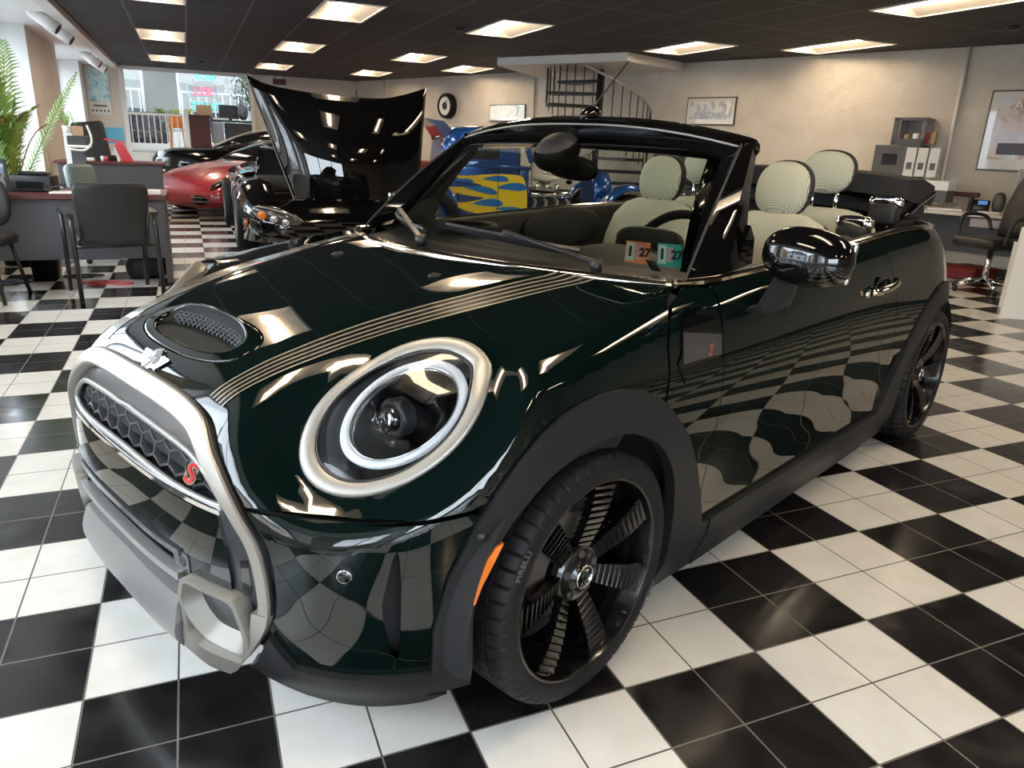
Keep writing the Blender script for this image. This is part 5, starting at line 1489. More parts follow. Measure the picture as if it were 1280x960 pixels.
# ---- chairs
def armchair(name, label, loc, rz):
    c = thing(name, label, 'chair', loc, rz)
    # local: back towards -y, seat facing +y
    sw_, sd = .25, .24
    for s in (-1, 1):
        x = s*.285
        MB().tube([(x, -.30, .0), (x*.99, -.27, .55), (x*.97, -.25, .64)], .017, 10).build('rear_leg', M['chairframe'], c)
        MB().tube([(x, .30, .0), (x, .24, .42), (x, .20, .63)], .017, 10).build('front_leg', M['chairframe'], c)
        MB().strip([(x, -.27, .645), (x, -.10, .66), (x, .10, .66), (x, .24, .64)], [(-.028, -.012), (.028, -.012), (.024, .014), (-.024, .014)]).build('armrest', M['chairblack'], c)
    MB().tube([(-.285, -.16, .40), (.285, -.16, .40)], .014, 8).build('seat_bar', M['chairframe'], c)
    MB().box((0, .03, .445), (.50, .50, .075), bev=.03, seg=3).build('seat', M['chairblack'], c)
    rings = []
    for z, w_, yy in ((.43, .20, -.215), (.47, .225, -.225), (.60, .240, -.245), (.75, .252, -.270), (.83, .252, -.283), (.865, .235, -.288), (.875, .20, -.289)):
        rings.append([(w_*math.copysign(abs(math.cos(a))**.5, math.cos(a)), yy+.020*math.sin(a)-.018*(1-abs(math.cos(a))), z) for a in [2*PI*k/28 for k in range(28)]])
    MB().loft(rings).build('backrest', M['chairblack'], c)
    for s in (-1, 1): MB().tube([(s*.245, -.262, .66), (s*.225, -.25, .50), (s*.24, -.20, .42)], .011, 8).build('back_bracket', M['chairframe'], c)
    return c
armchair('armchair', 'black vinyl armchair with its back to the camera, in front of the mahogany desk', (-2.09, 5.55, 0), R(14))
c = thing('side_chair', 'black chair cut by the left photo edge, its round seat showing', 'chair', (-2.98, 5.50, 0), R(-10))
MB().box((0, 0, .44), (.46, .46, .085), bev=.04, seg=4).build('seat', M['chairblack'], c)
for (a, b_) in ((.21, -.20), (.20, .24), (-.21, -.20), (-.2, .24)): MB().tube([(a*.85, b_*.8, .40), (a*1.1, b_*1.15, 0)], .015, 8).build('leg', M['chairframe'], c)
MB().sph((-.02, .24, .70), (.22, .04, .20), 20, 10, p=.7).build('backrest', M['chairblack'], c)


bn = thing('waste_bin', 'black square waste bin under the mahogany desk', 'bin', (-2.69, 6.42, 0))
MB().loft([[(x*k, y*k, z) for x, y in rrect(.24, .22, .03, 4)] for k, z in ((.82, 0), (1, .26), (1.03, .265), (.95, .265), (.80, .02))]).build('bin_body', M['black'], bn)
bg_ = thing('floor_bag', 'black fabric bag on the floor behind the right chair leg', 'bag', (-1.90, 6.30, 0), R(5))
MB().sph((0, 0, .10), (.17, .12, .115), 20, 10, p=.6).build('bag_body', M['trimblack'], bg_)
MB().tube([(-.08, 0, .19), (-.04, 0, .25), (.04, 0, .25), (.08, 0, .19)], .010, 6).build('bag_handle', M['trimblack'], bg_)
rnd = random.Random(3)
def cable(label, pts, r, m):
    P = catmull(pts, 6); o = MB().tube([Vector(p) for p in P], r, 6).build('power_cable', m); tag(o, label, 'cable'); return o
def loop(cx, cy, r, n, k=1.0): return [(cx+r*math.cos(t)*(1+.25*math.sin(3*t)), cy+r*.6*math.sin(t)+.05*t/6, .008) for t in np.linspace(0, 2*PI*k, n)]
cable('black tangled cable on the floor between the bin and the armchair leg', loop(-2.42, 6.35, .14, 18, 2), .006, M['black'])
cable('red cable lying on the tiles behind the armchair legs', [(-2.35, 5.95, .008), (-2.2, 5.98, .008), (-2.05, 5.92, .008), (-2.0, 5.98, .008), (-2.12, 6.06, .008), (-2.4, 6.1, .008)], .006, M['red_pl'])
cable('black cable on the floor at the left photo edge', loop(-2.95, 6.1, .16, 18, 2), .006, M['black'])
cs = thing('task_chair', 'grey-green office chair behind the mahogany desk', 'chair', (-2.42, 7.65, 0), R(25))
MB().box((-.06, 0, .765), (.27, .14, .30), rot=(R(-14), 0, 0), bev=.05, seg=4).build('backrest', M['greenleather'], cs)
MB().box((-.06, -.07, .72), (.26, .02, .012), rot=(0, 0, 0), bev=.008).build('backrest_seam', M['chairblack'], cs)
MB().box((0, -.32, .48), (.50, .50, .10), bev=.04, seg=3).build('seat', M['greenleather'], cs)
MB().cyl((0, -.3, .08), (0, -.3, .44), .03).build('stem', M['chairframe'], cs)
for i in range(5):
    a = 2*PI*i/5; MB().tube([(0, -.3, .10), (.30*math.cos(a), -.3+.30*math.sin(a), .06)], .02, 8).build('base_arm', M['chairframe'], cs); MB().sph((.30*math.cos(a), -.3+.30*math.sin(a), .03), .03, 10, 6).build('castor', M['black'], cs)
for s in (-1, 1): MB().tube([(s*.22, .06, .62), (s*.30, -.05, .70), (s*.30, -.35, .70), (s*.26, -.35, .52)], .016, 8).build('armrest', M['chairframe'], cs)

# ---- second desk with its partition front
d2 = thing('reception_desk', 'long grey desk with dark red edge standing left of the red car', 'desk', (-2.62, 10.6, 0))
MB().b2((-.45, 0, .02), (.80, .04, .80)).build('front_panel', M['desk_grey'], d2)
MB().b2((-.50, -.03, .80), (.84, .72, .835), bev=.006).build('desk_top', M['mahog'], d2)
MB().b2((.74, .04, .02), (.78, .70, .80)).build('desk_side', M['desk_grey'], d2)
def small(name, label, cat, mb, m, loc, rz=0, group=None):
    o = mb.build(name, m); o.location = loc; o.rotation_euler = (0, 0, rz); tag(o, label, cat, group); return o
P = at_y(155, 186, 10.8)
rs_ = thing('display_stand', 'red slanted display piece with a flat red top on the far desk', 'display', (P.x-.02, 10.8, .835), R(0))
MB().prism([(-.02, 0), (.13, 0), (.02, .24), (-.06, .25), (-.09, .20)], (-.02, .02), Matrix(((1,0,0,0),(0,0,1,0),(0,1,0,0),(0,0,0,1)))).build('slanted_panel', M['red_pl'], rs_)
MB().prism([(-.22, .285), (-.20, .30), (.02, .27), (.04, .24), (-.16, .27)], (-.03, .03), Matrix(((1,0,0,0),(0,0,1,0),(0,1,0,0),(0,0,0,1)))).build('top_blade', M['red_pl'], rs_)
MB().prism([(-.075, .0), (-.045, .0), (-.085, .2), (-.10, .18)], (-.015, .015), Matrix(((1,0,0,0),(0,0,1,0),(0,1,0,0),(0,0,0,1)))).build('stand_post', M['white_pl'], rs_)
for i, (px_, m_, lb) in enumerate(((133, 'red_pl', 'small red can on the far desk beside the red display'), (128, 'white_pl', 'small white cup on the far desk beside the red can'))):
    P = at_y(px_, 195, 10.75); small('desk_cup', lb, 'cup', MB().lathe([(0, 0), (.022, 0), (.025, .07), (.022, .07), (.02, .01)], n=14), M[m_], (P.x, 10.75, .835))
P = at_y(108, 192, 10.7); small('tissue_box', 'low white box on the left end of the far desk', 'box', MB().b2((-.11, -.05, 0), (.09, .05, .045), bev=.01), M['paper'], (P.x, 10.7, .835))
P = at_y(141, 190, 10.75); small('desk_telephone', 'black telephone on the far desk left of the red display', 'telephone', MB().box((0, 0, .04), (.13, .10, .05), rot=(R(20), 0, 0), bev=.01).box((-.03, 0, .085), (.035, .13, .03), bev=.01), M['black'], (P.x-.03, 10.95, .835))
hc_ = thing('high_back_chair', 'dark high-backed office chair behind the far desk', 'chair', (at_y(115, 180, 11.6).x, 11.6, 0), R(10))
MB().box((0, 0, 1.05), (.42, .10, .60), rot=(R(-8), R(-6), 0), bev=.045, seg=4).build('backrest', M['chairblack'], hc_)
MB().box((0, -.25, .50), (.46, .46, .10), bev=.04, seg=3).build('seat', M['chairblack'], hc_); MB().cyl((0, -.25, .02), (0, -.25, .45), .035).build('stem', M['chairframe'], hc_)
# white bent-rim shelf at the pillar with a tray of things
P = at_y(98, 183, 9.3)
sh_ = thing('wall_shelf', 'white shelf with a rounded bent rim beside the window pillar', 'shelf', (P.x, 9.3, P.z))
MB().box((0, .1, 0), (.24, .3, .03), bev=.012, seg=2).build('shelf_board', M['white_pl'], sh_)
MB().tube(catmull([(-.10, -.05, -.03), (.06, -.05, -.04), (.14, -.05, .03), (.15, -.05, .12), (.12, -.05, .24)], 6), .012, 8).build('bent_rim', M['white_pl'], sh_)
MB().box((-.02, .1, -(P.z)/2-.01), (.14, .1, P.z-.02)).build('shelf_pedestal', M['desk_grey'], sh_)
small('storage_box', 'dark blue-grey box resting on the white bent shelf', 'box', MB().b2((-.11, 0, 0), (.10, .2, .10), bev=.006), M['file'], (P.x, 9.3, P.z+.016))
small('small_picture', 'small brown framed picture on top of the dark box by the pillar', 'picture', MB().b2((-.055, 0, 0), (.055, .012, .11), bev=.003), M['cardboard'], (P.x+.01, 9.36, P.z+.118))

# ---- posters on the far wall
M['poster_blue'] = blot('blue_poster_art', [(.10, .42, .55), (.45, .75, .85), (.75, .88, .9), (.15, .5, .62)], 9)
def poster(label, px0, py0, px1, py1, artm, border, cat='poster'):
    a = at_y(px0, py0, YF); b_ = at_y(px1, py1, YF); x0, x1, z0, z1 = a.x, b_.x, b_.z, a.z
    t = thing('wall_poster', label, cat, ((x0+x1)/2, YF, (z0+z1)/2)); hw, hh = (x1-x0)/2, (z1-z0)/2
    MB().b2((-hw, -.025, -hh), (hw, -.0, hh), bev=.003).build('poster_board', M['paper'], t); return t, hw, hh
t, hw, hh = poster('tall blue car-show poster on the far wall above the grey desk', 105, 81, 141, 144, 0, 0)
MB().b2((-hw*.9, -.029, -hh*.45), (hw*.9, -.026, hh*.92)).build('poster_art', M['poster_blue'], t)
MB().b2((-hw*.6, -.029, -hh*.66), (hw*.6, -.027, -hh*.60)).build('poster_caption', M['file'], t)
for k in range(5): MB().b2((-hw*.8+k*hw*.35, -.029, -hh*.88), (-hw*.8+k*hw*.35+hw*.16, -.027, -hh*.80)).build('poster_mark', M['file'], t)
t, hw, hh = poster('small sky-blue poster behind the red display piece', 121, 158, 157, 180, 0, 0)
MB().b2((-hw*.97, -.029, -hh*.96), (hw*.97, -.026, hh*.96)).build('poster_art', mat('sky_blue_print', (.12, .48, .70), .5), t)

# ---- track lights on the white beam
def track(px_, py_, label, yaw):
    d_ = ray(px_, py_); tt = (-2.88-CAM.x)/d_.x; P = CAM+d_*tt
    t = thing('track_light', label, 'spotlight', (P.x, P.y, P.z), 0, 'white spotlights on the beam track')
    ax = Vector((.78, -.10, -.52)).normalized()
    MB().cyl(-ax*.12, ax*.17, .066, .072, 20).sph(-ax*.12, (.066, .066, .066), 16, 8).build('lamp_head', M['white_pl'], t)
    MB().cyl(ax*.155, ax*.174, .060, .060, 20).build('lamp_mouth', M['black'], t)
    MB().tube([(0, 0, .05), (.03, 0, .10), (.08, .0, max(.12, H-.05-P.z))], .014, 8).build('yoke', M['white_pl'], t)
    MB().b2((.06, -.14, max(.10, H-.055-P.z)), (.10, .14, max(.10, H-.055-P.z)+.035), bev=.006).build('track_adapter', M['white_pl'], t)
    return t
track(54, 24, 'white spotlight on the beam, nearest to the camera', R(20)); track(73, 40, 'white spotlight just behind the nearest one on the beam', R(20))
track(113, 73, 'white spotlight above the tall blue poster, left of its pair', R(20)); track(121, 80, 'white spotlight overlapping the top of the tall blue poster', R(20))
tr_ = MB().b2((-2.815, 2.0, H-.055), (-2.785, 15.0, H-.025)).build('track_rail', M['white_pl']); tag(tr_, 'long white lighting track under the beam by the windows', 'lighting track')

# ---- palm at the left edge
pot = thing('potted_palm', 'tall potted palm with arching green fronds at the left photo edge', 'plant', (-3.02, 7.25, 0))
MB().lathe([(0, 0), (.14, 0), (.19, .30), (.20, .32), (.17, .32), (.16, .28), (0, .28)], n=24).build('pot', M['chairblack'], pot)
MB().cyl((0, 0, .28), (.0, 0, .55), .03, .022, 8).build('trunk', M['cardboard'], pot)
def frond(target, bend, m, n=34, L=.22, base=(0, 0, .5), droop=.6):
    b = Vector(base); t_ = Vector(target); mb = MB(); P = []
    for i in range(n+1):
        u = i/n; p = b.lerp(t_, u) + Vector((0, 0, bend*math.sin(PI*u*.9))); P.append(p)
    mb.tube(P, [.007*(1-.8*i/n)+.001 for i in range(n+1)], 5)
    for i in range(4, n+1):
        u = i/n; tan = (P[min(i+1, n)]-P[i-1]).normalized(); side = tan.cross(Vector((.3, -1, .2))).normalized(); side2 = tan.cross(Vector((0, 0, 1))).normalized()
        ll = L*math.sin(PI*min(1, .12+u*.86))**.6*(.8+.4*rnd.random())
        for s in (-1, 1):
            dv = (tan*1.1+side2*s*.9+side*s*.35+Vector((0, 0, -.10*droop-.1*rnd.random()))).normalized()
            w_ = tan.cross(dv).cross(dv).normalized()*.010; e = P[i]+dv*ll+Vector((0, 0, -droop*.25*ll)); mid = P[i]+dv*ll*.5+Vector((0, 0, .01))
            mb.add([P[i]-w_*.4, P[i]+w_*.4, mid+w_, e, mid-w_], [(0, 1, 2, 3, 4)])
    return mb.build('frond', m, pot)
def tgt(px_, py_, y): p = at_y(px_, py_, y); return (p.x+3.02, y-7.25, p.z)
frond(tgt(95, 95, 7.6), .05, M['leaf'], L=.13, droop=.1)
frond(tgt(18, 130, 7.2), .12, M['leaf'], L=.30); frond(tgt(-10, 90, 7.0), .1, M['leaf'], L=.28); frond(tgt(40, 150, 7.0), .25, M['leaf_y'], L=.26)
frond(tgt(5, 60, 7.4), .15, M['leaf'], L=.22); frond(tgt(-30, 150, 6.9), .2, M['leaf'], L=.3); frond(tgt(28, 175, 6.9), .35, M['leaf'], L=.22); frond(tgt(10, 165, 7.1), .3, M['leaf_dry'], L=.16); frond(tgt(60, 165, 7.1), .2, M['leaf_dry'], L=.10)
frond(tgt(-20, 40, 7.3), .1, M['leaf_y'], L=.24); frond(tgt(2, 200, 7.1), .35, M['leaf'], L=.24)
P = at_y(84, 160, 10.4)
sp_ = thing('spider_plant', 'small grassy plant on the window ledge beside the pillar', 'plant', (P.x, 10.4, P.z-.06))
MB().lathe([(0, 0), (.05, 0), (.06, .09), (.05, .09)], n=14).build('pot', M['white_pl'], sp_)
MB().box((0, 0, -(P.z-.06)/2), (.10, .10, P.z-.06)).build('plant_stand', M['white_pl'], sp_)
mb = MB()
for i in range(24):
    a = 2*PI*i/24+rnd.random()*.3; l_ = .12+.12*rnd.random(); mb.strip(catmull([(0, 0, .08), (.4*l_*math.cos(a), .4*l_*math.sin(a), .08+.15*rnd.random()+.05), (l_*math.cos(a), l_*math.sin(a), .10-.05*rnd.random()+.05)], 5), [(-.004, 0), (.004, 0), (0, .002)])
mb.build('leaves', M['leaf'], sp_)

# ---- railing at the raised back room
rl = thing('balustrade', 'white wooden railing of slim balusters before the raised back room', 'railing', (0, YF-.10, .82))
a0, a1 = at_y(160, 135, YF-.1), at_y(232, 140, YF-.1)
zt = .80
MB().b2((a0.x-.04, -.03, zt-.05), (a1.x+.0, .03, zt), bev=.008).build('top_rail', M['white_paint'], rl)
MB().b2((a0.x-.04, -.025, .04), (a1.x+.0, .025, .08)).build('bottom_rail', M['white_paint'], rl)
for i in range(10):
    x = a0.x+.03+(a1.x-a0.x-.10)*i/9; MB().b2((x-.010, -.012, .08), (x+.010, .012, zt-.05)).build('baluster', M['white_paint'], rl)
MB().b2((a1.x-.05, -.05, -.0), (a1.x+.05, .05, zt+.10), bev=.01).b2((a1.x-.07, -.07, .0), (a1.x+.07, .07, .10), bev=.01).build('newel_post', M['white_paint'], rl)

# ---- back room furniture
def atb(px_, py_, y=19.0): return at_y(px_, py_, y)
ac = thing('patterned_armchair', 'grey patterned armchair behind the white railing', 'armchair', (atb(187, 160).x-.1, 18.9, .82))
M['floral'] = blot('grey_floral_fabric', [(.02, .02, .025), (.12, .125, .14), (.03, .03, .04), (.22, .22, .24)], 7)
MB().box((0, .25, .55), (.80, .2, .62), bev=.09, seg=4).build('backrest', M['floral'], ac); MB().box((0, -.1, .32), (.8, .6, .3), bev=.07, seg=3).build('seat', M['floral'], ac)
for s in (-1, 1): MB().box((s*.42, -.05, .42), (.16, .65, .5), bev=.06, seg=3).build('armrest', M['floral'], ac)
tl = thing('toy_chair', 'small orange high chair behind the right end of the railing', 'chair', (atb(222, 170, 18.2).x, 18.0, .82))
for (a, b_) in ((-.12, -.12), (.12, -.12), (.12, .12), (-.12, .12)): MB().tube([(a*1.25, b_*1.25, 0), (a, b_, .55)], .022, 8).build('leg', M['orange'], tl)
MB().b2((-.16, -.15, .52), (.16, .15, .57), bev=.01).build('seat', M['orange'], tl); MB().b2((-.15, .13, .57), (.15, .16, .80), bev=.01).build('backrest', M['orange'], tl)
bd_ = thing('mahogany_desk', 'tall dark red desk end on the raised floor behind the red car', 'desk', (0, 17.75, .82))
x0, x1 = at_y(233, 160, 17.75).x, at_y(263, 160, 17.75).x; zt = at_y(240, 146, 17.75).z-.82
MB().b2((x0, 0, 0), (x1, .7, zt)).build('desk_body', M['mahog'], bd_); MB().b2((x0-.04, -.04, zt), (x1+.03, .75, zt+.05), bev=.012).build('desk_top', M['mahog'], bd_)
x2 = at_y(280, 165, 17.95).x; x3 = at_y(345, 165, 17.95).x
gc = tag(MB().b2((x1+.03, 17.9, 1.05), (x2, 18.4, 1.50), bev=.01).b2((x1+.06, 17.93, .82), (x1+.10, 17.97, 1.05)).b2((x2-.06, 17.93, .82), (x2-.02, 17.97, 1.05)).build('grey_cabinet', mat('light_grey_steel', (.33, .36, .42), .4)), 'light grey steel cabinet between the mahogany desk and the black one', 'cabinet')
bk_ = thing('black_desk', 'long black desk carrying the monitor in the raised back room', 'desk', (0, 18.0, .82))
MB().b2((x2+.02, 0, 0), (x3+.5, .04, .68)).build('desk_panel', M['file'], bk_); MB().b2((x1+.02, -.05, .70), (x3+.5, .75, .74), bev=.01).build('desk_top', M['file'], bk_)
mo = thing('computer_monitor', 'black computer monitor seen from behind in the back room', 'monitor', (atb(286, 140, 18.4).x, 18.4, 1.56))
MB().b2((-.22, 0, .04), (.22, .05, .34), bev=.01).build('screen_housing', M['black'], mo); MB().b2((-.06, -.02, 0), (.06, .08, .05)).build('monitor_foot', M['black'], mo)
small('jacket', 'grey garment hung beside the computer monitor', 'garment', MB().sph((0, 0, .12), (.12, .06, .20), 14, 8, p=.8), M['floral'], (atb(304, 150, 18.3).x, 18.25, 1.66))
small('paper_pile', 'white papers on the black desk in front of the monitor', 'papers', MB().box((0, 0, .02), (.35, .2, .04), rot=(0, 0, R(8)), bev=.004), M['paper'], (atb(275, 150, 18.15).x, 18.15, 1.56))
small('cardboard_box', 'brown cardboard box on the mahogany desk under the window signs', 'box', MB().b2((-.17, -.12, 0), (.17, .12, .22), bev=.004), M['cardboard'], (atb(255, 140, 18.2).x, 18.1, .82+zt+.052))
def leafy(name, label, x, y, z, r, n, m, potm='white_pl', hh=.3):
    t = thing(name, label, 'plant', (x, y, z)); MB().lathe([(0, 0), (.09, 0), (.12, .2), (.1, .2)], n=14).build('pot', M[potm], t)
    mb = MB(); rr_ = random.Random(int(x*100)+5)
    for i in range(n):
        a = rr_.random()*2*PI; e = rr_.random()**.6; p = Vector((r*e*math.cos(a), r*.5*e*math.sin(a), .2+hh*rr_.random())); d_ = Vector((rr_.random()-.5, rr_.random()-.5, rr_.random()*.6)).normalized()
        s_ = d_.cross(Vector((rr_.random()-.5, .3, 1))).normalized()*.022; l_ = .09+.05*rr_.random()
        mb.add([p, p+d_*l_*.5+s_, p+d_*l_, p+d_*l_*.5-s_], [(0, 1, 2, 3)])
        if i % 6 == 0: mb.tube([(0, 0, .18), p*.6+Vector((0, 0, .1)), p], .004, 4)
    mb.build('foliage', m, t); return t
for (px_, lab, rr_, n_) in ((201, 'leafy plant behind the left part of the white railing', .11, 110), (219, 'yellow-green plant behind the right end of the white railing', .11, 110), (237, 'yellow-green plant on the ledge left of the window signs', .11, 110)):
    p = at_y(px_, 150, 21.6); leafy('window_plant', lab, p.x, 21.6, p.z-.28, rr_, n_, M['leaf_y' if px_ > 210 else 'leaf'])
ld = struct('trim_4', MB().b2((-3.4, 21.3, .82), (-.5, 21.9, at_y(201, 150, 21.6).z-.28)), M['white_paint'])
p = at_y(312, 120, 21.2)
tree = thing('indoor_tree', 'dark leafy indoor tree right of the window signs', 'plant', (p.x, 21.2, .82)); MB().lathe([(0, 0), (.18, 0), (.22, .35), (.19, .35)], n=16).build('pot', M['chairblack'], tree); MB().tube([(0, 0, .3), (.03, 0, 1.0), (-.02, 0, 1.9)], .03, 8).build('trunk', M['cardboard'], tree)
mb = MB(); rr_ = random.Random(11)
for i in range(700):
    q = Vector((.48*(rr_.random()+rr_.random()-1), .3*(rr_.random()-.5), 1.1+1.0*rr_.random())); d_ = Vector((rr_.random()-.5, rr_.random()-.5, -rr_.random()*.6)).normalized(); s_ = d_.cross(Vector((.2, rr_.random()-.5, 1))).normalized()*.02
    mb.add([q, q+d_*.05+s_, q+d_*.11, q+d_*.05-s_], [(0, 1, 2, 3)])
mb.build('foliage', mat('dark_leaf', (.05, .09, .035), .6), tree)
# window signs, lettered to be read from the street
M['sign_white'] = mat('sign_acrylic', (.8, .85, .86), .4); M['sign_teal'] = mat('neon_teal', (.05, .55, .60), .4, emit=(.1, .75, .8), es=1.4); M['sign_red'] = mat('neon_red', (.8, .03, .08), .4, emit=(1, .08, .15), es=1.8)
sg = thing('window_sign', 'three-tier BUY SELL TRADE neon sign in the back room window, seen mirrored', 'sign', (0, 22.9, 0))
for body_, (a, b_, c_, d_), m_ in (('BUY', (240, 89, 270, 103), 'sign_teal'), ('SELL', (234, 106, 273, 123), 'sign_red'), ('TRADE', (238, 126, 279, 141), 'sign_teal')):
    p0, p1 = at_y(a, b_, 22.9), at_y(c_, d_, 22.9); cx, cz, ww, hh_ = (p0.x+p1.x)/2, (p0.z+p1.z)/2, p1.x-p0.x, p0.z-p1.z
    q = [(x_, z_) for x_, z_ in rrect(ww, hh_, .04, 4, cx, cz)]
    fr_ = MB().tube([(x_, 0, z_) for x_, z_ in q], .012, 6, closed=True).build('sign_frame', M['sign_white'], sg)
    MB().prism([(x_, z_) for x_, z_ in rrect(ww*.98, hh_*.96, .04, 4, cx, cz)], (.015, .022), Matrix(((1,0,0,0),(0,0,1,0),(0,1,0,0),(0,0,0,1)))).build('sign_backing', glass_mat('sign_pane', (.95, .98, 1), .3), fr_)
    wtxt = {3: .62, 4: .60, 5: .62}[len(body_)]*len(body_)
    sx_ = ww*.86/(wtxt*hh_*.9)
    mtx = frame((cx, -.004, cz), (-1, 0, 0), (0, 0, 1)) @ Matrix.Scale(sx_, 4, (1, 0, 0))
    o = text_obj('sign_letters', body_, hh_*.95, mtx, M[m_], sg, .01, bevel=.006)
# hanging speaker and red exit box at the opening's right end
small('exit_sign_box', 'small red-lettered box hanging beyond the top of the raised hood', 'sign', MB().b2((-.14, -.03, -.06), (.14, .03, .06), bev=.008).cyl((-.10, 0, .06), (-.10, 0, .3), .008).cyl((.10, 0, .06), (.10, 0, .3), .008), M['mahog'], (at_y(350, 102, 16.9).x, 17.0, at_y(350, 102, 16.9).z))

# ---- smoke detectors
for px_, py_, lab in ((252, 77, 'dark ceiling detector near the far end of the room'), (575, 35, 'dark ceiling detector between two light rows, nearest'), (501, 82, 'small dark ceiling detector above the wall clock side'), (1268, 33, 'dark ceiling detector near the upper right corner')):
    p = at_z(px_, py_, H); o = MB().lathe([(0, -.035), (.045, -.034), (.07, -.012), (.085, 0)], n=20).build('smoke_detector', M['black']); o.location = (p.x, p.y, H); tag(o, lab, 'smoke detector', 'dark detectors on the ceiling')
# ================================================================== right wall, stair, desk corner
def on_wall(name, label, cat, px0, py0, px1, py1, off=.0):
    """a thing hung on the right wall between two pixel corners; local x runs along the wall (towards the camera), y out of the wall is -y"""
    a = at_w(px0, py0, off); b_ = at_w(px1, py1, off); s0 = (a-WA).dot(WD); s1 = (b_-WA).dot(WD)
    za, zb = a.z, b_.z; hw, hh = abs(s1-s0)/2, abs(za-zb)/2; c = wallp((s0+s1)/2, off, (za+zb)/2)
    t = thing(name, label, cat, c, ROTW); return t, hw, hh
def wbox(x0, x1, o0, o1, z0, z1, bev=0.0): return MB().b2((x0, -o1, z0), (x1, -o0, z1), bev=bev)
M['thinframe'] = mat('thin_dark_frame', (.05, .045, .04), .3); M['picglass'] = mat('picture_glass', (.55, .52, .46), .06, coat=.8)
def art(name, cols, sc): return blot(name, cols, sc)
A1 = art('beach_car_print', [(.55, .50, .42), (.62, .60, .55), (.30, .33, .40), (.75, .70, .62)], 5)
A2 = art('street_car_print', [(.16, .14, .14), (.55, .42, .35), (.50, .52, .58), (.70, .66, .58)], 4)
A3 = art('pale_print', [(.45, .50, .50), (.62, .70, .70), (.72, .74, .72), (.35, .45, .48)], 5)
def picture(label, c, artm, mat_=.06):
    t, hw, hh = on_wall('framed_picture', label, 'picture', *c)
    wbox(-hw, hw, 0, .025, -hh, hh, .004).build('picture_frame', M['thinframe'], t); wbox(-hw+.018, hw-.018, .025, .028, -hh+.018, hh-.018).build('picture_mount', M['picglass'], t)
    wbox(-hw+mat_, hw-mat_, .028, .030, -hh+mat_*1.4, hh-mat_).build('print', artm, t); return t, hw, hh
picture('framed print on the right wall, right of the spiral stair', (861, 122, 918, 157), A1)
picture('framed car print left of the spiral stair', (613, 131, 657, 152), A3, .03)
t, hw, hh = picture('tall framed car poster at the right photo edge', (1242, 113, 1318, 217), A2, .09)
wbox(-hw*.55, hw*.3, .030, .034, -hh*.58, -hh*.30, .01).build('printed_car', mat('printed_dark_car', (.06, .05, .07), .4), t)
text_obj('poster_lettering', 'ATC', .14, frame((hw*.0, -.031, hh*.62), (1, 0, 0), (0, 0, 1)), mat('pale_lettering', (.75, .6, .5), .5), t, .001)
# whitewall-tyre clock
t, hw, hh = on_wall('wall_clock', 'round wall clock made like a whitewall tyre', 'clock', 550, 117, 574, 149)
r0 = hh*1.0
A_ = Matrix(((1,0,0),(0,0,-1),(0,1,0)))
MB().lathe([(r0*.70, .0), (r0*.98, .01), (r0, .05), (r0*.97, .12), (r0*.88, .145), (r0*.74, .14), (r0*.70, .12)], axis=A_, n=48).build('tyre_rim', M['rubber'], t)
MB().lathe([(0, .115), (r0*.72, .125)], axis=A_, n=48).build('clock_face', mat('ivory_face', (.78, .76, .68), .4), t)
MB().lathe([(r0*.10, .118), (r0*.30, .128), (r0*.30, .13), (0, .132)], axis=A_, n=24).build('clock_hub', M['mesh'], t)
for a, l_ in ((R(60), .5), (R(-20), .38)): MB().box((r0*l_/2*math.cos(a), -.134, r0*l_/2*math.sin(a)), (r0*l_, .004, .02), rot=(0, -a, 0)).build('clock_hand', M['black'], t)
# pipes
for px0, px1, lab, r_ in ((1210, 1175, 'white conduit pipe on the right wall, left of the tall poster', .022), (668, 668, 'thin white conduit on the wall left of the spiral stair', .018), (479, 479, 'thin conduit in the far wall corner', .018)):
    a = at_w(px0, 70 if px0 > 1000 else 100, .03); s_ = (a-WA).dot(WD); p = wallp(s_, .03); tag(MB().cyl((p.x, p.y, .02), (p.x, p.y, H), r_, n=10).build('conduit_pipe', M['beam']), lab, 'pipe')
small('dark_picture', 'small dark framed picture on the back wall left of the corner', 'picture', MB().b2((-.28, -.02, -.09), (.28, 0, .09), bev=.006), M['file'], (at_y(460, 119, YF-.01).x, YF, at_y(460, 119, YF).z))

# ---- landing slab and spiral stair
L_ = [(3.03, 10.38), (4.18, 8.46), (5.45, 8.95), (4.35, 11.75)]
struct('trim_5', MB().prism(L_, (2.415, H-.002)), M['beam'])
SC_ = (4.50, 9.75)
M['iron'] = mat('black_iron', (.018, .018, .018), .45)
stair = thing('spiral_staircase', 'black iron spiral staircase with pale handrail under the white landing', 'staircase', (*SC_, 0))
MB().cyl((0, 0, 0), (0, 0, 2.42), .05, n=16).build('centre_pole', M['iron'], stair)
RR = .82
th = lambda z: R(215+(1.6-z)*165)
for i in range(12):
    z = .19*(i+1); a = th(z); da = R(15)
    pts = [(.05*math.cos(a-.6), .05*math.sin(a-.6)), (RR*math.cos(a-da), RR*math.sin(a-da)), (RR*math.cos(a), RR*math.sin(a)), (RR*math.cos(a+da), RR*math.sin(a+da)), (.05*math.cos(a+.6), .05*math.sin(a+.6))]
    MB().prism(pts, (z-.045, z)).build('tread', M['iron'], stair)
nb = 34; zs_ = np.linspace(.25, 2.28, nb)
for z in zs_:
    a = th(z); x, y = RR*math.cos(a), RR*math.sin(a); MB().cyl((x, y, z-.06), (x, y, min(z+.85, 2.41)), .009, n=6).build('baluster', M['iron'], stair)
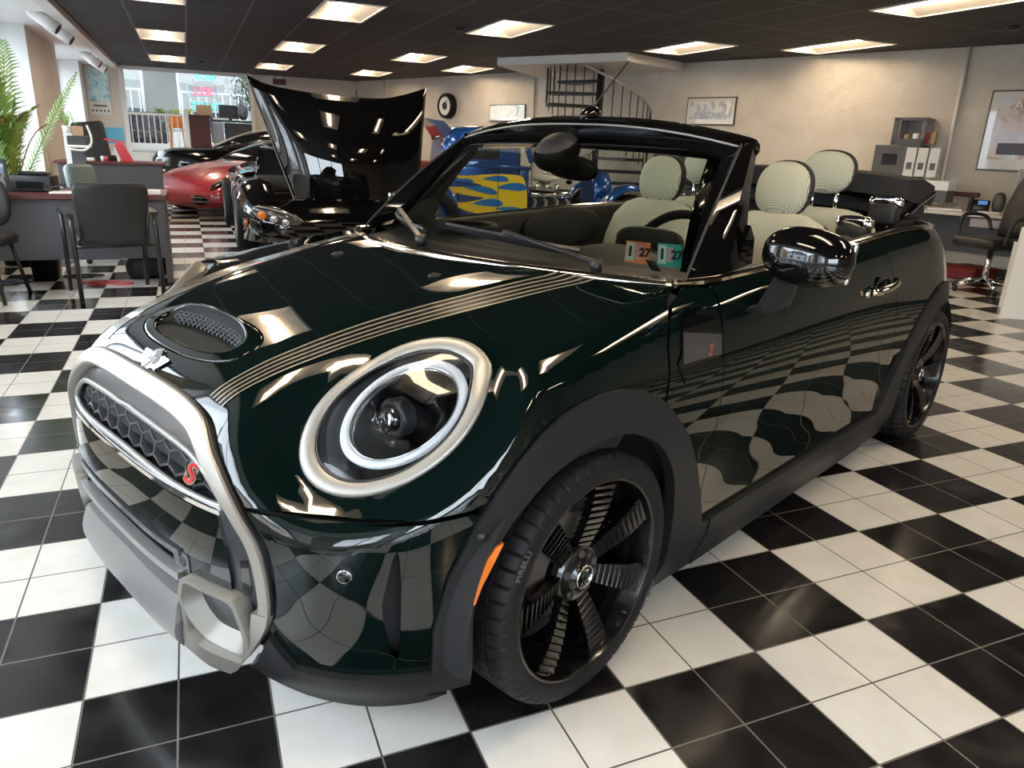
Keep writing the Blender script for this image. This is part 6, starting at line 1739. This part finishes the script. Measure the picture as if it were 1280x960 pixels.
P = [(RR*math.cos(th(z)), RR*math.sin(th(z)), z+.86) for z in np.linspace(.1, 1.56, 40)]; MB().tube(P, .02, 8).build('handrail', mat('worn_handrail', (.42, .40, .37), .35, metal=.5), stair)

# ---- file cabinets behind the cabin
for i, (px0, px1) in enumerate(((822, 850), (851, 902))):
    a = at_w(px0, 190, .35); b_ = at_w(px1, 192, .35); s0, s1 = (a-WA).dot(WD), (b_-WA).dot(WD)
    lab = ('charcoal filing cabinet nearest the spiral stair', 'charcoal filing cabinet right of its twin, behind the headrest')[i]
    t = thing('filing_cabinet', lab, 'filing cabinet', wallp((s0+s1)/2, .03), ROTW, 'filing cabinets against the right wall'); hw = (s1-s0)/2-.005; hz = a.z
    wbox(-hw, hw, 0, .42, 0, hz, .006).build('body', M['file'], t)
    for k in range(4):
        z0 = .04+k*(hz-.06)/4; dr = wbox(-hw+.02, hw-.02, .42, .435, z0, z0+(hz-.06)/4-.02, .004).build('drawer', mat('drawer_grey', (.075, .075, .078), .4) if 'dg' not in M else M['dg'], t); M.setdefault('dg', dr.data.materials[0])
        wbox(-.05, .05, .435, .45, z0+.10, z0+.115, .002).build('drawer_handle', M['silver'], dr); wbox(-.04, .04, .435, .438, z0+.18, z0+.23).build('drawer_label', M['paper'], dr)

# ---- wall cabinets
def cabinet(label, c, depth=.33):
    a = at_w(c[0], c[1], 0); b_ = at_w(c[2], c[3], 0)
    t, hw, hh = on_wall('wall_cabinet', label, 'cabinet', *c); return t, hw, hh
M['cabgrey'] = mat('cabinet_grey', (.36, .34, .35), .5); M['cabdark'] = mat('cabinet_dark_front', (.085, .082, .080), .5)
M['cabpale'] = mat('pale_back', (.30, .31, .30), .6)
def make_cab(s0, s1, z0, z1, label, op):
    t = thing('wall_cabinet', label, 'cabinet', wallp((s0+s1)/2, 0, (z0+z1)/2), ROTW); hw, hh = (s1-s0)/2, (z1-z0)/2; D_ = .30
    wbox(-hw, -hw+.02, 0, D_, -hh, hh).b2((hw-.02, -D_, -hh), (hw, 0, hh)).b2((-hw, -D_, hh-.02), (hw, 0, hh)).b2((-hw, -D_, -hh), (hw, 0, -hh+.02)).b2((-hw, -.02, -hh), (hw, 0, hh)).build('case', M['cabgrey'], t)
    # dark front with an open niche
    x0, x1, q0, q1 = op
    wbox(-hw, x0, D_, D_+.018, -hh, hh).b2((x1, -D_-.018, -hh), (hw, -D_, hh)).b2((x0, -D_-.018, q1), (x1, -D_, hh)).b2((x0, -D_-.018, -hh), (x1, -D_, q0)).build('front', M['cabdark'], t)
    return t
ca, cb = (at_w(1092, 200, .30)-WA).dot(WD), (at_w(1141, 200, .30)-WA).dot(WD); cc_ = (at_w(1125, 150, .30)-WA).dot(WD); cd_ = (at_w(1158, 150, .30)-WA).dot(WD)
zt1, zb1 = at_w(1092, 181, .30).z, at_w(1092, 219, .30).z; zt2 = at_w(1140, 147, .30).z
lowc = make_cab(ca, cb, zb1, zt1, 'lower grey wall cabinet left of the tall one', (-.28*(cb-ca), .12*(cb-ca), -.05, .08))
tallc = make_cab(cc_, cd_, zt1+.005, zt2, 'tall grey wall cabinet with small boxes inside', (-.20, .18, -.08, .12))
hw = (cd_-cc_)/2
for k, (m_, w_) in enumerate((('cardboard', .05), ('paper', .055), ('red_pl', .07), ('cardboard', .05))):
    s_ = cc_+.10+k*.10; p = wallp(s_, .25, zt1+.03); o = MB().b2((-w_/2, -.03, 0), (w_/2, .03, .10+.01*k), bev=.003).build('small_box', M[m_]); o.location = p; o.rotation_euler = (0, 0, ROTW)
    tag(o, ['leftmost tan box on the tall cabinet shelf', 'white box on the tall cabinet shelf', 'red box on the tall cabinet shelf', 'rightmost tan box on the tall cabinet shelf'][k], 'box')
M['brochure'] = mat('brochure_white', (.62, .61, .58), .5)
for k in range(3):
    s_ = cb-.02+k*.13; p = wallp(s_, .33, zb1+.01); t = thing('wall_brochure', ['white brochure in the rack, leftmost of three', 'white brochure in the rack, middle of three', 'white brochure in the rack, rightmost of three'][k], 'brochure', p, ROTW)
    MB().b2((-.055, -.01, 0), (.055, .01, zt1-zb1-.03), bev=.002).build('sheet', M['brochure'], t); MB().b2((-.03, -.012, .08), (.03, -.0105, .16)).build('printed_picture', M['cabdark'], t)
tag(wallbox(MB(), cb+.0, cd_, .003, .32, zb1-.02, zt1).build('brochure_rack', M['cabdark']), 'dark brochure rack under the tall wall cabinet', 'rack')

# ---- long pale desk on the right
s0, s1 = 9.2, 13.9
dk = thing('wall_desk', 'long pale-topped desk along the right wall with papers and telephone', 'desk', wallp((s0+s1)/2, 0), ROTW); hw = (s1-s0)/2
wbox(-hw, hw, .02, .80, .705, .74, .006).build('desk_top', mat('pale_laminate', (.60, .56, .50), .35), dk)
wbox(-hw, hw, .02, .06, .25, .705).build('back_panel', M['cabdark'], dk)
for x in (-hw, -.3, hw-.03): wbox(x, x+.03, .05, .75, 0, .705).build('desk_support', M['file'], dk)
wbox(.75, 1.25, .45, .78, .60, .69, .004).build('pencil_drawer', M['cabgrey'], dk)
def on_desk(s_, off_): return wallp(s_, off_)
p = on_desk(12.26, .40); ph = thing('desk_phone', 'black office telephone with lit display on the right desk', 'telephone', (p.x, p.y, .741), ROTW+R(10))
MB().box((0, 0, .06), (.20, .05, .15), rot=(R(-28), 0, 0), bev=.012, seg=2).b2((-.10, -.09, 0), (.10, .08, .03), bev=.008).build('phone_body', M['black'], ph)
MB().box((-.085, -.035, .075), (.045, .06, .19), rot=(R(-28), 0, 0), bev=.018, seg=3).build('handset', M['black'], ph)
MB().box((.03, -.036, .105), (.09, .006, .045), rot=(R(-28), 0, 0)).build('display', mat('phone_display', (.05, .12, .25), .2, emit=(.1, .25, .55), es=.5), ph)
p = on_desk(12.44, .36); sp2 = thing('desk_speaker', 'dark rounded speaker on the desk beside the telephone', 'speaker', (p.x+.02, p.y+.02, .741), ROTW)
MB().sph((0, 0, .11), (.065, .05, .115), 20, 12, p=.8).build('speaker_body', M['file'], sp2); MB().sph((0, -.035, .12), (.045, .02, .085), 18, 8, p=.8).build('speaker_cloth', M['cabdark'], sp2)
for px_, py_, m_, lab, w_ in ((11.95, .55, 'paper', 'loose white papers on the right desk next to the car tail', .34), (11.80, .38, 'cardboard', 'tan folder on the papers of the right desk', .24), (12.42, .62, 'paper', 'white sheet on the desk in front of the speaker', .2)):
    p = on_desk(px_, py_); o = MB().box((0, 0, .012), (w_, w_*.7, .02), rot=(0, 0, R(12)), bev=.003).build('desk_papers', M[m_]); o.location = (p.x, p.y, .741+(.022 if m_ == 'cardboard' else 0)); o.rotation_euler = (0, 0, ROTW+R(8)); tag(o, lab, 'papers')
p = at_w(1165, 228, .45); o = MB().box((0, 0, -.03), (.45, .30, .10), bev=.006).build('file_box', M['paper']); o.location = (p.x, p.y, p.z); o.rotation_euler = (0, 0, ROTW); tag(o, 'open pale file tray behind the folded soft top', 'tray')
o = MB().box((0, 0, -.08-(p.z-.16-.74)/2), (.44, .28, p.z-.16-.74+.0)).build('tray_riser', M['cabdark'], o)
p = at_w(1207, 243, .05); o = MB().box((0, 0, 0), (.30, .05, .05), bev=.01).build('power_strip', M['mahog']); o.location = p; o.rotation_euler = (0, 0, ROTW); tag(o, 'dark power strip on the wall above the telephone', 'power strip')
P = [at_w(1175, 228, .05), at_w(1185, 245, .15), at_w(1200, 256, .3), at_w(1190, 262, .4)]; tag(MB().tube(catmull([tuple(q) for q in P], 6), .006, 6).build('wall_cable', M['white_pl']), 'white cables dropping from the pipe behind the telephone', 'cable')
p = wallp(12.80, .28); mn = thing('grey_monitor', 'back of a pale grey monitor under the tall poster', 'monitor', (p.x+.02, p.y, .741), ROTW+R(25))
MB().b2((-.28, -.02, .10), (.28, .03, .48), bev=.012).build('screen_housing', M['cabgrey'], mn); MB().b2((-.04, 0, .0), (.04, .05, .12)).b2((-.12, -.08, 0), (.12, .10, .012)).build('monitor_foot', M['cabgrey'], mn)

# ---- quilted office chair and what stands by it
oc = thing('quilted_office_chair', 'black quilted office chair with chrome star base at the right desk', 'office chair', (6.0, 4.02, 0), R(80))
MB().box((0, .02, .50), (.52, .52, .11), bev=.05, seg=4).build('seat', M['chairblack'], oc)
rings = []
for z, w_, y in ((.55, .22, -.26), (.65, .25, -.29), (.85, .265, -.33), (1.05, .24, -.39), (1.18, .20, -.43), (1.22, .15, -.44)):
    rings.append([(w_*math.copysign(abs(math.cos(a))**.6, math.cos(a)), y+.045*math.sin(a), z) for a in [2*PI*k/28 for k in range(28)]])
m, nt, b = newmat('quilted_vinyl'); b.inputs['Base Color'].default_value = (.02, .02, .021, 1); b.inputs['Roughness'].default_value = .4
v = nt.nodes.new('ShaderNodeTexChecker'); v.inputs['Scale'].default_value = 26; tc = nt.nodes.new('ShaderNodeTexCoord'); mp = nt.nodes.new('ShaderNodeMapping'); mp.inputs['Rotation'].default_value = (0, R(45), 0); nt.links.new(tc.outputs['Object'], mp.inputs[0]); nt.links.new(mp.outputs[0], v.inputs[0]); bp = nt.nodes.new('ShaderNodeBump'); bp.inputs['Strength'].default_value = .9; bp.inputs['Distance'].default_value = .01; nt.links.new(v.outputs[1], bp.inputs['Height']); nt.links.new(bp.outputs[0], b.inputs['Normal'])
MB().loft(rings).build('backrest', m, oc)
for s in (-1, 1): MB().tube(catmull([(s*.27, -.22, .60), (s*.32, -.16, .74), (s*.32, .12, .74), (s*.29, .16, .50)], 6), .018, 8).build('armrest', M['chairblack'], oc)
MB().cyl((0, 0, .10), (0, 0, .45), .028).build('gas_lift', M['brightchrome'], oc)
for i in range(5):
    a = 2*PI*i/5+.2; MB().tube([(0, 0, .12), (.30*math.cos(a), .30*math.sin(a), .07)], [.03, .018], 8).build('base_arm', M['brightchrome'], oc); MB().sph((.31*math.cos(a), .31*math.sin(a), .03), .03, 10, 6).build('castor', M['black'], oc)
tag(MB().b2((6.45, 4.45, 0), (6.85, 4.85, .15), bev=.02).build('red_crate', mat('dull_red', (.16, .012, .012), .4)), 'low red crate on the floor under the right desk', 'crate')
p0 = at_z(1250, 397); wp = thing('white_pedestal', 'white slanted display panel at the right photo edge', 'panel', (p0.x, p0.y, 0), R(-40))
MB().add([(0, 0, 0), (.9, 0, 0), (.9, .30, .75), (.10, .30, .75), (0, .04, 0), (.9, .04, 0), (.9, .34, .75), (.10, .34, .75)], [(0, 1, 2, 3), (4, 7, 6, 5), (0, 3, 7, 4), (1, 5, 6, 2), (0, 4, 5, 1), (3, 2, 6, 7)]).build('board', M['white_pl'], wp)
MB().b2((.15, .34, 0), (.80, .60, .60)).build('board_support', M['white_pl'], wp)
# ================================================================== other cars
M['redpaint'] = paint('red_car_paint', (.42, .008, .022), 0, .4); M['redpaint'].node_tree.nodes['Principled BSDF'].inputs['Specular IOR Level'].default_value = .5
M['blackpaint'] = paint('black_car_paint', (.003, .003, .0035), 0, .4)
M['carglass'] = mat('dark_car_glass', (.01, .012, .014), .04, coat=1)
M['bluepaint'] = paint('metallic_blue_paint', (.015, .10, .42), .5, .25); M['bluepaint'].node_tree.nodes['Principled BSDF'].inputs['Specular IOR Level'].default_value = .5
def secloft(mb, secs, n=28, e=.5, cap=True):
    """sections (x, half width, z low, z high, shape): local x along the car, nose at x=0"""
    rings = []
    for x, w_, z0, z1, ee in secs:
        zc, hz = (z0+z1)/2, (z1-z0)/2
        rings.append([(x, w_*math.copysign(abs(math.cos(a))**ee, math.cos(a)), zc+hz*math.copysign(abs(math.sin(a))**ee, math.sin(a))) for a in [2*PI*k/n for k in range(n)]])
    return mb.loft(rings, caps=cap)
def plain_wheel(parent, loc, r=.33, w_=.22, rz=0):
    o = MB().lathe([(r*.66, w_/2), (r*.9, w_/2+.005), (r*.98, w_/2-.02), (r, w_/2-.05), (r, -w_/2+.05), (r*.9, -w_/2), (r*.66, -w_/2)], axis='Y', n=36).build('tyre', M['rubber'], parent); o.location = loc
    h_ = MB().lathe([(0, .03), (r*.15, .05), (r*.2, .02), (r*.62, .05), (r*.68, w_/2)], axis='Y', n=36)
    for k in range(5):
        a = 2*PI*k/5; h_.box((r*.4*math.cos(a), .06, r*.4*math.sin(a)), (r*.5, .03, .05), rot=(0, -a, 0), bev=.01)
    q = h_.build('rim', M['silver'], o); return o
# ---- red low sports car, nose towards the camera
rc = thing('red_sports_car', 'low red sports car facing the camera beyond the desks', 'car', (-1.72, 12.0, 0), R(38))
b = MB(); secloft(b, [(-.02, .55, .22, .34, .6), (.05, .82, .14, .44, .55), (.25, .93, .12, .56, .5), (.6, .98, .12, .70, .5), (1.1, .99, .12, .80, .5), (1.6, .97, .12, .86, .5), (2.4, .97, .12, .88, .5), (3.6, .98, .13, .95, .5), (4.3, .93, .2, .92, .5), (4.5, .8, .3, .85, .5)])
b.build('body', M['redpaint'], rc)
b = MB(); secloft(b, [(1.35, .62, .74, .84, .6), (1.7, .66, .74, 1.0, .6), (2.2, .62, .74, 1.18, .6), (2.8, .60, .74, 1.20, .6), (3.6, .58, .74, .98, .6)]); b.build('glasshouse', M['carglass'], rc)
for s in (-1, 1):
    plain_wheel(rc, (.85, s*.88, .33)); plain_wheel(rc, (3.5, s*.88, .34))
    MB().sph((.30, s*.80, .545), (.27, .07, .03), 20, 8, rot=(0, R(-24), R(18*s)), p=.9).build('headlight', M['carglass'], rc)
    MB().sph((.27, s*.79, .560), (.20, .045, .020), 16, 6, rot=(0, R(-22), R(18*s))).build('headlight_lens', M['greygloss'], rc)
    MB().box((-.0+.045, s*.62, .27), (.10, .34, .15), rot=(0, 0, R(-18*s)), bev=.03, seg=2).build('air_intake', M['gloss'], rc)
    for k in range(2): MB().box((-.015, s*.62, .25+.06*k), (.06, .34, .012), rot=(0, 0, R(-18*s))).build('intake_blade', M['silver'], rc)
    MB().add([(.35, s*.12, .665), (1.3, s*.34, .835), (1.32, s*.40, .842), (.38, s*.16, .675)], [(0, 1, 2, 3)]).build('hood_crease', M['redpaint'], rc)
MB().box((.03, 0, .22), (.08, 1.1, .06), bev=.02).build('lower_grille', M['gloss'], rc)
# ---- black coupe across the room, nose to the left
bc_ = thing('black_coupe', 'glossy black coupe parked sideways behind the red car', 'car', (-2.15, 16.40, 0), 0)
bc_.scale = (1, .80, 1)
b = MB(); secloft(b, [(0, .45, .35, .75, .6), (.1, .72, .28, .86, .55), (.4, .84, .22, .95, .5), (1.2, .87, .2, .99, .5), (2.0, .88, .2, 1.0, .5), (3.4, .88, .2, 1.0, .5), (4.2, .82, .25, .95, .5), (4.5, .6, .35, .85, .5)]); b.build('body', M['blackpaint'], bc_)
b = MB(); secloft(b, [(1.15, .60, .9, 1.0, .6), (1.7, .66, .9, 1.26, .6), (2.2, .64, .9, 1.37, .6), (2.9, .62, .9, 1.36, .6), (3.8, .6, .9, 1.02, .6)]); b.build('glasshouse', M['carglass'], bc_)
MB().tube(catmull([(1.15, -.62, .99), (1.6, -.63, 1.20), (2.1, -.62, 1.34), (2.8, -.60, 1.36), (3.7, -.60, 1.04)], 6), .022, 8).build('roof_rail', M['silver'], bc_)
MB().sph((.22, -.62, .76), (.10, .10, .15), 20, 12, rot=(0, R(-20), 0)).build('headlight', mat('pale_headlamp_glass', (.45, .55, .60), .1, coat=1), bc_)
for s in (-1, 1): plain_wheel(bc_, (.9, s*.78, .32)); plain_wheel(bc_, (3.6, s*.78, .32))
# ---- black sports car with raised hood
kc = thing('black_roadster', 'black sports car with its hood raised, directly behind the green car', 'car', (-.02, 7.05, 0), R(90))
b = MB(); secloft(b, [(0, .55, .22, .40, .6), (.06, .80, .16, .50, .55), (.3, .93, .14, .60, .5), (.6, .98, .13, .66, .5)]); b.build('front_bumper', M['blackpaint'], kc)
for s in (-1, 1):
    b = MB(); rings = []
    for x, zt_, wo in ((.12, .50, .80), (.28, .57, .92), (.45, .63, .97), (.7, .72, 1.0), (1.0, .77, 1.01), (1.3, .77, 1.0), (1.8, .76, .98), (2.0, .76, .97)):
        rings.append([(x, s*.60, zt_-.10), (x, s*.62, zt_-.02), (x, s*.74, zt_+.015), (x, s*.90, zt_-.02), (x, s*wo, zt_-.14), (x, s*wo, .42 if .5 < x < 1.35 else .18), (x, s*(wo-.04), .40 if .5 < x < 1.35 else .18), (x, s*.62, .45)])
    b.loft(rings).build('fender', M['blackpaint'], kc)
    # headlamp: pointed oval cluster with round lamps under a clear cover
    hl_ = bpy.data.objects.new('headlight', None); COL.objects.link(hl_); hl_.parent = kc; hl_.location = (.07, s*.64, .455); hl_.rotation_euler = (R(17*s), R(-20), R(-16*s))
    MB().sph((0, 0, 0), (.08, .26, .085), 32, 12).build('lamp_housing', mat('smoked_lamp_cover', (.05, .05, .055), .15, coat=1), hl_)
    MB().tube([(-.055*math.cos(a)**2, .262*math.sin(a), .088*math.cos(a)) for a in np.linspace(0, 2*PI, 36)[:-1]], .008, 6, closed=True).build('headlight_rim', M['silver'], hl_)
    for k, (dy, m_, r_) in enumerate(((.15, 'amber', .045), (.03, 'brightchrome', .040), (-.09, 'brightchrome', .040))):
        MB().sph((-.062-.03*(1-(dy/.26)**2), s*dy, 0), (.022, r_, r_), 16, 8).build('lamp', M[m_], hl_)
    MB().box((.36, s*.945, .35), (.17, .03, .045), rot=(0, R(25), 0), bev=.008).build('side_marker', M['amber'], kc)
    plain_wheel(kc, (.95, s*.90, .33), .33, .24); plain_wheel(kc, (3.55, s*.90, .33), .34, .26)
    MB().tube([(1.62, s*.70, .80), (2.05, s*.62, 1.10)], .022, 8).build('windscreen_pillar', M['gloss'], kc)
    b = MB(); b.box((2.75, s*.36, .62), (.14, .46, .82), rot=(0, R(12), 0), bev=.06, seg=4); b.build('seat', M['chairblack'], kc)
b = MB(); secloft(b, [(1.9, .97, .16, .80, .5), (2.6, .97, .16, .82, .5), (3.6, .98, .16, .90, .5), (4.3, .92, .25, .88, .5), (4.4, .8, .3, .8, .5)]); b.build('rear_body', M['blackpaint'], kc)
MB().b2((.55, -.62, .30), (1.6, .62, .60), bev=.04, seg=2).build('engine_bay', M['file'], kc)
MB().b2((1.5, -.72, .60), (1.9, .72, .80), bev=.03, seg=2).build('cowl', M['trimblack'], kc)
MB().loft([[(1.62+.0, y, .80) for y in np.linspace(-.70, .70, 9)], [(2.05-.02, y*.885, 1.11) for y in np.linspace(-.70, .70, 9)]], caps=False, closed_ring=False).build('windscreen', M['windscreen'], kc)
MB().tube([(2.05, -.62, 1.11), (2.03, 0, 1.14), (2.05, .62, 1.11)], .024, 8).build('windscreen_header', M['gloss'], kc)
MB().cyl((1.1, .3, .60), (1.1, .3, .66), .05).build('filler_cap', M['red_pl'], kc)
# raised hood: a broad curved panel standing on its front hinge
pts = {'tl': at_y(307, 93, 7.65), 'tm': at_y(405, 118, 7.55), 'tr': at_y(533, 110, 7.65), 'bl': at_y(384, 290, 7.45), 'br': at_y(519, 297, 7.45)}
inv = kc.matrix_basis.inverted() if False else (Matrix.Translation((-.02, 7.05, 0)) @ Matrix.Rotation(R(90), 4, 'Z')).inverted()
topc = [Vector(c_) for c_ in catmull([tuple(pts['tl']), tuple(at_y(340, 107, 7.6)), tuple(pts['tm']), tuple(at_y(470, 123, 7.55)), tuple(at_y(502, 119, 7.6)), tuple(pts['tr'])], 8)]
n = len(topc); rows = []
for j in range(15):
    t_ = j/14; row = []
    for i in range(n):
        u = i/(n-1); bt = pts['bl'].lerp(pts['br'], u); p = bt.lerp(topc[i], t_)
        side = 4*u*(1-u); p = p + Vector((0, -.05*math.sin(PI*t_)*side - .03*side, 0)); row.append(p)
    rows.append(row)
back = [[p+Vector((0, .035, 0)) for p in row] for row in rows]
mb = MB(); mb.loft([[inv @ p for p in row] for row in rows], caps=False, closed_ring=False); mb.loft([[inv @ p for p in row[::-1]] for row in back], caps=False, closed_ring=False)
edge = [r_[0] for r_ in rows]+rows[-1][1:]+[r_[-1] for r_ in rows[::-1]][1:]; edgb = [r_[0] for r_ in back]+back[-1][1:]+[r_[-1] for r_ in back[::-1]][1:]
mb.loft([[inv @ p for p in edge], [inv @ p for p in edgb]], caps=False, closed_ring=False)
mb.build('raised_hood', M['blackpaint'], kc)
mb = MB(); mb.tube([inv @ (p+Vector((-.002, -.004, 0))) for p in [r_[0] for r_ in rows]], .005, 6); mb.build('hood_edge_strip', M['silver'], kc)

# ---- blue hot rod with flames
hr_ = thing('blue_hot_rod', 'bright blue hot rod coupe painted with yellow flames, seen through the windscreen', 'car', (2.02, 9.0, 0), R(-8))
b = MB()
def cab_sec(x, w_, z0, z1, e): return (x, w_, z0, z1, e)
secloft(b, [(-.40, .50, .35, 1.0, .35), (-.35, .62, .30, 1.35, .35), (-.22, .66, .30, 1.46, .33), (.2, .68, .30, 1.49, .32), (.55, .66, .30, 1.46, .35), (.66, .60, .30, 1.40, .4)]); b.build('cab_body', M['bluepaint'], hr_)
SD = -.70
F = lambda poly, h, name, m, par=hr_: MB().prism([(x, z-(.10 if name.startswith('flame') else 0)) for x, z in poly], (0, h), Matrix(((1, 0, 0, 0), (0, 0, -1, SD+.01), (0, 1, 0, 0), (0, 0, 0, 1)))).build(name, m, par)
F(rrect(.50, .30, .07, 5, .10, 1.22), .012, 'side_window', M['carglass'])
F([(x, z) for x, z in rrect(.56, .36, .09, 5, .10, 1.22)], .006, 'window_surround', M['bluepaint'])
M['flame_y'] = mat('flame_yellow', (.85, .62, .02), .3, coat=.8); M['flame_o'] = mat('flame_orange', (.85, .30, .05), .3, coat=.8); M['flame_b'] = mat('flame_blue', (.01, .16, .55), .3, coat=.8)

MB().b2((.62, -.60, .32), (.80, .60, 1.0), bev=.05, seg=3).build('cowl', M['bluepaint'], hr_)
fl_ = F(catmull([(.70, .92), (.45, .99), (.15, .98), (-.15, .96), (-.42, 1.00), (-.10, .90), (.12, .84), (-.10, .82), (-.45, .80), (-.12, .72), (.15, .68), (-.15, .62), (-.42, .66), (-.10, .52), (.25, .46), (.70, .42)], 5, True), .014, 'flame_field', M['flame_y'])
for (x, z, a_, l_, w_) in ((.30, .93, 3, .17, .035), (.10, .79, -6, .22, .045), (.52, .83, 4, .20, .045), (.20, .62, 4, .20, .045), (.50, .54, -3, .2, .035), (-.12, .90, 0, .12, .02)):
    pl = [(x+l_*math.cos(t)*math.cos(R(a_))-w_*math.sin(t)*(1+.6*math.cos(t)), z+l_*math.cos(t)*math.sin(R(a_))+w_*math.sin(t)*(1+.6*math.cos(t))) for t in [2*PI*k/20 for k in range(20)]]
    F(pl, .018, 'flame_gap', M['flame_b'], fl_)
for (x, z) in ((-.30, .97), (-.33, .74)): F([(x-.12, z), (x+.05, z+.035), (x+.12, z-.01), (x+.04, z-.04)], .017, 'flame_tip', M['flame_o'], fl_)
F([(.335, .34), (.341, .34), (.341, 1.05), (.335, 1.05)], .020, 'door_gap', M['inner'])
MB().tube([(-.36, SD-.02, .98), (.0, SD-.03, 1.0), (.78, SD+.04, .97)], .028, 8).build('belt_moulding', M['bluepaint'], hr_)
MB().tube(catmull([(.66, -.66, 1.40), (.72, -.67, 1.25), (.80, -.66, 1.05)], 6), .04, 8).build('front_pillar', M['bluepaint'], hr_)
MB().prism([(-.62, 1.55), (-.36, 1.52), (-.22, 1.40), (-.33, 1.18), (-.37, 1.34), (-.46, 1.46)], (-.5, .5), Matrix(((1,0,0,0),(0,0,1,0),(0,1,0,0),(0,0,0,1)))).build('raised_deck_lid', mat('dark_blue_lid', (.01, .03, .12), .2, coat=1), hr_)
for (x, y_, r_, m_) in ((-.55, -.62, .40, 'bluepaint'), (-.55, .62, .40, 'bluepaint')):
    MB().sph((x, y_, .42), (.42, .17, .42), 28, 14).build('rear_fender', M[m_], hr_)
for (x, s) in ((-.55, -1), (-.55, 1), (2.2, -1), (2.2, 1)): plain_wheel(hr_, (x, s*.78, .34), .34, .22)
# engine: block, heads, pipes, carburettor and air cleaner
MB().b2((.85, -.26, .38), (1.55, .26, .62), bev=.04).build('engine_block', M['file'], hr_)
for s in (-1, 1):
    MB().box((1.2, s*.24, .63), (.62, .14, .10), rot=(R(-28*s), 0, 0), bev=.03, seg=2).build('valve_cover', M['brightchrome'], hr_)
    for k in range(4): MB().tube(catmull([(.95+.16*k, s*.30, .55), (.95+.16*k, s*.40, .52), (.90+.16*k, s*.44, .40)], 5), .022, 8).build('exhaust_pipe', M['silver'], hr_)
MB().lathe([(0, .87), (.16, .86), (.175, .83), (.165, .79), (.10, .78), (.06, .74), (.06, .62)], (1.2, 0, 0), n=28).build('air_cleaner', M['white_pl'], hr_)
MB().lathe([(0, .92), (.03, .91), (.015, .87)], (1.2, 0, 0), n=14).build('wing_nut', M['brightchrome'], hr_)
for k in range(3): MB().cyl((1.05+.15*k, -.10, .62), (1.05+.15*k, -.10, .76), .035, n=12).build('carburettor', M['brightchrome'], hr_)
MB().b2((.8, -.35, .36), (2.6, -.29, .46)).b2((.8, .29, .36), (2.6, .35, .46)).build('chassis_rail', M['bluepaint'], hr_)
rings = []
for x, zt_ in ((1.85, .82), (1.9, .88), (2.02, .92), (2.1, .92)):
    rings.append([(x, -.28, .5), (x, -.30, zt_-.12), (x, -.18, zt_), (x, 0, zt_+.03), (x, .18, zt_), (x, .30, zt_-.12), (x, .28, .5)])
MB().loft(rings, caps=True).build('radiator_shell', M['bluepaint'], hr_)
for s in (-1, 1):
    rings = []
    for k in range(13):
        a = R(-10+20*k*.95) if False else R(200-17*k); cx_, cz_ = 2.2, .34; r_ = .44; x, z = cx_+r_*math.cos(a), cz_+r_*math.sin(a)
        rings.append([(x, s*.62, z), (x, s*.66, z+.03), (x, s*.80, z+.03), (x, s*.92, z), (x, s*.92, z-.05), (x, s*.90, z-.05), (x, s*.8, z), (x, s*.62, z-.02)])
    MB().loft(rings, caps=True).build('front_fender', M['bluepaint'], hr_)
# ---- dark red seat beside it
ds = thing('vinyl_seat', 'dark red vinyl seat beside the tail of the hot rod', 'seat', (at_y(530, 220, 12).x, 12.0, 0), 0)
MB().box((0, 0, .60), (.42, .16, .70), rot=(R(-10), 0, 0), bev=.06, seg=4).build('backrest', mat('dark_red_vinyl', (.16, .018, .02), .4), ds); MB().box((0, -.28, .28), (.46, .5, .16), bev=.05, seg=3).build('seat_cushion', bpy.data.materials['dark_red_vinyl'], ds)
MB().b2((-.2, -.5, 0), (.2, .05, .2)).build('seat_base', M['file'], ds)
